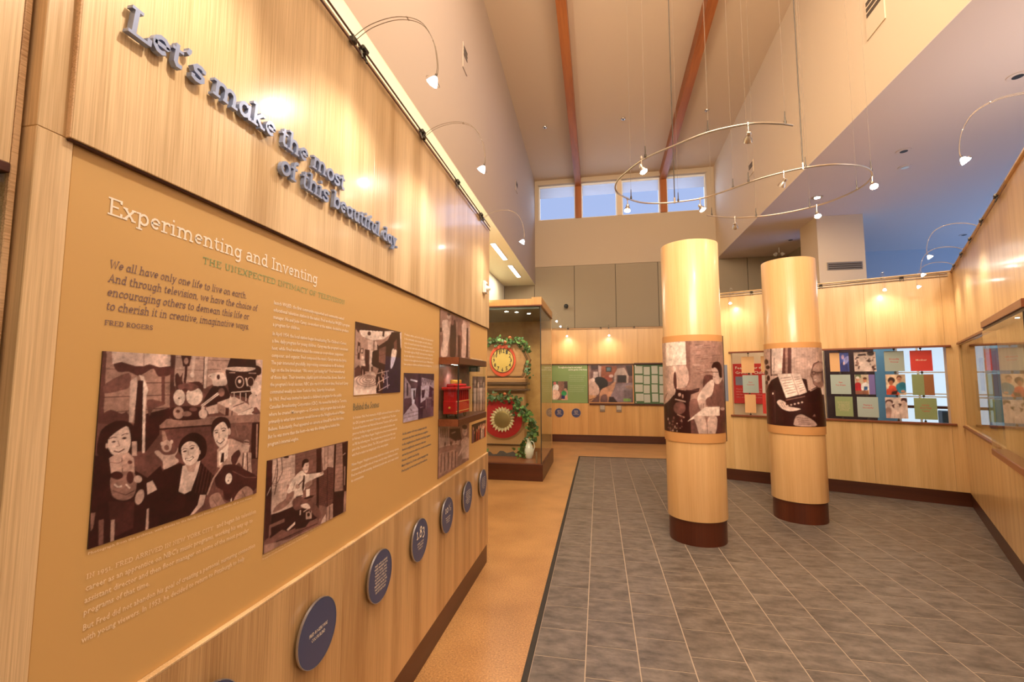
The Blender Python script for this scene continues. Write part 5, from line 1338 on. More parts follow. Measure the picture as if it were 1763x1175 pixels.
 (22,'10 197 58 145 136 115 208 105 272 117 332 149 367 188 368 232 344 283 303 335 233 401 144 469 74 487 30 416 5 295'),
 (80,'307 352 292 415 258 469 209 505 154 519 100 509 56 475 28 422 21 360 36 297 71 243 120 207 175 193 229 204 273 238 300 290'),
 (18,'726 65 786 30 874 18 942 31 978 86 994 166 981 231 922 273 833 300 764 294 729 232 713 138'),
 (74,'954 318 940 384 906 441 858 479 804 494 752 482 709 446 683 391 677 325 692 259 726 202 773 163 827 149 880 161 922 197 948 252'),
 (20,'301 352 429 315 614 292 738 295 742 340 686 412 618 471 548 510 466 536 398 535 337 488 289 413'),
 (82,'633 413 621 457 593 495 553 522 507 532 462 524 425 500 401 464 395 419 407 375 435 336 476 310 522 300 567 308 604 332 627 369'),
 (84,'317 538 458 480 637 476 776 523 865 655 914 839 878 978 683 1046 400 1071 202 1034 168 892 223 688'),
 (56,'4 547 82 493 190 490 262 539 271 676 245 866 204 1005 143 1059 67 1062 12 1013 -15 876 -20 686'),
 (60,'434 648 357 997 378 1000 455 651'),
 (60,'623 645 654 989 675 984 645 641'),
],
}
# ================================================================== THE ROOM
YF = 12.4                     # far fabric wall
XCL, XCR = -1.71, 3.10        # clerestory side walls
ZL, ZR = 4.27, 4.78           # left and right lower ceilings
def zc(y): return 7.29+.065*(YF-y)
# floor: cork all round, grey tiles on the right
TX0, TY1 = -.405, 9.78
f = MB(); f.box(-5, TX0-.035, -6, 14, -.25, -.03); f.box(TX0-.035, 13, -6, TY1+.03, -.25, -.0015); f.box(TX0-.035, 13, TY1+.03, 14, -.25, -.03)
floor = struct('floor', f, M['grout'])
f = MB()
f.box(-5, TX0-.035, -6, 14, -.03, 0); f.box(TX0-.035, 13, TY1+.03, 14, -.03, 0); f.build('cork_flooring', M['cork'], floor)
f = MB(); f.box(TX0-.035, TX0, -6, TY1+.03, -.03, .006, .003); f.box(TX0, 13, TY1, TY1+.03, -.03, .006, .003); f.build('edge_strip', M['edge_rubber'], floor)
TS = .305
tile_me = {}
def tile_mesh(w, h):
    k = (round(w, 3), round(h, 3))
    if k not in tile_me:
        b = MB(); g = .0022; b.v += [(g, g, 0), (w-g, g, 0), (w-g, h-g, 0), (g, h-g, 0)]
        g2 = .0038; b.v += [(g2, g2, .004), (w-g2, g2, .004), (w-g2, h-g2, .004), (g2, h-g2, .004)]
        b.f += [(4, 5, 6, 7), (0, 1, 5, 4), (1, 2, 6, 5), (2, 3, 7, 6), (3, 0, 4, 7)]
        tile_me[k] = b.mesh('tile', M['tile'])
    return tile_me[k]
cand = []
for i in range(0, 42):
    x = TX0+i*TS if i else TX0; ph = 2.804 if i % 2 == 0 else 2.96
    k0 = int((-6-ph)/TS)
    for k in range(k0, 40):
        y = ph+k*TS
        if y > TY1: break
        h = min(TS, TY1-y)
        if h < .02: continue
        cand.append((x, y, h))
def in_view(x, y):
    cx, cy = x+.15, y+.15; a = math.atan2(cx, cy)+R(10.846); return cy > 1.9 and -R(30) < a < R(50) and cx < 5.2-(cy-6.9)*2.28*(cy > 6.9) and (cx-4.652)*(-.877)+(cy-6.902)*.481 > -.3
vis = sorted([c for c in cand if in_view(c[0], c[1])], key=lambda c: c[0]**2+c[1]**2)[:300]
vs = set(vis)
for x, y, h in vis:
    o = bpy.data.objects.new('tile', tile_mesh(TS, h)); COL.objects.link(o); o.parent = floor; o.location = (x, y, -.004)
rest = MB()
for x, y, h in cand:
    if (x, y, h) in vs or y < -1 or x > 9: continue
    g = .0035; rest.quad((x+g, y+g, 0), (x+TS-g, y+g, 0), (x+TS-g, y+h-g, 0), (x+g, y+h-g, 0))
o = rest.build('tile_field', M['tile'], floor); o['kind'] = 'stuff'

# ceilings
c = MB(); c.v += [(XCL-.2, -6, zc(-6)), (XCR+.2, -6, zc(-6)), (XCR+.2, YF+.3, zc(YF+.3)), (XCL-.2, YF+.3, zc(YF+.3)), (XCL-.2, -6, zc(-6)+.2), (XCR+.2, -6, zc(-6)+.2), (XCR+.2, YF+.3, zc(YF+.3)+.2), (XCL-.2, YF+.3, zc(YF+.3)+.2)]
c.f += [(0, 3, 2, 1), (4, 5, 6, 7), (0, 1, 5, 4), (2, 3, 7, 6), (1, 2, 6, 5), (3, 0, 4, 7)]
struct('ceiling', c, M['ceil'])
c = MB(); c.box(-2.75, XCL, -6, YF, ZL, ZL+.012); struct('ceiling', c, M['soffit_l'])
c = MB(); c.box(XCR, 13, -6, YF+.3, ZR, ZR+.012); struct('ceiling', c, M['soffit'])
# clerestory side walls
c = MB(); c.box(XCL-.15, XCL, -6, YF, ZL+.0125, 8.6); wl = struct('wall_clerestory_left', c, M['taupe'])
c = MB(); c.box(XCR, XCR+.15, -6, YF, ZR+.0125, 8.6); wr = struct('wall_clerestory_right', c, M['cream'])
c = MB(); c.box(-2.75, -2.6, -6, YF, 0, ZL); struct('wall_left_outer', c, M['soffit_l'])
c = MB(); c.box(-5, 13, -6.15, -6, 0, 9); struct('wall_front', c, M['cream'])
# far wall with the high windows
wx0, wx1, wz0, wz1 = -1.60, 2.90, 6.125, 7.14
c = MB(); c.box(-2.75, 5.0, YF, YF+.2, 4.775, wz0); c.box(XCL-.1, wx0, YF, YF+.2, wz0, wz1); c.box(wx1, XCR+.1, YF, YF+.2, wz0, wz1); c.box(XCL-.1, XCR+.1, YF, YF+.2, wz1, 7.4)
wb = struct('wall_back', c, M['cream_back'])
c = MB(); c.box(-2.75, 4.78, YF+.03, YF+.2, 0, 4.775); wf = struct('wall_back_fabric', c, M['joint'])
xs = [-2.6, -1.73, -.617, .496, 1.609, 2.722, 3.835, 4.77]
for a, b in zip(xs, xs[1:]):
    p = MB(); p.box(a+.006, b-.006, YF, YF+.03, .1, 4.77, .004); p.build('fabric_panel', M['fabric'], wf)
c = MB(); c.box(4.80, 4.95, 10.85, YF+.2, 0, ZR); wf2 = struct('wall_return', c, M['joint'])
for k in range(2):
    p = MB(); p.box(4.76, 4.80, 10.86+k*.77+.005, 10.86+k*.77+.765, .1, ZR-.005, .004); p.build('fabric_panel', M['fabric'], wf2)
c = MB(); c.box(4.95, 6.4, YF, YF+.2, 0, ZR); c.box(9.0, 13, YF, YF+.2, 0, ZR); c.box(6.4, 9.0, YF, YF+.2, 0, .35); c.box(6.4, 9.0, YF, YF+.2, 3.0, ZR); struct('wall_far_right', c, M['bluewall'])
w = empty('window_6', loc=(6.4, YF+.1, .35)); w['kind'] = 'structure'
p = MB()
for a, b_, c_, d_ in ((0, 2.6, 0, .05), (0, 2.6, 2.6, 2.65), (0, .05, .05, 2.6), (2.55, 2.6, .05, 2.6)): p.box(a, b_, -.03, .03, c_, d_)
p.build('window_frame', M['white_plastic'], w)
p = MB(); p.box(.05, 2.55, -.004, .004, .05, 2.6); p.build('pane', M['glass_thin'], w)
c = MB(); c.box(12, 12.2, -6, 13, 0, .5); c.box(12, 12.2, -6, 4, .5, ZR); c.box(12, 12.2, 12, 13, .5, ZR); c.box(12, 12.2, 4, 12, 4.3, ZR); struct('wall_right_outer', c, M['bluewall'])
# pillar with the vent
c = MB(); c.box(4.20, 5.0, 9.47, 10.2, 0, ZR); struct('pillar', c, M['cream'])
vt = empty('air_vent', loc=(4.64, 9.47, 3.78)); tag(vt, 'grey slotted air vent set in the pale square pillar', 'vent')
b = MB(); b.box(-.30, .30, -.012, 0, -.07, .08, .003); b.build('frame', M['steel'], vt)
for k in range(3): b = MB(); b.box(-.28, .28, -.02, -.012, -.05+k*.04, -.03+k*.04); b.build('slat', M['joint'], vt)
# high windows: mullions, frames, screens
for i, (a, b_) in enumerate(((wx0, -.56), (-.40, .58), (.705, 1.72), (1.89, wx1))):
    w = empty('window_%d' % (i+1), loc=((a+b_)/2, YF+.1, wz0)); w['kind'] = 'structure'
    hw = (b_-a)/2; h = wz1-wz0
    p = MB(); t = .035
    p.box(-hw, hw, -.03, .03, 0, t); p.box(-hw, hw, -.03, .03, h-t, h); p.box(-hw, -hw+t, -.03, .03, t, h-t); p.box(hw-t, hw, -.03, .03, t, h-t); p.build('window_frame', M['white_plastic'], w)
    p = MB(); p.box(-hw+t, hw-t, -.004, .004, t, h-t); p.build('pane', M['glass_thin'], w)
    p = MB(); p.box(-hw+t, hw-t, -.05, -.046, h*.64, h-t); p.build('roller_screen', M['shade'], w)
    p = MB(); p.tube([(-hw+t, -.055, h-.05), (hw-t, -.055, h-.05)], .02); p.build('roller_tube', M['white_plastic'], w)
c = MB(); c.box(.58, .705, YF-.02, YF+.2, wz0, wz1); struct('trim_1', c, M['cream'])
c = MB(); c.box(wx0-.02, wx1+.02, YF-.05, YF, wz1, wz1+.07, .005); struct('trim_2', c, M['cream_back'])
# timber beams running under the clerestory ceiling, and the posts they meet between the windows
for x in (-.480, 1.805):
    b = MB(); y0, y1 = -5.9, YF-.04; hw = .08; d = .26
    for y in (y0, y1): b.v += [(x-hw, y, zc(y)-d), (x+hw, y, zc(y)-d), (x+hw, y, zc(y)), (x-hw, y, zc(y))]
    b.f += [(0, 1, 2, 3), (7, 6, 5, 4), (0, 4, 5, 1), (1, 5, 6, 2), (2, 6, 7, 3), (3, 7, 4, 0)]
    o = b.build('beam', M['beam']); tag(o, kind='structure')
    b = MB(); b.box(x-.085, x+.085, YF-.04, YF+.14, wz0, 7.3, .004); o = b.build('beam_post', wood('glulam_post', (.26, .075, .018), (.42, .135, .032), 'Z', fine=14) if 'post' not in M else M['post']); tag(o, kind='structure')
    M['post'] = o.data.materials[0]

# ------------------------------------------------------------------ left exhibit wall (faces +x)
FX = -1.007; PX = -1.022
def LW(x=PX, y=0, z=0): return frame((x, y, z), (0, 1, 0), (1, 0, 0))
c = MB(); c.box(-1.36, PX-.012, .66, 4.085, 0, 3.085); c.box(-1.36, -1.075, -4, .66, 0, 3.085)
wle = struct('wall_left', c, M['joint'])
def lpanel(name, y0, y1, z0, z1, x0, x1, m, ch=.0015):
    b = MB(); b.box(y0, y1, z0, z1, 0, x1-x0, ch); o = b.build(name, m, wle, LW(x0)); return o
for a, b_ in ((.667, 1.86), (1.86, 3.05), (3.05, 4.105)): lpanel('fascia_panel', a+.0007, b_-.0007, 2.111, 3.085, PX-.012, FX, M['bamboo'])
lpanel('fascia_end', .6655, .6675, 2.111, 3.085, PX-.012, FX-.0002, M['edge_grain'])
lpanel('fascia_lip', .667, 4.105, 2.1065, 2.1105, PX-.012, FX-.003, M['mahogany'])
for a, b_ in ((.682, 1.70), (1.70, 2.90), (2.90, 4.095)):
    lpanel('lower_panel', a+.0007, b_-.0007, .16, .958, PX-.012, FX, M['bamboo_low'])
    lpanel('ledge', a, b_, .958, .966, PX-.012, FX+.0005, M['bamboo'])
lpanel('post_panel', .620, .680, .0, 2.111, PX-.10, PX+.004, M['bamboo'])
lpanel('post_panel', .620, .680, 2.1112, 3.085, PX-.10, PX+.004, M['bamboo'])
lpanel('stile_edge', .604, .6145, 0, 3.085, -1.075, -1.045, M['edge_grain'])
lpanel('fascia_panel', -3, .603, 2.03, 3.085, -1.075, -1.045, M['bamboo'])
lpanel('fascia_lip', -3, .603, 2.012, 2.03, -1.075, -1.042, M['mahogany'])
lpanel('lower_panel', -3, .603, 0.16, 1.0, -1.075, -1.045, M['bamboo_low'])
b = MB(); b.box(-3, .603, 1.0, 2.012, .004, .008); b.build('pane', M['glass'], wle, LW(-1.06))
b = MB(); b.box(-3, .603, 1.0, 2.012, 0, .002); b.build('pale_board', mat('grey_green_board', (.26, .30, .26), .35), wle, LW(-1.074))
b = MB(); b.box(.66, 4.07, 0, .16, 0, .02, .002); o = b.build('baseboard_left', M['mahogany'], None, LW(PX-.008)); o['kind'] = 'structure'
# end face of the wall
lpanel('end_cap', 4.085, 4.104, .16, 2.11, -1.36, PX-.001, M['edge_grain'])

# graphic panel
gp = empty('graphic_panel', LW(PX-.012)); tag(gp, 'mustard yellow text and photo panel headed Experimenting and Inventing', 'exhibit panel')
b = MB(); b.box(.682, 4.093, .966, 2.108, 0, .012, .001); b.build('board', M['mustard'], gp)
def gsub(z=.0): return T(0, 0, .0122+z)
t = MB(); slab_line(t, 'Experimenting and Inventing', .752, 1.484, 1.990, .0385, .088, track=.0); t.build('lettering', M['white_ink'], gp, gsub())
t = MB(); slab_line(t, 'THE UNEXPECTED INTIMACY OF TELEVISION', .992, 1.672, 1.9435, .0185, .075, track=.05); t.build('lettering', M['green_ink'], gp, gsub())
t = MB()
for txt, x1, y in (('We all have only one life to live on earth.', 1.148, 1.876), ('And through television, we have the choice of', 1.192, 1.8455), ('encouraging others to demean this life or', 1.160, 1.8155), ('to cherish it in creative, imaginative ways.', 1.163, 1.7855)):
    slab_line(t, txt.replace('a', 'ɑ'), .764, x1, y, .0185, .085, slant=.18)
slab_line(t, 'FRED ROGERS', .764, .870, 1.7535, .0105, .10, track=.04)
t.build('lettering', M['violet_ink'], gp, gsub())
o = sans_block('lettering', ["career as an apprentice on NBC's music programs, working his way up to", 'assistant director and then floor manager on some of the most popular', 'programs of that time.'], .766, .448, 1.2132, .0233, .0125, M['pale_ink'], gp); o.matrix_local = gsub()
o = sans_block('lettering', ['and began his television'], 1.083, .142, 1.2365, .0233, .0125, M['pale_ink'], gp); o.matrix_local = gsub()
t = MB(); slab_line(t, 'IN 1951, FRED ARRIVED IN NEW YORK CITY', .766, 1.072, 1.2365, .0100, .10, track=.04); t.build('lettering', M['pale_ink'], gp, gsub())
o = sans_block('lettering', ['But Fred did not abandon his goal of creating a personal, nurturing connection', 'with young viewers. In 1953, he decided to return to Pittsburgh to help'], .766, .462, 1.1365, .0228, .0125, M['pale_ink'], gp); o.matrix_local = gsub()
PA = ['launch WQED, the first community-supported and community-owned', 'educational television station in the nation. Fred worked as WQED\u2019s program', 'manager. He and Josie Carey, co-workers at the station, decided to produce', 'a program for children.']
PB = ['In April 1954, the local station began broadcasting The Children\u2019s Corner,', 'a live, daily program for young children. Carey was the program\u2019s on-screen', 'host, while Fred worked behind the scenes as co-producer, puppeteer,', 'composer, and organist. Fred composed the music; Carey wrote the lyrics.', 'The pair interacted gracefully, improvising conversations to fill technical', 'lags on the live broadcast. \u201cWe were just having fun!\u201d Fred remembered', 'of those days. Their inventive, playful spirit informed the shows. Based on', 'the program\u2019s local success, NBC also ran it for a short time; Fred and Carey', 'commuted weekly to New York for live, Saturday broadcasts.']
PC = ['In 1961, Fred was invited to launch a children\u2019s program for the public', 'Canadian Broadcasting Corporation (CBC). He moved his family to Toronto,', 'where he created Misterogers\u2014a 15-minute, daily program that took place', 'primarily in what later viewers would know as the Neighborhood of Make-', 'Believe. Reluctantly, Fred appeared on camera as himself for the first time.', 'But he was more than the host\u2014he was the driving force behind the', 'program\u2019s internal engine.']
for L_, w_, y in ((PA, .452, 1.879), (PB, .452, 1.779), (PC, .447, 1.5685)):
    o = sans_block('lettering', L_, 1.262, w_, y, .0233, .0125, M['white_ink'], gp); o.matrix_local = gsub()
o = sans_block('lettering', ['Behind the Scenes'], 1.761, .229, 1.506, .03, .030, mat('grey_green_ink', (.22, .20, .13), .6), gp); o.matrix_local = gsub()
PD = ['In October 1966, Fred returned to WQED and moved forward to a half-hour', 'his CBC program, now named Misterogers\u2019 Neighborhood. The Sears-', 'Roebuck Foundation and National Educational Television (NET) provided', 'generous funding to support production, and a national audience was', 'in February 1968. Mister Rogers\u2019 Neighborhood was broadcast nationally', 'on PBS the following year. The program was produced year after year,', 'part of the Television Library. The CBC program finished in 1967, and', 'with Fred to make it an integral part of his own program.']
PE = ['Mister Rogers\u2019 Neighborhood was built into a studio, among cameras,', 'sweaters, and neighborhood. It was used by many children in towns', 'Fred worked with amazing, dedicated people who, and a team behind', 'its communities.']
for L_, y in ((PD, 1.470), (PE, 1.275)):
    o = sans_block('lettering', L_, 1.761, .457, y, .0222, .0115, M['white_ink'], gp); o.matrix_local = gsub()
PF = ['Producer, writer, and host for daytime, the team worked', 'in the community center program, and with children in', 'years of research and study of the Neighborhood way of', 'The cast and crew made each one, and together in the show', 'Our studio nights at WQED had many more, always that', 'its own daily visitor on television for you with the way. It', 'Visitors to the neighborhood and the Land of Make-Believe', 'have spoken to children and families about feelings too.']
o = sans_block('lettering', PF, 2.257, .452, 1.873, .0229, .0125, M['white_ink'], gp); o.matrix_local = gsub()
PG = ['At the center of it was a simple rule that', 'everyone has their own place as a neighbor', 'in the neighborhood. Families watching together', 'found a neighborly connection that was', 'carried by music to make the sounds everywhere,', 'friends, comfort and feeling.', 'Music helped us. It was a quiet language that', 'Fred spoke to our hearts and his audience.']
o = sans_block('lettering', PG, 2.254, .425, 1.343, .0275, .0135, mat('slate_ink', (.16, .17, .20), .6), gp, shear=.1); o.matrix_local = gsub()
for x0, w_, y in ((.766, .44, 1.284), (1.262, .30, 1.094), (1.262, .22, 1.085), (1.762, .25, 1.558)):
    o = sans_block('lettering', ['Photograph from the archives, with thanks to the family and friends of the studio, all in one frame'], x0, w_, y, .01, .0055, M['pale_ink'], gp); o.matrix_local = gsub()
prn = lambda nm, x0, x1, z0, z1, w, h, par, zz=.012, seed=1: picture(nm, PRINTS[nm], w, h, x1-x0, z1-z0, par, T(x0, z0, zz), seed=seed, thick=.003)
o = prn('group_photo', .764, 1.222, 1.296, 1.698, 330, 330, gp, seed=1)
o = prn('camera_photo', 1.263, 1.724, 1.1025, 1.3845, 200, 170, gp, seed=2)
o = prn('studio_photo', 1.758, 2.215, 1.570, 1.885, 130, 140, gp, seed=3)
o = prn('porch_photo', 2.26, 2.706, 1.408, 1.671, 90, 100, gp, seed=4)
o = prn('workshop_photo', 2.80, 3.50, 1.0, 2.1, 90, 280, gp, zz=.013, seed=5)
o = prn('parade_photo', 3.59, 4.05, 1.115, 1.265, 60, 44, gp, seed=6)
o = prn('puppeteers_photo', 3.60, 4.02, 1.35, 1.66, 50, 70, gp, seed=7)
o = sans_block('lettering', ['Every week the workshop', 'made new figures and rooms', 'for each visit to come'], 3.56, .40, 1.80, .03, .014, M['white_ink'], gp); o.matrix_local = gsub()

# raised sign letters
sg = empty('raised_sign', LW(FX)); tag(sg, "raised blue-grey metal letters reading Let's make the most of this beautiful day.", 'sign')
def sign_line(text, x0, x1, y, cap, slant=.10):
    text = text.replace('a', 'ɑ'); adv = slab_advance(text, -.01); sx = (x1-x0)/adv; x = x0
    for ch in text:
        if ch != ' ':
            b = MB(); slab_glyph(b, ch, 0, 0, sx, cap/.7, .108, .005, .020, slant)
            b.build('letter', M['letter'], sg, T(x, y, 0))
            if ch in 'Lmhkb': pass
        x += (G[ch][0]-.01)*sx
sign_line("Let's make the most", .738, 1.590, 2.391, .065)
sign_line("of this beautiful day.", 1.222, 2.085, 2.298, .065)

# the blue discs
DT = [['You are special'], ['FRED ROGERS WAS', 'COLOR BLIND'], ['FRED AND JOANNE', 'WERE MARRIED FOR', 'FIFTY YEARS, AND', 'THEIR HOUSE WAS', 'ALWAYS OPEN TO', 'NEIGHBORS AND', 'FRIENDS FROM THE', 'NEIGHBORHOOD', 'IN PITTSBURGH'], ['NUMBER OF PEOPLE', 'WHO WERE HERE', 'IN MILLIONS'], ['YEARS OF AGE WHEN', 'THE PIANO CAME', 'TO THE HOUSE'], ['HIS FIRST WORK ON', 'TELEVISION WAS IN', 'NEW YORK CITY ON', 'SEVERAL MUSIC', 'PROGRAMS FOR THE', 'NETWORK STUDIO', 'UNTIL 1953'], ['A VISITOR CAME', 'EVERY DAY AND', 'BROUGHT MAIL TO', 'THE FRONT DOOR', 'OF THE HOUSE AND', 'STAYED AWHILE', 'TO TALK']]
DL = ['slate blue disc cut off by the lower edge of the picture', 'large slate blue disc reading FRED ROGERS WAS COLOR BLIND'.replace('FRED ROGERS WAS ', 'about being '), 'slate blue disc with nine lines of small centred text', 'slate blue disc with the number 1.83', 'slate blue disc with the number 10 and a half', 'slate blue disc of dense text right of the 10 1/2 disc', 'slate blue disc nearest the end of the bamboo wall']
def make_disc(parent_frame, r=.112, n=48, t=.007, off=.014):
    d = empty('text_disc', parent_frame)
    b = MB(); b.lathe([(0, off), (r-.0015, off), (r-.0015, off+t), (0, off+t)], n); b.build('disc', M['disc'], d)
    b = MB(); b.lathe([(r-.0015, off-.0005), (r, off-.0005), (r, off+t+.0006), (r-.0022, off+t+.0006)], n); b.build('rim', M['disc_rim'], d)
    b = MB(); b.lathe([(0, 0), (.02, 0), (.02, off), (0, off)], 12); b.build('standoff', M['steel'], d)
    return d
for i in range(7):
    y = 1.046+.4655*i; d = make_disc(LW(FX, y, .748)); tag(d, DL[i], 'disc', 'blue text discs on the bamboo wall')
    ft = T(0, 0, .0216)
    if i == 3: t = MB(); slab_line(t, '1.83', -.058, .058, .014, .058, .11); t.build('lettering', M['white_ink'], d, ft)
    if i == 4:
        t = MB(); slab_line(t, '10', -.055, .005, .018, .044, .095); slab_line(t, '1', .010, .026, .045, .022, .1); slab_line(t, '2', .040, .062, .018, .022, .1); t.quad((.018, .02, .0008), (.022, .02, .0008), (.050, .066, .0008), (.046, .066, .0008)); t.build('lettering', M['white_ink'], d, ft)
    n = len(DT[i]); big = i in (3, 4); p = .0145; y0 = (-.018 if big else (n-1)*p/2-.004)
    o = sans_block('lettering', DT[i], 0, [.08, .105, .125, .09, .09, .12, .12][i], y0, p if n != 2 else .02, .0088 if n != 2 else .012, M['white_ink'], d, align='CENTER'); o.matrix_local = ft

# wall-mounted glass case with the red trolley
M['glass_low'] = glass_mat('low_iron_glass', (.96, .98, .97), 1.22)
cs = empty('wall_case', LW(PX, 2.796, 1.335)); tag(cs, 'small glass wall case with dark wooden top and bottom holding a red trolley', 'display case')
W_, D_ = .722, .14
b = MB(); b.box(0, W_, 0, .045, .0, D_, .002); b.build('bottom', M['mahogany'], cs)
b = MB(); b.box(0, W_, .40, .445, .0, D_, .002); b.build('top', M['mahogany'], cs)
for z_ in (0, .40): b = MB(); b.box(-.0015, 0, z_, z_+.045, .004, D_-.004); b.build('end_veneer', M['walnut'], cs)
b = MB(); b.box(.004, W_-.004, .045, .40, D_-.010, D_-.006); b.build('front_pane', M['glass_low'], cs)
b = MB(); b.box(.003, .007, .045, .40, .01, D_-.011); b.build('side_pane', M['glass'], cs)
b = MB(); b.box(.002, .009, .045, .40, D_-.011, D_-.004); b.build('corner_seal', M['black'], cs)
b = MB(); b.box(W_-.09, W_-.02, .36, .40, .02, .09, .003); b.build('lamp_housing', M['dark_metal'], cs)
for k in range(3): b = MB(); b.lathe([(0, 0), (.007, 0)], 10, T(.10+k*.05, .399, .06) @ Matrix.Rotation(R(90), 4, 'X')); b.build('lamp', M['bulb'], cs)
add_light('case_lamp', 'SPOT', (PX+.07, 2.95, 1.72), 1.5, (1, .9, .8), (PX+.05, 3.05, 1.4), spot=120, radius=.01)
tr = empty('toy_trolley', LW(PX, 2.83, 1.38)); tag(tr, 'red toy trolley with yellow roof sign behind the glass of the wall case', 'trolley')
RED = mat('red_lacquer', (.55, .015, .015), .25); YEL = mat('yellow_paint', (.85, .55, .08), .4); GOLD = mat('gold_line', (.8, .45, .1), .4)
b = MB(); b.box(0, .30, .028, .115, .02, .11, .004); b.build('body', RED, tr)
b = MB()
for k in range(7): b.box(.006+k*.046, .014+k*.046, .115, .185, .022, .108)
b.build('window_posts', RED, tr)
for k in range(6): b = MB(); b.box(.014+k*.046, .052+k*.046, .120, .18, .100, .102); b.build('pane', M['glass_thin'], tr)
b = MB(); b.box(-.015, .315, .185, .205, .01, .12, .006); b.box(.03, .27, .205, .225, .03, .10, .006); b.build('roof', RED, tr)
b = MB(); b.box(.02, .24, .228, .252, .062, .070, .002); b.build('sign_board', YEL, tr)
b = MB(); b.box(0.002, .298, .108, .113, .11, .1115); b.box(.002, .298, .045, .049, .11, .1115); b.build('gold_stripe', GOLD, tr)
for k in (0, 1):
    for q in (.03, .095):
        b = MB(); b.lathe([(0, 0), (.026, 0), (.026, .008), (0, .008)], 16, T(.06+k*.17, .026, q)); b.build('wheel', M['dark_metal'], tr)
b = MB(); b.lathe([(0, 0), (.008, 0), (.004, .01), (0, .012)], 12, T(-.001, .07, .065) @ Matrix.Rotation(R(-90), 4, 'Y')); b.build('headlamp', GOLD, tr)

# sensor box near the end of the wall
sn = empty('motion_sensor', LW(FX, 3.885, 2.46)); tag(sn, 'small white sensor box high on the end of the bamboo wall', 'sensor')
b = MB(); b.box(-.045, .045, -.055, .055, 0, .03, .006); b.build('housing', M['white_plastic'], sn)
b = MB(); b.lathe([(.022, 0), (.022, .02), (.014, .035), (0, .04)], 16, T(0, -.01, .03)); b.build('lens', M['white_plastic'], sn, smooth=True)
b = MB(); b.box(-.012, .012, .02, .035, .03, .038, .002); b.build('window', M['steel'], sn)

# ------------------------------------------------------------------ lamps on curved wire arms
def arm_pts(reach=.376, drop=.25, rise=.065):
    return catmull([(0, 0, 0), (reach*.22, rise*.75, 0), (reach*.53, rise, 0), (reach*.8, rise*.45, 0), (reach*.95, -drop*.24, 0), (reach, -drop*.66, 0), (reach-.006, -drop+.035, 0)], 5)
def make_arm_lamp(aim):
    """local x points away from the wall, y up; aim = direction of the beam"""
    r = empty('arm_lamp')
    P = arm_pts()
    for s in (-1, 1):
        b = MB(); b.tube([(p.x, p.y, s*.009*(1-.4*i/len(P))) for i, p in enumerate(P)], .0017, 6); b.build('arm_wire', M['wire'], r, smooth=True)
    for i in (12, 20): b = MB(); b.tube([(P[i].x, P[i].y, -.011), (P[i].x, P[i].y, .011)], .0022, 6); b.build('tie', M['steel'], r)
    b = MB(); b.box(-.012, .012, -.016, .012, -.014, .014, .003); b.tube([(0, .012, 0), (0, .024, 0)], .004, 6); b.build('clamp', M['dark_metal'], r)
    e = P[-1]; A = Vector(aim).normalized(); Q = A.to_track_quat('Z', 'Y').to_matrix().to_4x4(); F = Matrix.Translation(e) @ Q
    b = MB(); b.tube([(e.x, e.y+.012, 0), tuple(e)], .005, 8); b.build('socket', M['dark_metal'], r)
    b = MB(); b.lathe([(.006, 0), (.012, .006), (.019, .018), (.024, .032)], 20, F); b.build('reflector', M['reflector'], r, smooth=True)
    b = MB(); b.lathe([(0, .026), (.021, .029)], 18, F); b.build('lamp', M['bulb'], r)
    b = MB(); k = 24; ring = [F @ Vector((.031*math.cos(2*PI*i/k), .031*math.sin(2*PI*i/k), .022)) for i in range(k+1)]; b.tube(ring, .0013, 5, False); b.build('ring', M['steel'], r, smooth=True)
    l = bpy.data.lights.new('arm_lamp_light', 'SPOT'); l.energy = 1; l.color = HAL; l.spot_size = R(125); l.spot_blend = 1; l.shadow_soft_size = .018
    o = bpy.data.objects.new('arm_lamp_light', l); COL.objects.link(o); o.parent = r
    o.matrix_local = Matrix.Translation(e+A*.045) @ (-A).to_track_quat('Z', 'Y').to_matrix().to_4x4()
    return r
proto = make_arm_lamp((-.55, -.8, 0)); proto_used = False
def place_arm(origin, out, label, group, energy, scale=1.):
    global proto_used
    r = proto if not proto_used else copy_tree(proto); proto_used = True
    o = Vector(out).normalized(); z = o.cross(Vector((0, 0, 1)))
    m = Matrix.Identity(4)
    for i in range(3): m[i][0] = o[i]*scale; m[i][1] = (0, 0, 1)[i]*scale; m[i][2] = z[i]*scale; m[i][3] = origin[i]
    r.matrix_world = m
    tag(r, label, 'lamp', group)
    for ch in r.children:
        if ch.type == 'LIGHT': ch.data = ch.data.copy(); ch.data.energy = energy
    return r
EL = 9
def rail(name, p0, p1, label, n, z_bars=(0, -.035), out=(1, 0, 0), metal='bronze', thick=.0045):
    r = empty(name); tag(r, label, 'light rail'); r.location = p0; d = Vector(p1)-Vector(p0); o = Vector(out).normalized()
    for dz in z_bars: b = MB(); b.tube([o*.012+Vector((0, 0, dz)), d+o*.012+Vector((0, 0, dz))], thick, 8); b.build('bar', M[metal], r, smooth=True)
    for k in range(n):
        q = d*((k+.5)/n); u = d.normalized(); b = MB()
        for a in (-1, 1): b.tube([q+u*a*.018+Vector((0, 0, .012)), q+u*a*.018+o*.02+Vector((0, 0, -.05))], .005, 6)
        b.tube([q-u*.02+o*.018, q+u*.02+o*.018], .011, 8); b.tube([q+Vector((0, 0, -.02)), q+o*.03+Vector((0, 0, -.02))], .006, 8); b.build('bracket', M['dark_metal'], r)
    return r
rail('light_rail', (FX, .70, 3.085), (FX, 4.08, 3.085), 'thin bronze double rail along the top of the near bamboo wall', 5)
LG = 'wire arm lamps over the lettered wall'
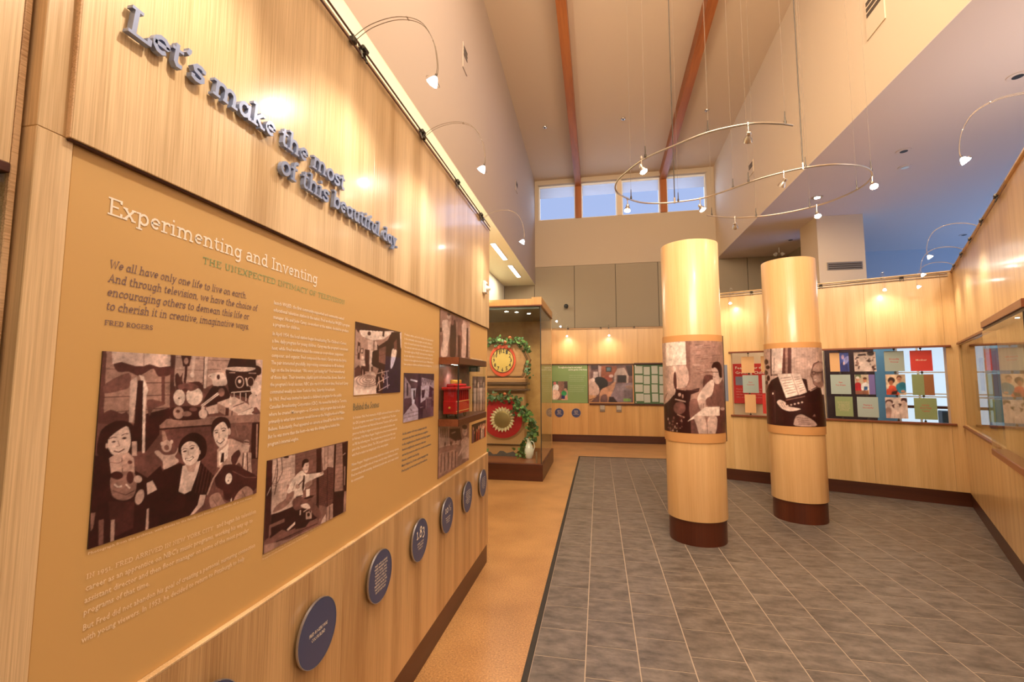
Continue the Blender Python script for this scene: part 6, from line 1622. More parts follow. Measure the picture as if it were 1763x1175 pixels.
for y, lab in ((.85, 'wire arm lamp out of sight above the first raised letters'), (1.625, 'nearest wire arm lamp above the raised lettering'), (2.399, 'second wire arm lamp above the lettered wall, lower in the photo'), (3.79, 'small wire arm lamp at the far end of the lettered wall')):
    place_arm((FX+.015, y, 3.063), (1, 0, 0), lab, LG, EL)

# ------------------------------------------------------------------ tall glass case with the clock
vc = empty('display_case', loc=(-1.75, 8.18, 0)); tag(vc, 'tall glass display case on a dark base with a wooden cornice, clock inside', 'display case')
x0, x1, y0, y1 = -.85, .85, -.87, .87
b = MB(); b.box(x0, x1, y0, y1, 0, .265, .004); b.build('base', M['mahogany'], vc)
b = MB(); b.box(x0+.02, x1-.02, y0+.02, y1-.02, .265, .275); b.build('deck', M['walnut'], vc)
b = MB(); b.box(x0+.02, x1-.02, y0+.022, y0+.03, .275, 2.84); b.build('front_pane', M['glass'], vc)
b = MB(); b.box(x1-.03, x1-.022, y0+.03, y1-.02, .275, 2.84); b.build('side_pane', M['glass'], vc)
b = MB(); b.box(x1-.032, x1-.018, y0+.018, y0+.032, .275, 2.84); b.build('corner_seal', M['black'], vc)
b = MB(); b.box(x0, x1, y0, y1, 2.84, 2.862, .003); b.build('top_rim', M['walnut'], vc)
b = MB(); b.box(x0, x1-.17, y0+.005, y1, 2.862, 2.965); b.box(x1-.17, x1-.004, y0, y1, 2.862, 2.99, .002); b.build('cornice', wood('cornice_bamboo', (.50, .26, .09), (.72, .42, .16), 'Z'), vc)
b = MB(); b.box(x0+.03, x1-.05, y0+.04, y1-.04, 2.80, 2.84); b.build('ceiling_board', mat('case_lid', (.16, .17, .17), .25), vc)
b = MB(); b.box(x0, x1-.02, y1-.06, y1-.02, .275, 2.84); b.build('back_panel', M['bamboo_back'], vc)
for k, (a, c_) in enumerate(((.36, -.5), (.55, -.3), (.2, -.6))): b = MB(); b.lathe([(0, 0), (.03, 0)], 14, T(a, c_, 2.799)); b.build('lamp', M['bulb'], vc)
b = MB(); b.tube([(x1-.11, y0+.07, .275), (x1-.11, y0+.07, .46)], .014, 12); b.build('pin', M['steel'], vc)
add_light('case_light', 'SPOT', (-1.25, 7.55, 2.78), 22, HAL, (-1.7, 8.2, 1.2), spot=110, radius=.03)
add_light('case_light', 'SPOT', (-1.9, 7.55, 2.78), 26, HAL, (-1.8, 8.2, .6), spot=110, radius=.03)
CW = wood('clock_wood', (.30, .14, .06), (.48, .25, .11), 'X', fine=40); CW2 = mat('dark_moulding', (.10, .045, .02), .35)
ck = empty('prop_clock', frame((-1.73, 8.22, .275), (1, 0, 0), (0, -1, 0))); tag(ck, 'large curvy wooden clock prop with a yellow numbered face', 'clock')
head = [(-.40, 1.37), (-.43, 1.42), (-.45, 1.55), (-.50, 1.72), (-.44, 1.85), (-.33, 1.99), (-.29, 2.05)]
hp = [(-a, z) for a, z in head]+[(a, z) for a, z in head[::-1]]
b = MB(); b.prism(hp, -.14, .10); b.build('clock_head', CW, ck)
for s_, dz in ((.93, .104), (.88, .104)):
    b = MB(); pts = [((x)*s_, 1.71+(y-1.71)*s_, dz) for x, y in hp]; b.tube([Vector(p) for p in pts]+[Vector(pts[0])], .006, 6, False); b.build('moulding', CW2, ck)
ell = lambda rx, ry, zz, cy, n=36: [(rx*math.cos(2*PI*i/n), cy+ry*math.sin(2*PI*i/n), zz) for i in range(n)]
def ellprism(rx, ry, cy, z0, z1): b = MB(); b.prism([(p[0], p[1]) for p in ell(rx, ry, 0, cy)], z0, z1); return b
ellprism(.245, .295, 1.70, .10, .118).build('dial_surround', mat('orange_red_paint', (.60, .07, .025), .5), ck)
ellprism(.205, .218, 1.70, .118, .124).build('dial', mat('dial_yellow', (.55, .36, .09), .45), ck)
b = MB(); b.tube([Vector(p) for p in ell(.207, .22, .124, 1.70)+ell(.207, .22, .124, 1.70)[:1]], .006, 6, False); b.build('dial_rim', CW2, ck)
for k in range(12):
    a = R(90-30*(k+1)); o = sans_block('numeral', [str(k+1)], 0, .040 if k < 9 else .068, 0, .1, .072, M['black'], ck, align='CENTER', bold=.02); o.matrix_local = T(.160*math.cos(a), 1.70+.172*math.sin(a)-.033, .1255)
for k, (w_, h0, h1, dp) in enumerate(((.44, 1.30, 1.37, .16), (.47, 1.25, 1.30, .19), (.43, 1.18, 1.25, .15), (.48, 1.14, 1.18, .20))):
    b = MB(); b.box(-w_, w_, h0, h1, -.14, dp, .008); b.build('moulding', [CW, CW2][k % 2], ck)
body = [(-.44, .0), (-.44, .62), (-.40, .80), (-.36, 1.14)]
b = MB(); b.prism([(-.48, 0), (.48, 0), (.48, .16), (.40, .20), (.40, 1.14), (-.40, 1.14), (-.40, .20), (-.48, .16)], -.14, .08); b.build('clock_body', mat('pale_clock_front', (.62, .34, .16), .4, var=.05, bscale=4), ck)
b = MB(); b.box(-.50, .50, .165, .185, -.1, .115, .003); b.build('moulding', CW2, ck)
dshape = [(-.30*s, .97) for s in (-1,)]
red = [(.25, .97), (.34, .80), (.36, .66)]+[(.36*math.cos(R(-a)), .60+.31*math.sin(R(-a))) for a in range(0, 181, 12)]+[(-.36, .66), (-.34, .80), (-.25, .97)]
b = MB(); b.prism([(x*1.13, .63+(y-.63)*1.10) for x, y in red], .08, .095); b.build('door_rim', CW, ck)
b = MB(); b.prism(red, .095, .108); b.build('velvet_panel', mat('red_velvet', (.50, .008, .014), .7, bump=.3, bscale=30), ck)
pts = []
b = MB(); n = 22
for k in range(n):
    a0 = 2*PI*k/n; am = 2*PI*(k+.5)/n; a1 = 2*PI*(k+1)/n; c0 = (0, .63)
    P3 = lambda r, a, z: (r*math.cos(a), .63+r*math.sin(a), z)
    b.poly([P3(.14, a0, .115), P3(.195, a0, .122), P3(.235, am, .15), P3(.145, am, .13)]); b.poly([P3(.145, am, .13), P3(.235, am, .15), P3(.195, a1, .122), P3(.14, a1, .115)])
b.build('lace_ruffle', mat('cream_lace', (.80, .66, .42), .8), ck)
b = MB(); b.lathe([(0, .150), (.135, .150), (.150, .142), (.155, .12), (.155, .10)], 36, T(0, .63, 0)); b.build('brass_cover', mat('brass_mesh', (.40, .28, .11), .45, .4, bump=.8, bscale=260), ck, smooth=True)
b = MB()
for k in range(-7, 8):
    w_ = math.sqrt(max(0, .128**2-(k*.017)**2)); b.box(-w_, w_, .63+k*.017-.0012, .63+k*.017+.0012, .150, .1525); b.box(k*.017-.0012, k*.017+.0012, .63-w_, .63+w_, .150, .1525)
b.build('grille', mat('grille_wire', (.22, .15, .06), .5, .4), ck)
# grey cut-out at the clock's foot
hl = empty('grey_cutout', frame((-1.80, 7.95, .275), (1, 0, 0), (0, -1, 0))); tag(hl, 'low wavy grey cut-out standing at the foot of the clock', 'cut-out')
w = [(-.42+.06*i, .06+.03*math.sin(i*1.7)+.02*math.sin(i*.8)) for i in range(15)]
b = MB(); b.prism([(-.42, 0)]+[(.42, 0)]+w[::-1], 0, .02); b.build('board', mat('cutout_grey', (.10, .095, .10), .7), hl)
b = MB(); b.box(-.30, .30, 0, .012, -.06, 0); b.build('foot', mat('cutout_foot', (.10, .095, .10), .7), hl)
# white figure vase
vs_ = empty('white_vase', loc=(-1.20, 7.82, .275)); tag(vs_, 'white glossy vase at the right foot of the clock, half hidden by ivy', 'vase')
b = MB(); b.lathe([(0, 0), (.05, 0), (.075, .05), (.085, .12), (.065, .20), (.038, .26), (.034, .31), (.05, .33), (.046, .335), (.03, .31)], 24); b.build('vase', mat('white_glaze', (.85, .85, .80), .15), vs_, smooth=True)
b = MB(); b.tube([(.03, 0, .30), (.08, 0, .27), (.10, 0, .2), (.08, 0, .13)], .008, 8); b.build('handle', mat('white_glaze_handle', (.85, .85, .80), .15), vs_, smooth=True)
# ivy garlands
LEAF = mat('ivy_leaf', (.05, .11, .03), .45); LEAF2 = mat('ivy_leaf_pale', (.13, .26, .06), .45); STEM = mat('ivy_stem', (.14, .08, .03), .7)
def garland(label, path, n, spread, size, seed, berries=0, pale=.3):
    rg = random.Random(seed); g_ = empty('ivy_garland', loc=path[0]); tag(g_, label, 'garland', 'ivy on the clock'); o0 = Vector(path[0])
    P = [Vector(p)-o0 for p in catmull(path, 8)]
    b = MB(); b.tube(P, .006, 5); b.build('stem', STEM, g_)
    for mi, m_ in ((0, LEAF), (1, LEAF2)):
        b = MB()
        for _ in range(int(n*(pale if mi else 1-pale))):
            p = rg.choice(P)+Vector([rg.gauss(0, spread) for _ in range(3)]); s = size*rg.uniform(.7, 1.3)
            q = Matrix.Rotation(rg.uniform(0, 6.28), 3, 'Y') @ Matrix.Rotation(rg.gauss(0, .6), 3, 'X') @ Matrix.Rotation(rg.gauss(0, .5), 3, 'Z')
            sh = [(0, 0, -.1), (.55, -.06, .0), (.38, 0, .35), (.55, -.05, .75), (.2, 0, .7), (0, -.04, 1.15), (-.2, 0, .7), (-.55, -.05, .75), (-.38, 0, .35), (-.55, -.06, .0)]
            b.poly([tuple(p+(q @ Vector(v))*s) for v in sh])
        o = b.build('leaves', m_, g_); o['kind'] = 'stuff'
    for k in range(berries):
        p = rg.choice(P)+Vector((rg.gauss(0, spread), -.05, rg.gauss(0, spread)))
        b = MB(); b.lathe([(0, -.032), (.022, -.022), (.032, 0), (.022, .022), (0, .032)], 10, Matrix.Translation(p)); b.build('apple', mat('ornament_fruit', (.45, .12, .04), .3), g_, smooth=True)
garland('ivy garland lying along the top of the clock', [(-2.15, 8.05, 2.30), (-1.9, 8.03, 2.33), (-1.6, 8.03, 2.32), (-1.35, 8.02, 2.30), (-1.24, 8.0, 2.15)], 170, .035, .045, 2, 2)
garland('ivy garland draped across the middle of the clock', [(-2.15, 7.98, 1.22), (-1.85, 7.96, 1.30), (-1.55, 7.95, 1.28), (-1.40, 7.95, 1.20)], 110, .045, .05, 3, 2, .15)
garland('long ivy garland hanging down the right side of the clock', [(-1.46, 7.92, 1.16), (-1.28, 7.90, 1.02), (-1.16, 7.9, .85), (-1.14, 7.9, .65), (-1.26, 7.86, .48), (-1.32, 7.84, .36), (-1.24, 7.82, .2)], 260, .05, .055, 4, 1, .35)
garland('small ivy sprig at the lower left of the clock', [(-2.02, 7.75, .42), (-1.98, 7.73, .30), (-2.0, 7.72, .24)], 34, .035, .05, 5, 0, .7)
garland('short ivy tendril on the right edge of the clock head', [(-1.22, 8.0, 1.88), (-1.26, 8.0, 1.78), (-1.22, 8.0, 1.70)], 26, .03, .045, 6, 0, .05)

# ------------------------------------------------------------------ wood wall at the back
YB = 11.97
def BW(x=0, z=0, y=YB): return frame((x, y, z), (1, 0, 0), (0, -1, 0))
c = MB(); c.box(-1.75, 2.6, YB+.03, YB+.2, 0, 2.96); wbk = struct('wall_back_wood', c, M['joint'])
for a, b_ in ((-1.75, -.28), (-.28, 1.0), (1.0, 2.6)):
    p = MB(); p.box(a+.001, b_-.001, 2.03, 2.96, -.03, .015, .001); p.build('upper_panel', M['bamboo_back'], wbk, BW())
    p = MB(); p.box(a+.001, b_-.001, .19, 1.0, -.03, .01, .001); p.build('lower_panel', M['bamboo_back'], wbk, BW())
p = MB(); p.box(-.24, 1.75, .965, 1.005, -.03, .06, .002); p.build('shelf_edge', M['mahogany'], wbk, BW())
p = MB(); p.box(.9, 1.75, 2.01, 2.045, -.03, .05, .002); p.build('hood', M['mahogany'], wbk, BW())
p = MB(); p.box(-1.75, 2.6, 2.005, 2.03, -.03, .012); p.build('shadow_trim', M['mahogany'], wbk, BW())
b = MB(); b.box(-1.75, 2.6, 0, .19, -.03, .0, .002); o = b.build('baseboard_back', M['mahogany'], None, BW()); o['kind'] = 'structure'
b = MB(); b.box(-1.75, 2.6, 2.96, 2.975, -.05, .02, .002); struct('trim_3', b, M['bamboo_back'], BW())
c = MB(); c.box(-1.40, -1.23, 9.15, YB, 0, 2.97); struct('wall_left_far', c, wood('bamboo_partition', (.56, .30, .10), (.74, .44, .17), 'Z'))
GRN = mat('green_print', (.22, .34, .12), .45)
gr = empty('green_panel', BW(0, 0, YB+.028)); tag(gr, 'green text panel with a small colour photo on the back wall', 'exhibit panel')
b = MB(); b.box(-1.22, -.285, 1.005, 2.005, 0, .01, .001); b.build('board', GRN, gr)
picture('garden_photo', PRINTS['garden_photo'], 44, 54, .40, .488, gr, T(-1.205, 1.083, .01), seed=8)
for txt, xa, w_, z_, cp in ((['The neighborhood was his own backyard'], -1.05, .62, 1.92, .045), (['and the garden of his house'], -.78, .49, 1.86, .04)):
    o = sans_block('lettering', txt, xa, w_, z_, .05, cp, M['white_ink'], gr); o.matrix_local = T(0, 0, .0105)
for z_, n_ in ((1.72, 4), (1.45, 4)):
    o = sans_block('lettering', ['A family place where he would spend quiet summers', 'by the water, writing scripts and songs each day', 'for the year ahead and for the many neighbors', 'who wrote to him from every part of the land'][:n_], -.76, .43, z_, .05, .02, mat('pale_green_ink', (.45, .55, .35), .6), gr); o.matrix_local = T(0, 0, .0105)
cp = empty('cabin_picture', BW(0, 0, YB+.028)); tag(cp, 'large framed picture of a cabin room with a fireplace on the back wall', 'picture')
b = MB(); b.box(-.262, .885, 1.005, 2.005, 0, .008, .001); b.build('backing', mat('orange_edge', (.60, .28, .10), .5), cp)
picture('cabin_photo', PRINTS['cabin_photo'], 100, 84, 1.11, .96, cp, T(-.25, 1.035, .009), seed=9)
lb = empty('letter_board', BW(0, 0, YB+.028)); tag(lb, 'dark green board of pinned pale letters right of the cabin picture', 'notice board')
b = MB(); b.box(.90, 1.75, 1.005, 2.01, 0, .01, .001); b.build('board', mat('dark_green_board', (.06, .13, .045), .5), lb)
PAP = mat('letter_paper', (.50, .50, .42), .8)
rg = random.Random(4)
for cidx, (xa, wdt) in enumerate(((.925, .19), (1.135, .15), (1.325, .15), (1.515, .15))):
    for rr_ in range(4):
        zt = 1.965-rr_*.235-(.02 if cidx % 2 else 0); b = MB(); h_ = .205 if cidx else .19
        b.box(0, wdt, -h_, 0, 0, .003); 
        for k in range(7): b.box(.018, wdt-.03-.02*(k % 3), -.03-k*.022, -.026-k*.022, .003, .0034)
        o = b.build('letter_sheet', [PAP], lb, T(xa+rg.uniform(-.008, .008), zt, .010) @ Matrix.Rotation(rg.uniform(-.02, .02), 4, 'Z'))
for z_ in (1.97, 1.04): b = MB(); b.lathe([(0, .02), (.018, .02), (.018, 0)], 12, T(.93, z_, .012)); b.build('bolt', M['steel'], lb)
for i, x in enumerate((-1.026, -.587)):
    d = make_disc(BW(x, .752), r=.118, n=32); tag(d, ('blue disc below the photo on the green panel', 'blue disc right of the other one on the back wall')[i], 'disc', 'blue discs on the back wall')
    o = sans_block('lettering', ['FRED SPENT', 'TIME BY THE', 'SEA AND', 'IN THE WOODS'], 0, .13, .045, .03, .017, M['pale_ink'], d, align='CENTER'); o.matrix_local = T(0, 0, .0216)
for i, x in enumerate((.085, .50)):
    h_ = empty('leaflet_holder', BW(x, .88)); tag(h_, ('clear leaflet holder left of the other under the back shelf', 'clear leaflet holder right of the other under the back shelf')[i], 'holder', 'leaflet holders under the back shelf')
    b = MB(); b.box(-.065, .065, -.09, .09, 0, .04, .004); b.build('box', mat('smoky_plastic%d' % i, (.28, .22, .17), .2), h_)
    b = MB(); b.box(-.055, .055, -.03, .075, .04, .043); b.build('leaflet', mat('leaflet_paper%d' % i, (.5, .44, .36), .7), h_)
rail('light_rail', (-1.2, YB-.02, 2.975), (2.2, YB-.02, 2.975), 'thin double rail along the top of the back bamboo wall', 4, out=(0, -1, 0))
for x, lab in ((-.78, 'wire arm lamp on the back wall above the green panel'), (.278, 'wire arm lamp on the back wall above the cabin picture')):
    place_arm((x, YB-.03, 2.965), (0, -1, 0), lab, 'wire arm lamps on the back wall', EL*.95)
for k, (y, lab) in enumerate(((9.75, 'wire arm lamp just right of the clock case, nearer one'), (10.75, 'wire arm lamp just right of the clock case, farther one'))):
    place_arm((-1.235, y, 3.12), (1, 0, 0), lab, 'wire arm lamps behind the clock case', 4)
sc_ = empty('security_camera', loc=(-.84, YF-.02, 3.62)); tag(sc_, 'small round black camera on the grey fabric wall', 'camera')
b = MB(); b.tube([(0, 0, 0), (0, -.12, 0)], .016, 8); b.build('mount', M['white_plastic'], sc_)
b = MB(); b.lathe([(0, 0), (.05, 0), (.062, .03), (.055, .07), (.03, .09), (0, .095)], 20, T(0, -.10, 0) @ Matrix.Rotation(R(90), 4, 'X')); b.build('dome', M['black'], sc_, smooth=True)

# ------------------------------------------------------------------ right-hand walls
A1 = Vector((2.047, 8.044, 0)); C1_ = Vector((4.652, 6.902, 0)); U1 = Vector((.9159, -.4015, 0)).normalized(); N1 = Vector((-.4015, -.9159, 0)).normalized()
L1 = (C1_-A1).length
F1 = frame(A1, U1, N1)
U2 = Vector((-.4807, -.8769, 0)).normalized(); N2 = Vector((-.8769, .4807, 0)).normalized(); F2 = frame(C1_, U2, N2)
TH = .16; HT = 3.065
def opening_wall(name, F, s0, s1, opens, base=.18, m='bamboo_right', seams=()):
    c = MB(); c.box(s0, s1, base, base+.02, -TH, -.02); w = struct(name, c, M['joint'], F)
    cuts = sorted({s0, s1, *[v for o in opens for v in o], *seams})
    for a, b_ in zip(cuts, cuts[1:]):
        mid = (a+b_)/2; op = any(o[0] < mid < o[1] for o in opens); g = .0008
        if op:
            p = MB(); p.box(a+g, b_-g, base, 1.045, -TH, 0, .001); p.build('lower_panel', M[m], w)
            p = MB(); p.box(a+g, b_-g, 2.075, HT, -TH, 0, .001); p.build('upper_panel', M[m], w)
        else: p = MB(); p.box(a+g, b_-g, base, HT, -TH, 0, .001); p.build('panel', M[m], w)
    return w
O1 = (.12, 1.08); O2 = (1.20, 2.72)
w1 = opening_wall('wall_right', F1, -.45, L1+.09, [O1, O2], seams=(1.9,))
b = MB(); b.box(-.45, L1+.09, 0, .18, -TH, -.012, .002); o = b.build('baseboard_right', M['mahogany'], None, F1); o['kind'] = 'structure'
for (a, b_) in (O1, O2):
    p = MB(); p.box(a-.03, b_+.05, 2.06, 2.085, -.05, .035, .002); p.build('opening_head', M['walnut'], w1)
    p = MB(); p.box(a-.03, b_+.05, 1.03, 1.055, -.05, .035, .002); p.build('opening_sill', M['walnut'], w1)
    p = MB(); p.box(a, b_, 1.055, 2.06, -.135, -.130); p.build('pane', M['glass_thin'], w1)
p = MB(); p.box(-.45, L1, HT, HT+.015, -TH-.01, .02, .002); p.build('cap', M['bamboo_right'], w1)
p = MB(); p.box(-.10, .06, 1.27, 1.87, .0, .004); p.build('side_print', flat((.20, .22, .30)), w1)
# wall R2 with its long recess and case
w2 = opening_wall('wall_right_near', F2, .005, 5.5, [(.04, 2.62)], seams=(1.1, 2.3, 3.5, 4.7))
b = MB(); b.box(.0, 5.5, 0, .16, -TH, -.012, .002); o = b.build('baseboard_right_near', M['mahogany'], None, F2); o['kind'] = 'structure'
p = MB(); p.box(.03, 2.40, 2.085, 2.11, -.04, .02, .002); p.build('opening_head', M['walnut'], w2)
p = MB(); p.box(.03, 2.40, 1.01, 1.035, -.04, .02, .002); p.build('opening_sill', M['walnut'], w2)
p = MB(); p.box(.04, 2.62, 1.045, 2.075, -.12, -.10); p.build('recess_board', M['bamboo_right'], w2)
p = MB(); p.box(.04, 2.62, 1.045, 2.075, -.02, -.014); p.build('pane', M['glass'], w2)
p = MB(); p.box(0.0, 5.5, HT, HT+.015, -TH-.01, .02, .002); p.build('cap', M['bamboo_right'], w2)
for i, (a, b_, z0, z1, cc) in enumerate(((.70, .95, 1.50, 1.88, (.35, .16, .14)), (1.25, 1.75, 1.45, 1.92, (.20, .09, .14)), (1.05, 1.50, 1.10, 1.40, (.10, .14, .32)), (1.80, 2.15, 1.05, 2.0, (.12, .22, .34)), (.30, .45, 1.25, 1.62, (.30, .24, .16)))):
    p = MB(); p.box(a, b_, z0, z1, -.10, -.096); p.build('recess_print', flat(cc), w2)
rc = empty('wall_case', F2 @ T(2.70, 1.0, 0)); tag(rc, 'projecting glass case with reddish wooden top and bottom at the right edge', 'display case')
W2, D2 = 1.52, .10
b = MB(); b.box(0, W2, 0, .05, 0, D2, .003); b.build('bottom', M['walnut'], rc)
b = MB(); b.box(0, W2, 1.075, 1.13, 0, D2, .003); b.build('top', M['walnut'], rc)
b = MB(); b.box(.01, W2-.01, 1.050, 1.075, .01, D2-.012); b.build('top_lining', M['black'], rc)
b = MB(); b.box(.0, W2-.006, .05, 1.05, D2-.012, D2-.006); b.build('front_pane', M['glass'], rc)
b = MB(); b.box(W2-.012, W2-.006, .05, 1.05, .01, D2-.012); b.build('side_pane', M['glass'], rc)
b = MB(); b.box(W2-.014, W2-.004, .05, 1.05, D2-.014, D2-.004); b.build('corner_seal', M['black'], rc)
for k in range(1): b = MB(); b.lathe([(0, 0), (.012, 0)], 14, T(1.1+k*.5, 1.049, .055) @ Matrix.Rotation(R(90), 4, 'X')); b.build('lamp', M['bulb'], rc)

# rails and lamps of the right-hand walls
rail('light_rail', tuple(A1+Vector((0, 0, 3.05))), tuple(A1+U1*(L1-.05)+Vector((0, 0, 3.045))), 'bright double rail along the top of the angled far wall', 3, out=N1, metal='steel', thick=.008)
rail('light_rail', tuple(C1_+U2*.08+N2*.005+Vector((0, 0, 3.07))), tuple(C1_+U2*3.6+N2*.005+Vector((0, 0, 3.07))), 'bronze double rail on top of the wall at the right edge', 5, out=N2)
for s, lab in ((.19, 'wire arm lamp on the angled wall between the two columns'), (2.11, 'wire arm lamp on the angled wall right of the second column')):
    p = A1+U1*s+N1*-.01; place_arm((p.x, p.y, 3.06), N1, lab, 'wire arm lamps on the angled wall', EL*.6, .9)
for s, lab in ((.364, 'farthest wire arm lamp of the right wall, near the corner'), (1.245, 'middle wire arm lamp of the right wall'), (2.26, 'wire arm lamp of the right wall seen against the blue ceiling'), (4.837, 'nearest wire arm lamp hanging from the right picture edge')):
    p = C1_+U2*s; place_arm((p.x, p.y, 3.08), N2, lab, 'wire arm lamps on the right wall', EL*.9)

# what hangs in the openings: cards on rods
def hanging_rod(s, n):
    r = empty('card_rod', F1 @ T(s, 1.045, -.085)); tag(r, n, 'rod', 'rods in the wall openings')
    b = MB(); b.tube([(0, 0, 0), (0, 1.03, 0)], .004, 8); b.build('rod', M['dark_metal'], r)
    for z in (.0, .345, .665, 1.0): b = MB(); b.box(-.012, .012, z, z+.03, -.008, .008, .002); b.build('clip', M['dark_metal'], r)
names = ['first rod from the left in the narrow opening', 'second rod of the narrow opening, behind the column', 'leftmost rod of the wide opening', 'second rod from the left in the wide opening', 'third rod in the wide opening, before the blue strip', 'rightmost rod, before the bright window']
for s, n in zip((.365, .68, 1.575, 1.87, 2.20, 2.48), names): hanging_rod(s, n)
BL = (.40, .50, .48); GR = (.28, .36, .17); OR = (.82, .50, .24); RD = (.75, .06, .05)
def card(s0, s1, z0, z1, color, label, text=None, ink='red_ink', pic=None, split=None):
    c = empty('hanging_card', F1 @ T(s0, z0, -.0765)); tag(c, label, 'card', 'cards hung in the wall openings')
    w, h = s1-s0, z1-z0
    b = MB(); b.box(0, w, 0, h, 0, .004, .0008); b.build('board', flat(color), c)
    if split: b = MB(); b.box(w*split[0], w, 0, h, .004, .005); b.build('colour_field', flat(split[1]), c)
    if pic: picture(pic[0], PRINTS[pic[0]], 40, 40, (pic[2]-pic[1])*w, h, c, T(pic[1]*w, 0, .0045), seed=hash(label) % 50 if False else len(label), thick=.001)
    if text: 
        cp_ = .022 if len(text) < 5 else .008
        o = sans_block('lettering', text, w/2, w*(.5 if len(text) < 5 else .7), h/2+(len(text)-1)*(.02 if len(text) < 5 else .009), .04 if len(text) < 5 else .018, cp_, M[ink], c, align='CENTER'); o.matrix_local = T(0, 0, .0045)
R1_, R2_, R3_ = (1.745, 2.027), (1.415, 1.70), (1.09, 1.378)
card(.262, .448, 1.735, 2.0, OR, 'orange card topmost in the narrow opening')
card(.27, .50, 1.41, 1.697, BL, 'pale blue card with red words in the narrow opening', ['New', 'Customer'])
card(.29, .45, 1.09, 1.383, OR, 'orange card lowest in the narrow opening')
card(.545, .76, 1.75, 2.0, OR, 'orange card partly behind the column', )
card(.55, .78, 1.41, 1.70, (.7, .66, .6), 'whitish card at the edge of the column')
card(.545, .75, 1.085, 1.387, RD, 'red card low down at the edge of the column')
card(1.455, 1.685, *R1_, OR, 'card half orange, half blue photo, top left of the wide opening', pic=('singer_card', .52, 1.0))
card(1.745, 1.995, *R1_, (.8, .8, .8), 'sepia photo card of a crowd in the top row', pic=('crowd_card', 0, 1))
card(2.088, 2.302, *R1_, BL, 'pale grey-blue card with two red words in the top row', ['Friendly', 'Voices'])
card(2.365, 2.592, *R1_, RD, 'bright red card with one white word', ['Mother'], 'white_ink')
card(1.45, 1.69, *R2_, BL, 'pale blue card at the left of the middle row', ['Have', 'Your Dreams'])
card(1.74, 1.968, *R2_, (.8, .7, .6), 'card of two seated people with a violet edge', pic=('grandparent_card', 0, .7), split=(.7, (.18, .14, .42)))
card(2.088, 2.30, *R2_, (.8, .7, .6), 'colour photo card of two smiling people', pic=('couple_card', 0, 1))
card(2.368, 2.592, *R2_, GR, 'card half green, half brown, at the right of the middle row', split=(.55, (.36, .15, .06)))
card(1.49, 1.70, *R3_, GR, 'dark green card of small text, lower left', ['It is the people we', 'love the most who', 'can make us feel', 'the gladdest and', 'the maddest. Love', 'and anger are such', 'a puzzle to all', 'of us each day'], 'pale_ink')
card(1.75, 1.99, *R3_, BL, 'pale blue card with red words in the bottom row', ['Playing is', 'Wonderful'])
card(2.067, 2.303, *R3_, (.8, .75, .7), 'sepia photo card of a small child in the bottom row', pic=('child_card', 0, 1))
card(2.372, 2.604, *R3_, (.30, .40, .19), 'green card with three faint red lines, lower right', ['Learning', 'About Things', 'Together'])

# room behind the openings
OFF = -1.25
bk = MB(); bk.box(-.44, 1.38, 0, 3.0, OFF-.1, OFF); bk.box(3.2, 4.4, 0, 3.0, OFF-.1, OFF); bk.box(1.38, 3.2, 0, .55, OFF-.1, OFF); bk.box(2.33, 3.2, 2.45, 3.0, OFF-.1, OFF)
wbk2 = struct('wall_behind', bk, M['cream'], F1)
p = MB(); p.box(1.40, 2.06, .55, 2.9, OFF-.02, OFF+.02); p.build('dark_board', mat('dark_plum_board', (.028, .014, .026), .5), wbk2)
p = MB(); p.box(2.06, 2.33, .55, 2.9, OFF-.02, OFF+.03); p.build('blue_board', mat('blue_board', (.09, .28, .55), .5), wbk2)
rp = empty('red_panel', F1 @ T(-.04, 1.18, OFF+.01)); tag(rp, 'red text panel seen through the narrow opening', 'exhibit panel')
p = MB(); p.box(0, .60, 0, .74, 0, .015, .002); p.build('board', flat((.62, .03, .04)), rp)
o = sans_block('lettering', ['Feelings for the', 'Growing Child'], .04, .5, .64, .09, .05, M['white_ink'], rp); o.matrix_local = T(0, 0, .016)
p = MB(); p.box(.04, .22, .34, .50, .015, .018); p.build('photo', flat((.25, .28, .40)), rp)
o = sans_block('lettering', ['There are many ways to say', 'what you feel, and each way', 'can be kind to the others', 'who are there with you.'], .04, .50, .26, .05, .02, mat('pink_ink', (.75, .35, .32), .6), rp); o.matrix_local = T(0, 0, .016)
wd = empty('window_5', F1 @ T(2.33, .55, OFF-.05)); wd['kind'] = 'structure'
p = MB(); t_ = .03
for a, b_, c_, d_ in ((0, .87, 0, t_), (0, .87, 1.87, 1.9), (0, t_, 0, 1.9), (.84, .87, 0, 1.9), (.26, .28, 0, 1.9)): p.box(a, b_, c_, d_, -.03, .03)
for z_ in (1.18, .80, .845): p.box(0, .87, z_, z_+.018, -.025, .025)
p.build('window_frame', M['white_plastic'], wd)
p = MB(); p.box(.03, .84, .03, 1.87, -.003, .003); p.build('pane', M['glass_thin'], wd)
p = MB(); p.box(-.02, .9, .63, .67, -.04, .06, .003); p.build('rail', M['mahogany'], wd)
b = MB(); b.box(.42, .86, .0, .58, .1, .35, .01); ch = b.build('cabinet', mat('dark_teal_lacquer', (.012, .05, .10), .3), None, F1 @ T(2.33, .58, OFF-.25+.2)); 
bpy.data.objects.remove(ch)
cb = empty('teal_cabinet', F1 @ T(2.95, 0, OFF+.18)); tag(cb, 'dark teal cabinet below the bright window behind the opening', 'cabinet')
b = MB(); b.box(-.17, .35, .06, 1.16, -.15, .15, .006); b.build('body', mat('dark_teal_lacquer', (.012, .05, .10), .3), cb)
b = MB(); b.box(-.16, .34, 0, .06, -.14, .14); b.build('plinth', M['black'], cb)
b = MB(); b.box(-.165, .345, .10, 1.14, .15, .16, .003); b.build('door', mat('teal_door', (.014, .055, .11), .3), cb)
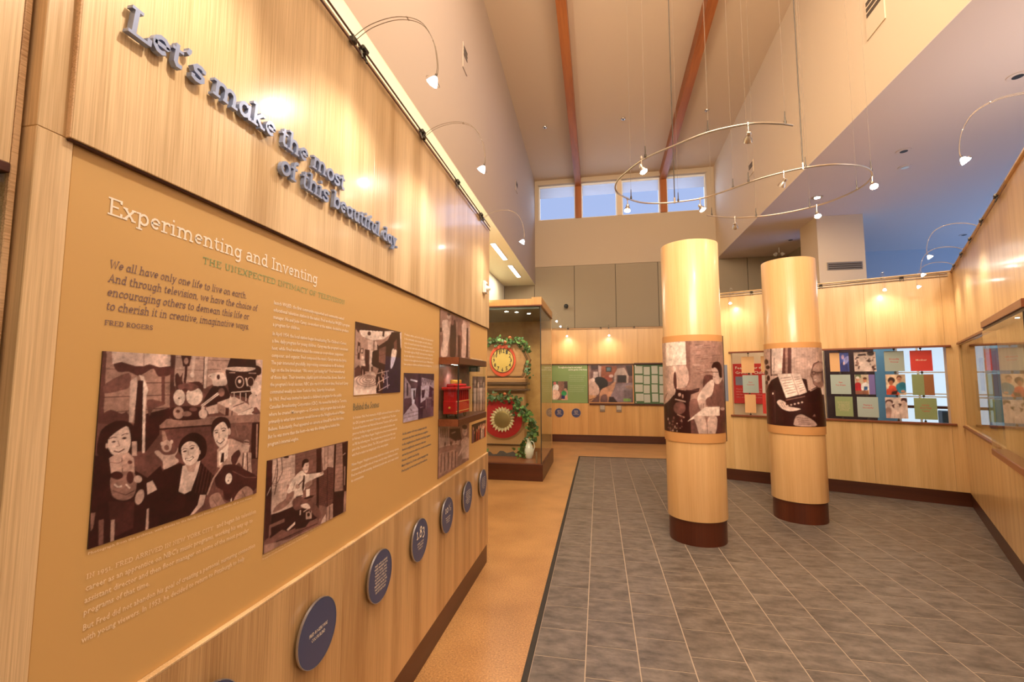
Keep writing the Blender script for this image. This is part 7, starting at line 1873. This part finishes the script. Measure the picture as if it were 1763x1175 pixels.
add_light('back_room_light', 'AREA', tuple(A1+U1*1.4-N1*.7+Vector((0, 0, 3.3))), 30, (1, .85, .7), tuple(A1+U1*1.0-N1*.9), .6, 2)

# ------------------------------------------------------------------ round display columns
def column(c, label, pic, a0, a1, z0, z1, rise, seed):
    r = empty('display_column', loc=(c[0], c[1], 0)); th = math.degrees(math.atan2(-c[1], -c[0])); r.rotation_euler.z = R(th); tag(r, label, 'column', 'round bamboo columns')
    b = MB(); b.lathe([(0, 0), (.278, 0), (.278, .24), (.27, .24)], 64); b.build('base', M['mahogany_z'], r, smooth=True)
    b = MB(); b.lathe([(.284, .236), (.291, .236), (.291, 3.072), (.289, 3.076), (.0, 3.076)], 64); b.build('shaft', M['bamboo_col'], r, smooth=True)
    b = MB(); b.lathe([(.2915, z0-.095), (.300, z0-.095), (.300, z1+.065), (.2915, z1+.065)], 60, None, a0, a1)
    b.poly([(.2915*math.cos(R(a1)), .2915*math.sin(R(a1)), z0-.095), (.3*math.cos(R(a1)), .3*math.sin(R(a1)), z0-.095), (.3*math.cos(R(a1)), .3*math.sin(R(a1)), z1+.065), (.2915*math.cos(R(a1)), .2915*math.sin(R(a1)), z1+.065)]); b.build('sleeve', M['sleeve'], r, smooth=True)
    picture(pic, PRINTS[pic], 300, 190, 0, z1-z0, r, T(0, 0, z0), cyl=(.3018, a0, a1), seed=seed)
    if a1 < 100:
        b = MB(); p0 = Vector((.303*math.cos(R(a1)), .303*math.sin(R(a1)), z0-.095)); b.tube([p0, p0+Vector((0, 0, z1-z0+.16))], .004, 6); b.build('edge_strip', M['black'], r)
    return r
column((.987, 5.086), 'nearer round bamboo column with a photo of a woman in an armchair', 'armchair_photo', -150, 84, 1.097, 2.02, 0, 21)
column((2.322, 6.024), 'farther round bamboo column with a photo of a pianist', 'piano_photo', -150, 150, 1.093, 2.0, 0, 22)

# ------------------------------------------------------------------ suspended S-shaped lighting track
ZT = 3.6
TP = [(1.511, 3.69), (1.391, 3.643), (1.174, 3.605), (.893, 3.673), (.641, 3.85), (.436, 4.02), (.298, 4.246), (.212, 4.45), (.207, 4.672), (.300, 4.86), (.50, 5.06), (.733, 5.125), (.93, 5.11), (1.158, 5.05), (1.385, 4.854), (1.56, 4.68), (1.762, 4.55), (1.947, 4.48), (2.172, 4.464), (2.407, 4.54), (2.568, 4.681), (2.66, 4.87), (2.675, 5.1), (2.587, 5.361), (2.427, 5.568), (2.166, 5.722), (1.914, 5.78), (1.629, 5.757), (1.311, 5.617)]
tk = empty('curved_track', loc=(1.4, 4.6, ZT)); tag(tk, 'S-shaped brushed metal lighting track hung on cables from the high ceiling', 'lighting track')
cen = Vector((1.4, 4.6, 0)); TC = [p-cen for p in catmull([(x, y, 0) for x, y in TP], 5)]
b = MB(); b.tube(TC, .0085, 8); b.build('track_bar', M['steel'], tk, smooth=True)
for x, y in ((.38, 4.93), (.439, 4.0), (.891, 3.681), (1.447, 3.662), (.90, 5.11), (1.396, 4.85), (1.504, 4.72), (1.925, 4.485), (2.573, 4.69), (2.672, 5.13), (2.414, 5.575), (1.908, 5.775), (1.375, 5.65)):
    p = Vector((x, y, 0))-cen; h = zc(y)-ZT-.004
    b = MB(); b.tube([p, p+Vector((0, 0, .025))], .010, 8); b.tube([p+Vector((0, 0, .02)), p+Vector((0, 0, .105))], [.006, .0035], 8); b.build('cable_clip', M['dark_metal'], tk)
    b = MB(); b.tube([p+Vector((0, 0, .1)), p+Vector((0, 0, h))], .0012, 4); b.build('cable', M['wire'], tk)
for x, y in ((.863, 5.115), (1.905, 4.490)):
    p = Vector((x, y, 0))-cen; b = MB(); b.tube([p, p+Vector((0, 0, zc(y)-ZT))], .0055, 8); b.build('feed_rod', M['dark_metal'], tk); b = MB(); b.tube([p-Vector((0, 0, .012)), p+Vector((0, 0, .05))], .011, 8); b.build('rod_clamp', M['steel'], tk)
def track_head(x, y, aim, label, energy, lit=True):
    r = empty('track_spotlight', loc=(x, y, ZT)); tag(r, label, 'spotlight', 'spotlights on the curved track')
    b = MB(); b.tube([(0, 0, .014), (0, 0, -.075)], .0045, 8); b.tube([(0, 0, .014), (0, 0, -.012)], .010, 8); b.build('stem', M['steel'], r)
    A = Vector(aim).normalized(); F = Matrix.Translation((0, 0, -.088)) @ A.to_track_quat('Z', 'Y').to_matrix().to_4x4()
    b = MB(); b.lathe([(0, -.028), (.014, -.026), (.019, -.012), (.015, 0), (.019, .010), (.029, .026), (.034, .052), (.032, .052), (.026, .028), (0, .022)], 22, F); b.build('shade', M['steel'], r, smooth=True)
    b = MB(); b.lathe([(0, .046), (.030, .046)], 20, F); b.build('lamp', M['bulb'], r)
    d = bpy.data.lights.new('track_light', 'SPOT'); d.energy = energy; d.color = HAL; d.spot_size = R(70); d.spot_blend = .8; d.shadow_soft_size = .025
    o = bpy.data.objects.new('track_light', d); COL.objects.link(o); o.parent = r; o.matrix_local = F @ T(0, 0, .06) @ Matrix.Rotation(PI, 4, 'X')
ET = 17
track_head(.404, 4.003, (.35, -.25, -.9), 'track spotlight at the upper left of the curved track', ET)
track_head(1.165, 3.608, (.1, .75, -.6), 'track spotlight near the free end of the upper curve', ET)
track_head(.341, 4.925, (-.1, -.3, -.9), 'bright track spotlight in front of the left high window', ET)
track_head(1.12, 5.07, (.35, -.3, -.8), 'bright track spotlight in front of the right high window', ET)
track_head(1.762, 4.55, (-.3, .6, -.7), 'track spotlight in the middle of the S-curve', ET)
track_head(2.62, 4.77, (-.1, -.6, -.8), 'bright track spotlight on the right bend of the curve', ET)
track_head(2.464, 5.53, (-.1, -.5, -.8), 'track spotlight on the lower right stretch of the curve', ET)
track_head(1.664, 5.76, (.2, .7, -.6), 'track spotlight near the lower left end of the curve', ET)

# ------------------------------------------------------------------ small things on walls and ceilings
for i, (y0, lab) in enumerate(((6.60, 'nearest strip light in the left ceiling'), (8.35, 'middle strip light in the left ceiling'), (10.09, 'strip light in the left ceiling next to the far wall'))):
    r = empty('strip_light', loc=(-1.98, y0+.6, ZL)); tag(r, lab, 'ceiling light', 'strip lights in the left ceiling')
    b = MB(); b.box(-.055, .055, -.61, .61, -.012, 0, .002); b.build('frame', M['white_plastic'], r)
    b = MB(); b.box(-.045, .045, -.60, .60, -.016, -.012); b.build('diffuser', M['tube'], r)
def wall_vent(loc, w, h, face, label):
    r = empty('wall_vent', frame(loc, (0, face, 0) if face else (1, 0, 0), (1 if face > 0 else -1, 0, 0))); tag(r, label, 'vent')
    b = MB(); b.box(-w/2, w/2, -h/2, h/2, 0, .012, .003); b.build('frame', M['cream' if face < 0 else 'taupe'], r)
    for k in range(3): b = MB(); b.box(-w*.4, w*.4, k*h*.14, k*h*.14+h*.09, .012, .016); b.build('slat', M['joint'], r)
wall_vent((XCR, 5.38, 5.76), .34, .50, -1, 'vent with dark slots high on the right cream wall')
wall_vent((XCR, 9.52, 5.88), .26, .26, -1, 'small dark vent on the right cream wall above the track')
wall_vent((XCL, 5.52, 5.95), .20, .36, 1, 'dark vent high on the left wall, nearer one')
wall_vent((XCL, 9.43, 5.85), .22, .24, 1, 'dark vent high on the left wall, farther one')
for i, (x, y) in enumerate(((-1.13, 9.94), (.635, 9.94), (2.40, 9.945))):
    r = empty('ceiling_sprinkler', loc=(x, y, zc(y))); tag(r, ('small dark sprinkler left of the left beam', 'small dark sprinkler between the two beams', 'small dark sprinkler right of the right beam')[i], 'sprinkler', 'ceiling sprinklers')
    b = MB(); b.lathe([(0, 0), (.05, 0), (.045, -.012), (0, -.014)], 16); b.build('plate', M['steel'], r); b = MB(); b.lathe([(.012, -.012), (.012, -.022), (.02, -.025), (0, -.028)], 10); b.build('head', M['dark_metal'], r)
for i, (x, y, lit, lab) in enumerate(((4.331, 5.346, 0, 'round recessed lamp, unlit, near the right picture edge'), (4.193, 6.892, 0, 'round recessed lamp, unlit, right of the curved track'), (4.528, 7.445, 0, 'pale grey speaker disc in the right ceiling'), (3.778, 8.44, 1, 'lit recessed lamp in the right ceiling'), (4.32, 10.978, 0, 'small recessed lamp near the pillar'), (7.9, 11.3, 0, 'recessed lamp in the blue corner of the ceiling'))):
    r = empty('recessed_lamp', loc=(x, y, ZR)); tag(r, lab, 'ceiling light', 'recessed lamps in the right ceiling')
    b = MB(); b.lathe([(.0, 0), (.085, 0), (.085, -.006), (.06, -.008), (.0, -.008)], 24); b.build('trim', M['soffit'] if not lit else M['steel'], r)
    b = MB(); b.lathe([(.0, -.0085), (.045, -.0085), (.045, -.011), (0, -.011)], 20); b.build('lamp', M['bulb'] if lit else (M['black'] if i != 2 else M['steel']), r)
# a crumb of debris on the cork and far spotlight pair by the fabric wall
sp = empty('spot_pair', loc=(4.3, 11.6, ZR)); tag(sp, 'small pale twin spotlight under the far right ceiling', 'spotlight')
b = MB(); b.tube([(0, 0, 0), (0, 0, -.12)], .012, 8); b.build('stem', M['white_plastic'], sp)
for s in (-1, 1): b = MB(); b.lathe([(0, 0), (.03, .01), (.045, .08), (.04, .08), (0, .05)], 14, T(s*.05, 0, -.12) @ Matrix.Rotation(R(180-s*35), 4, 'Y')); b.build('head', M['white_plastic'], sp, smooth=True)
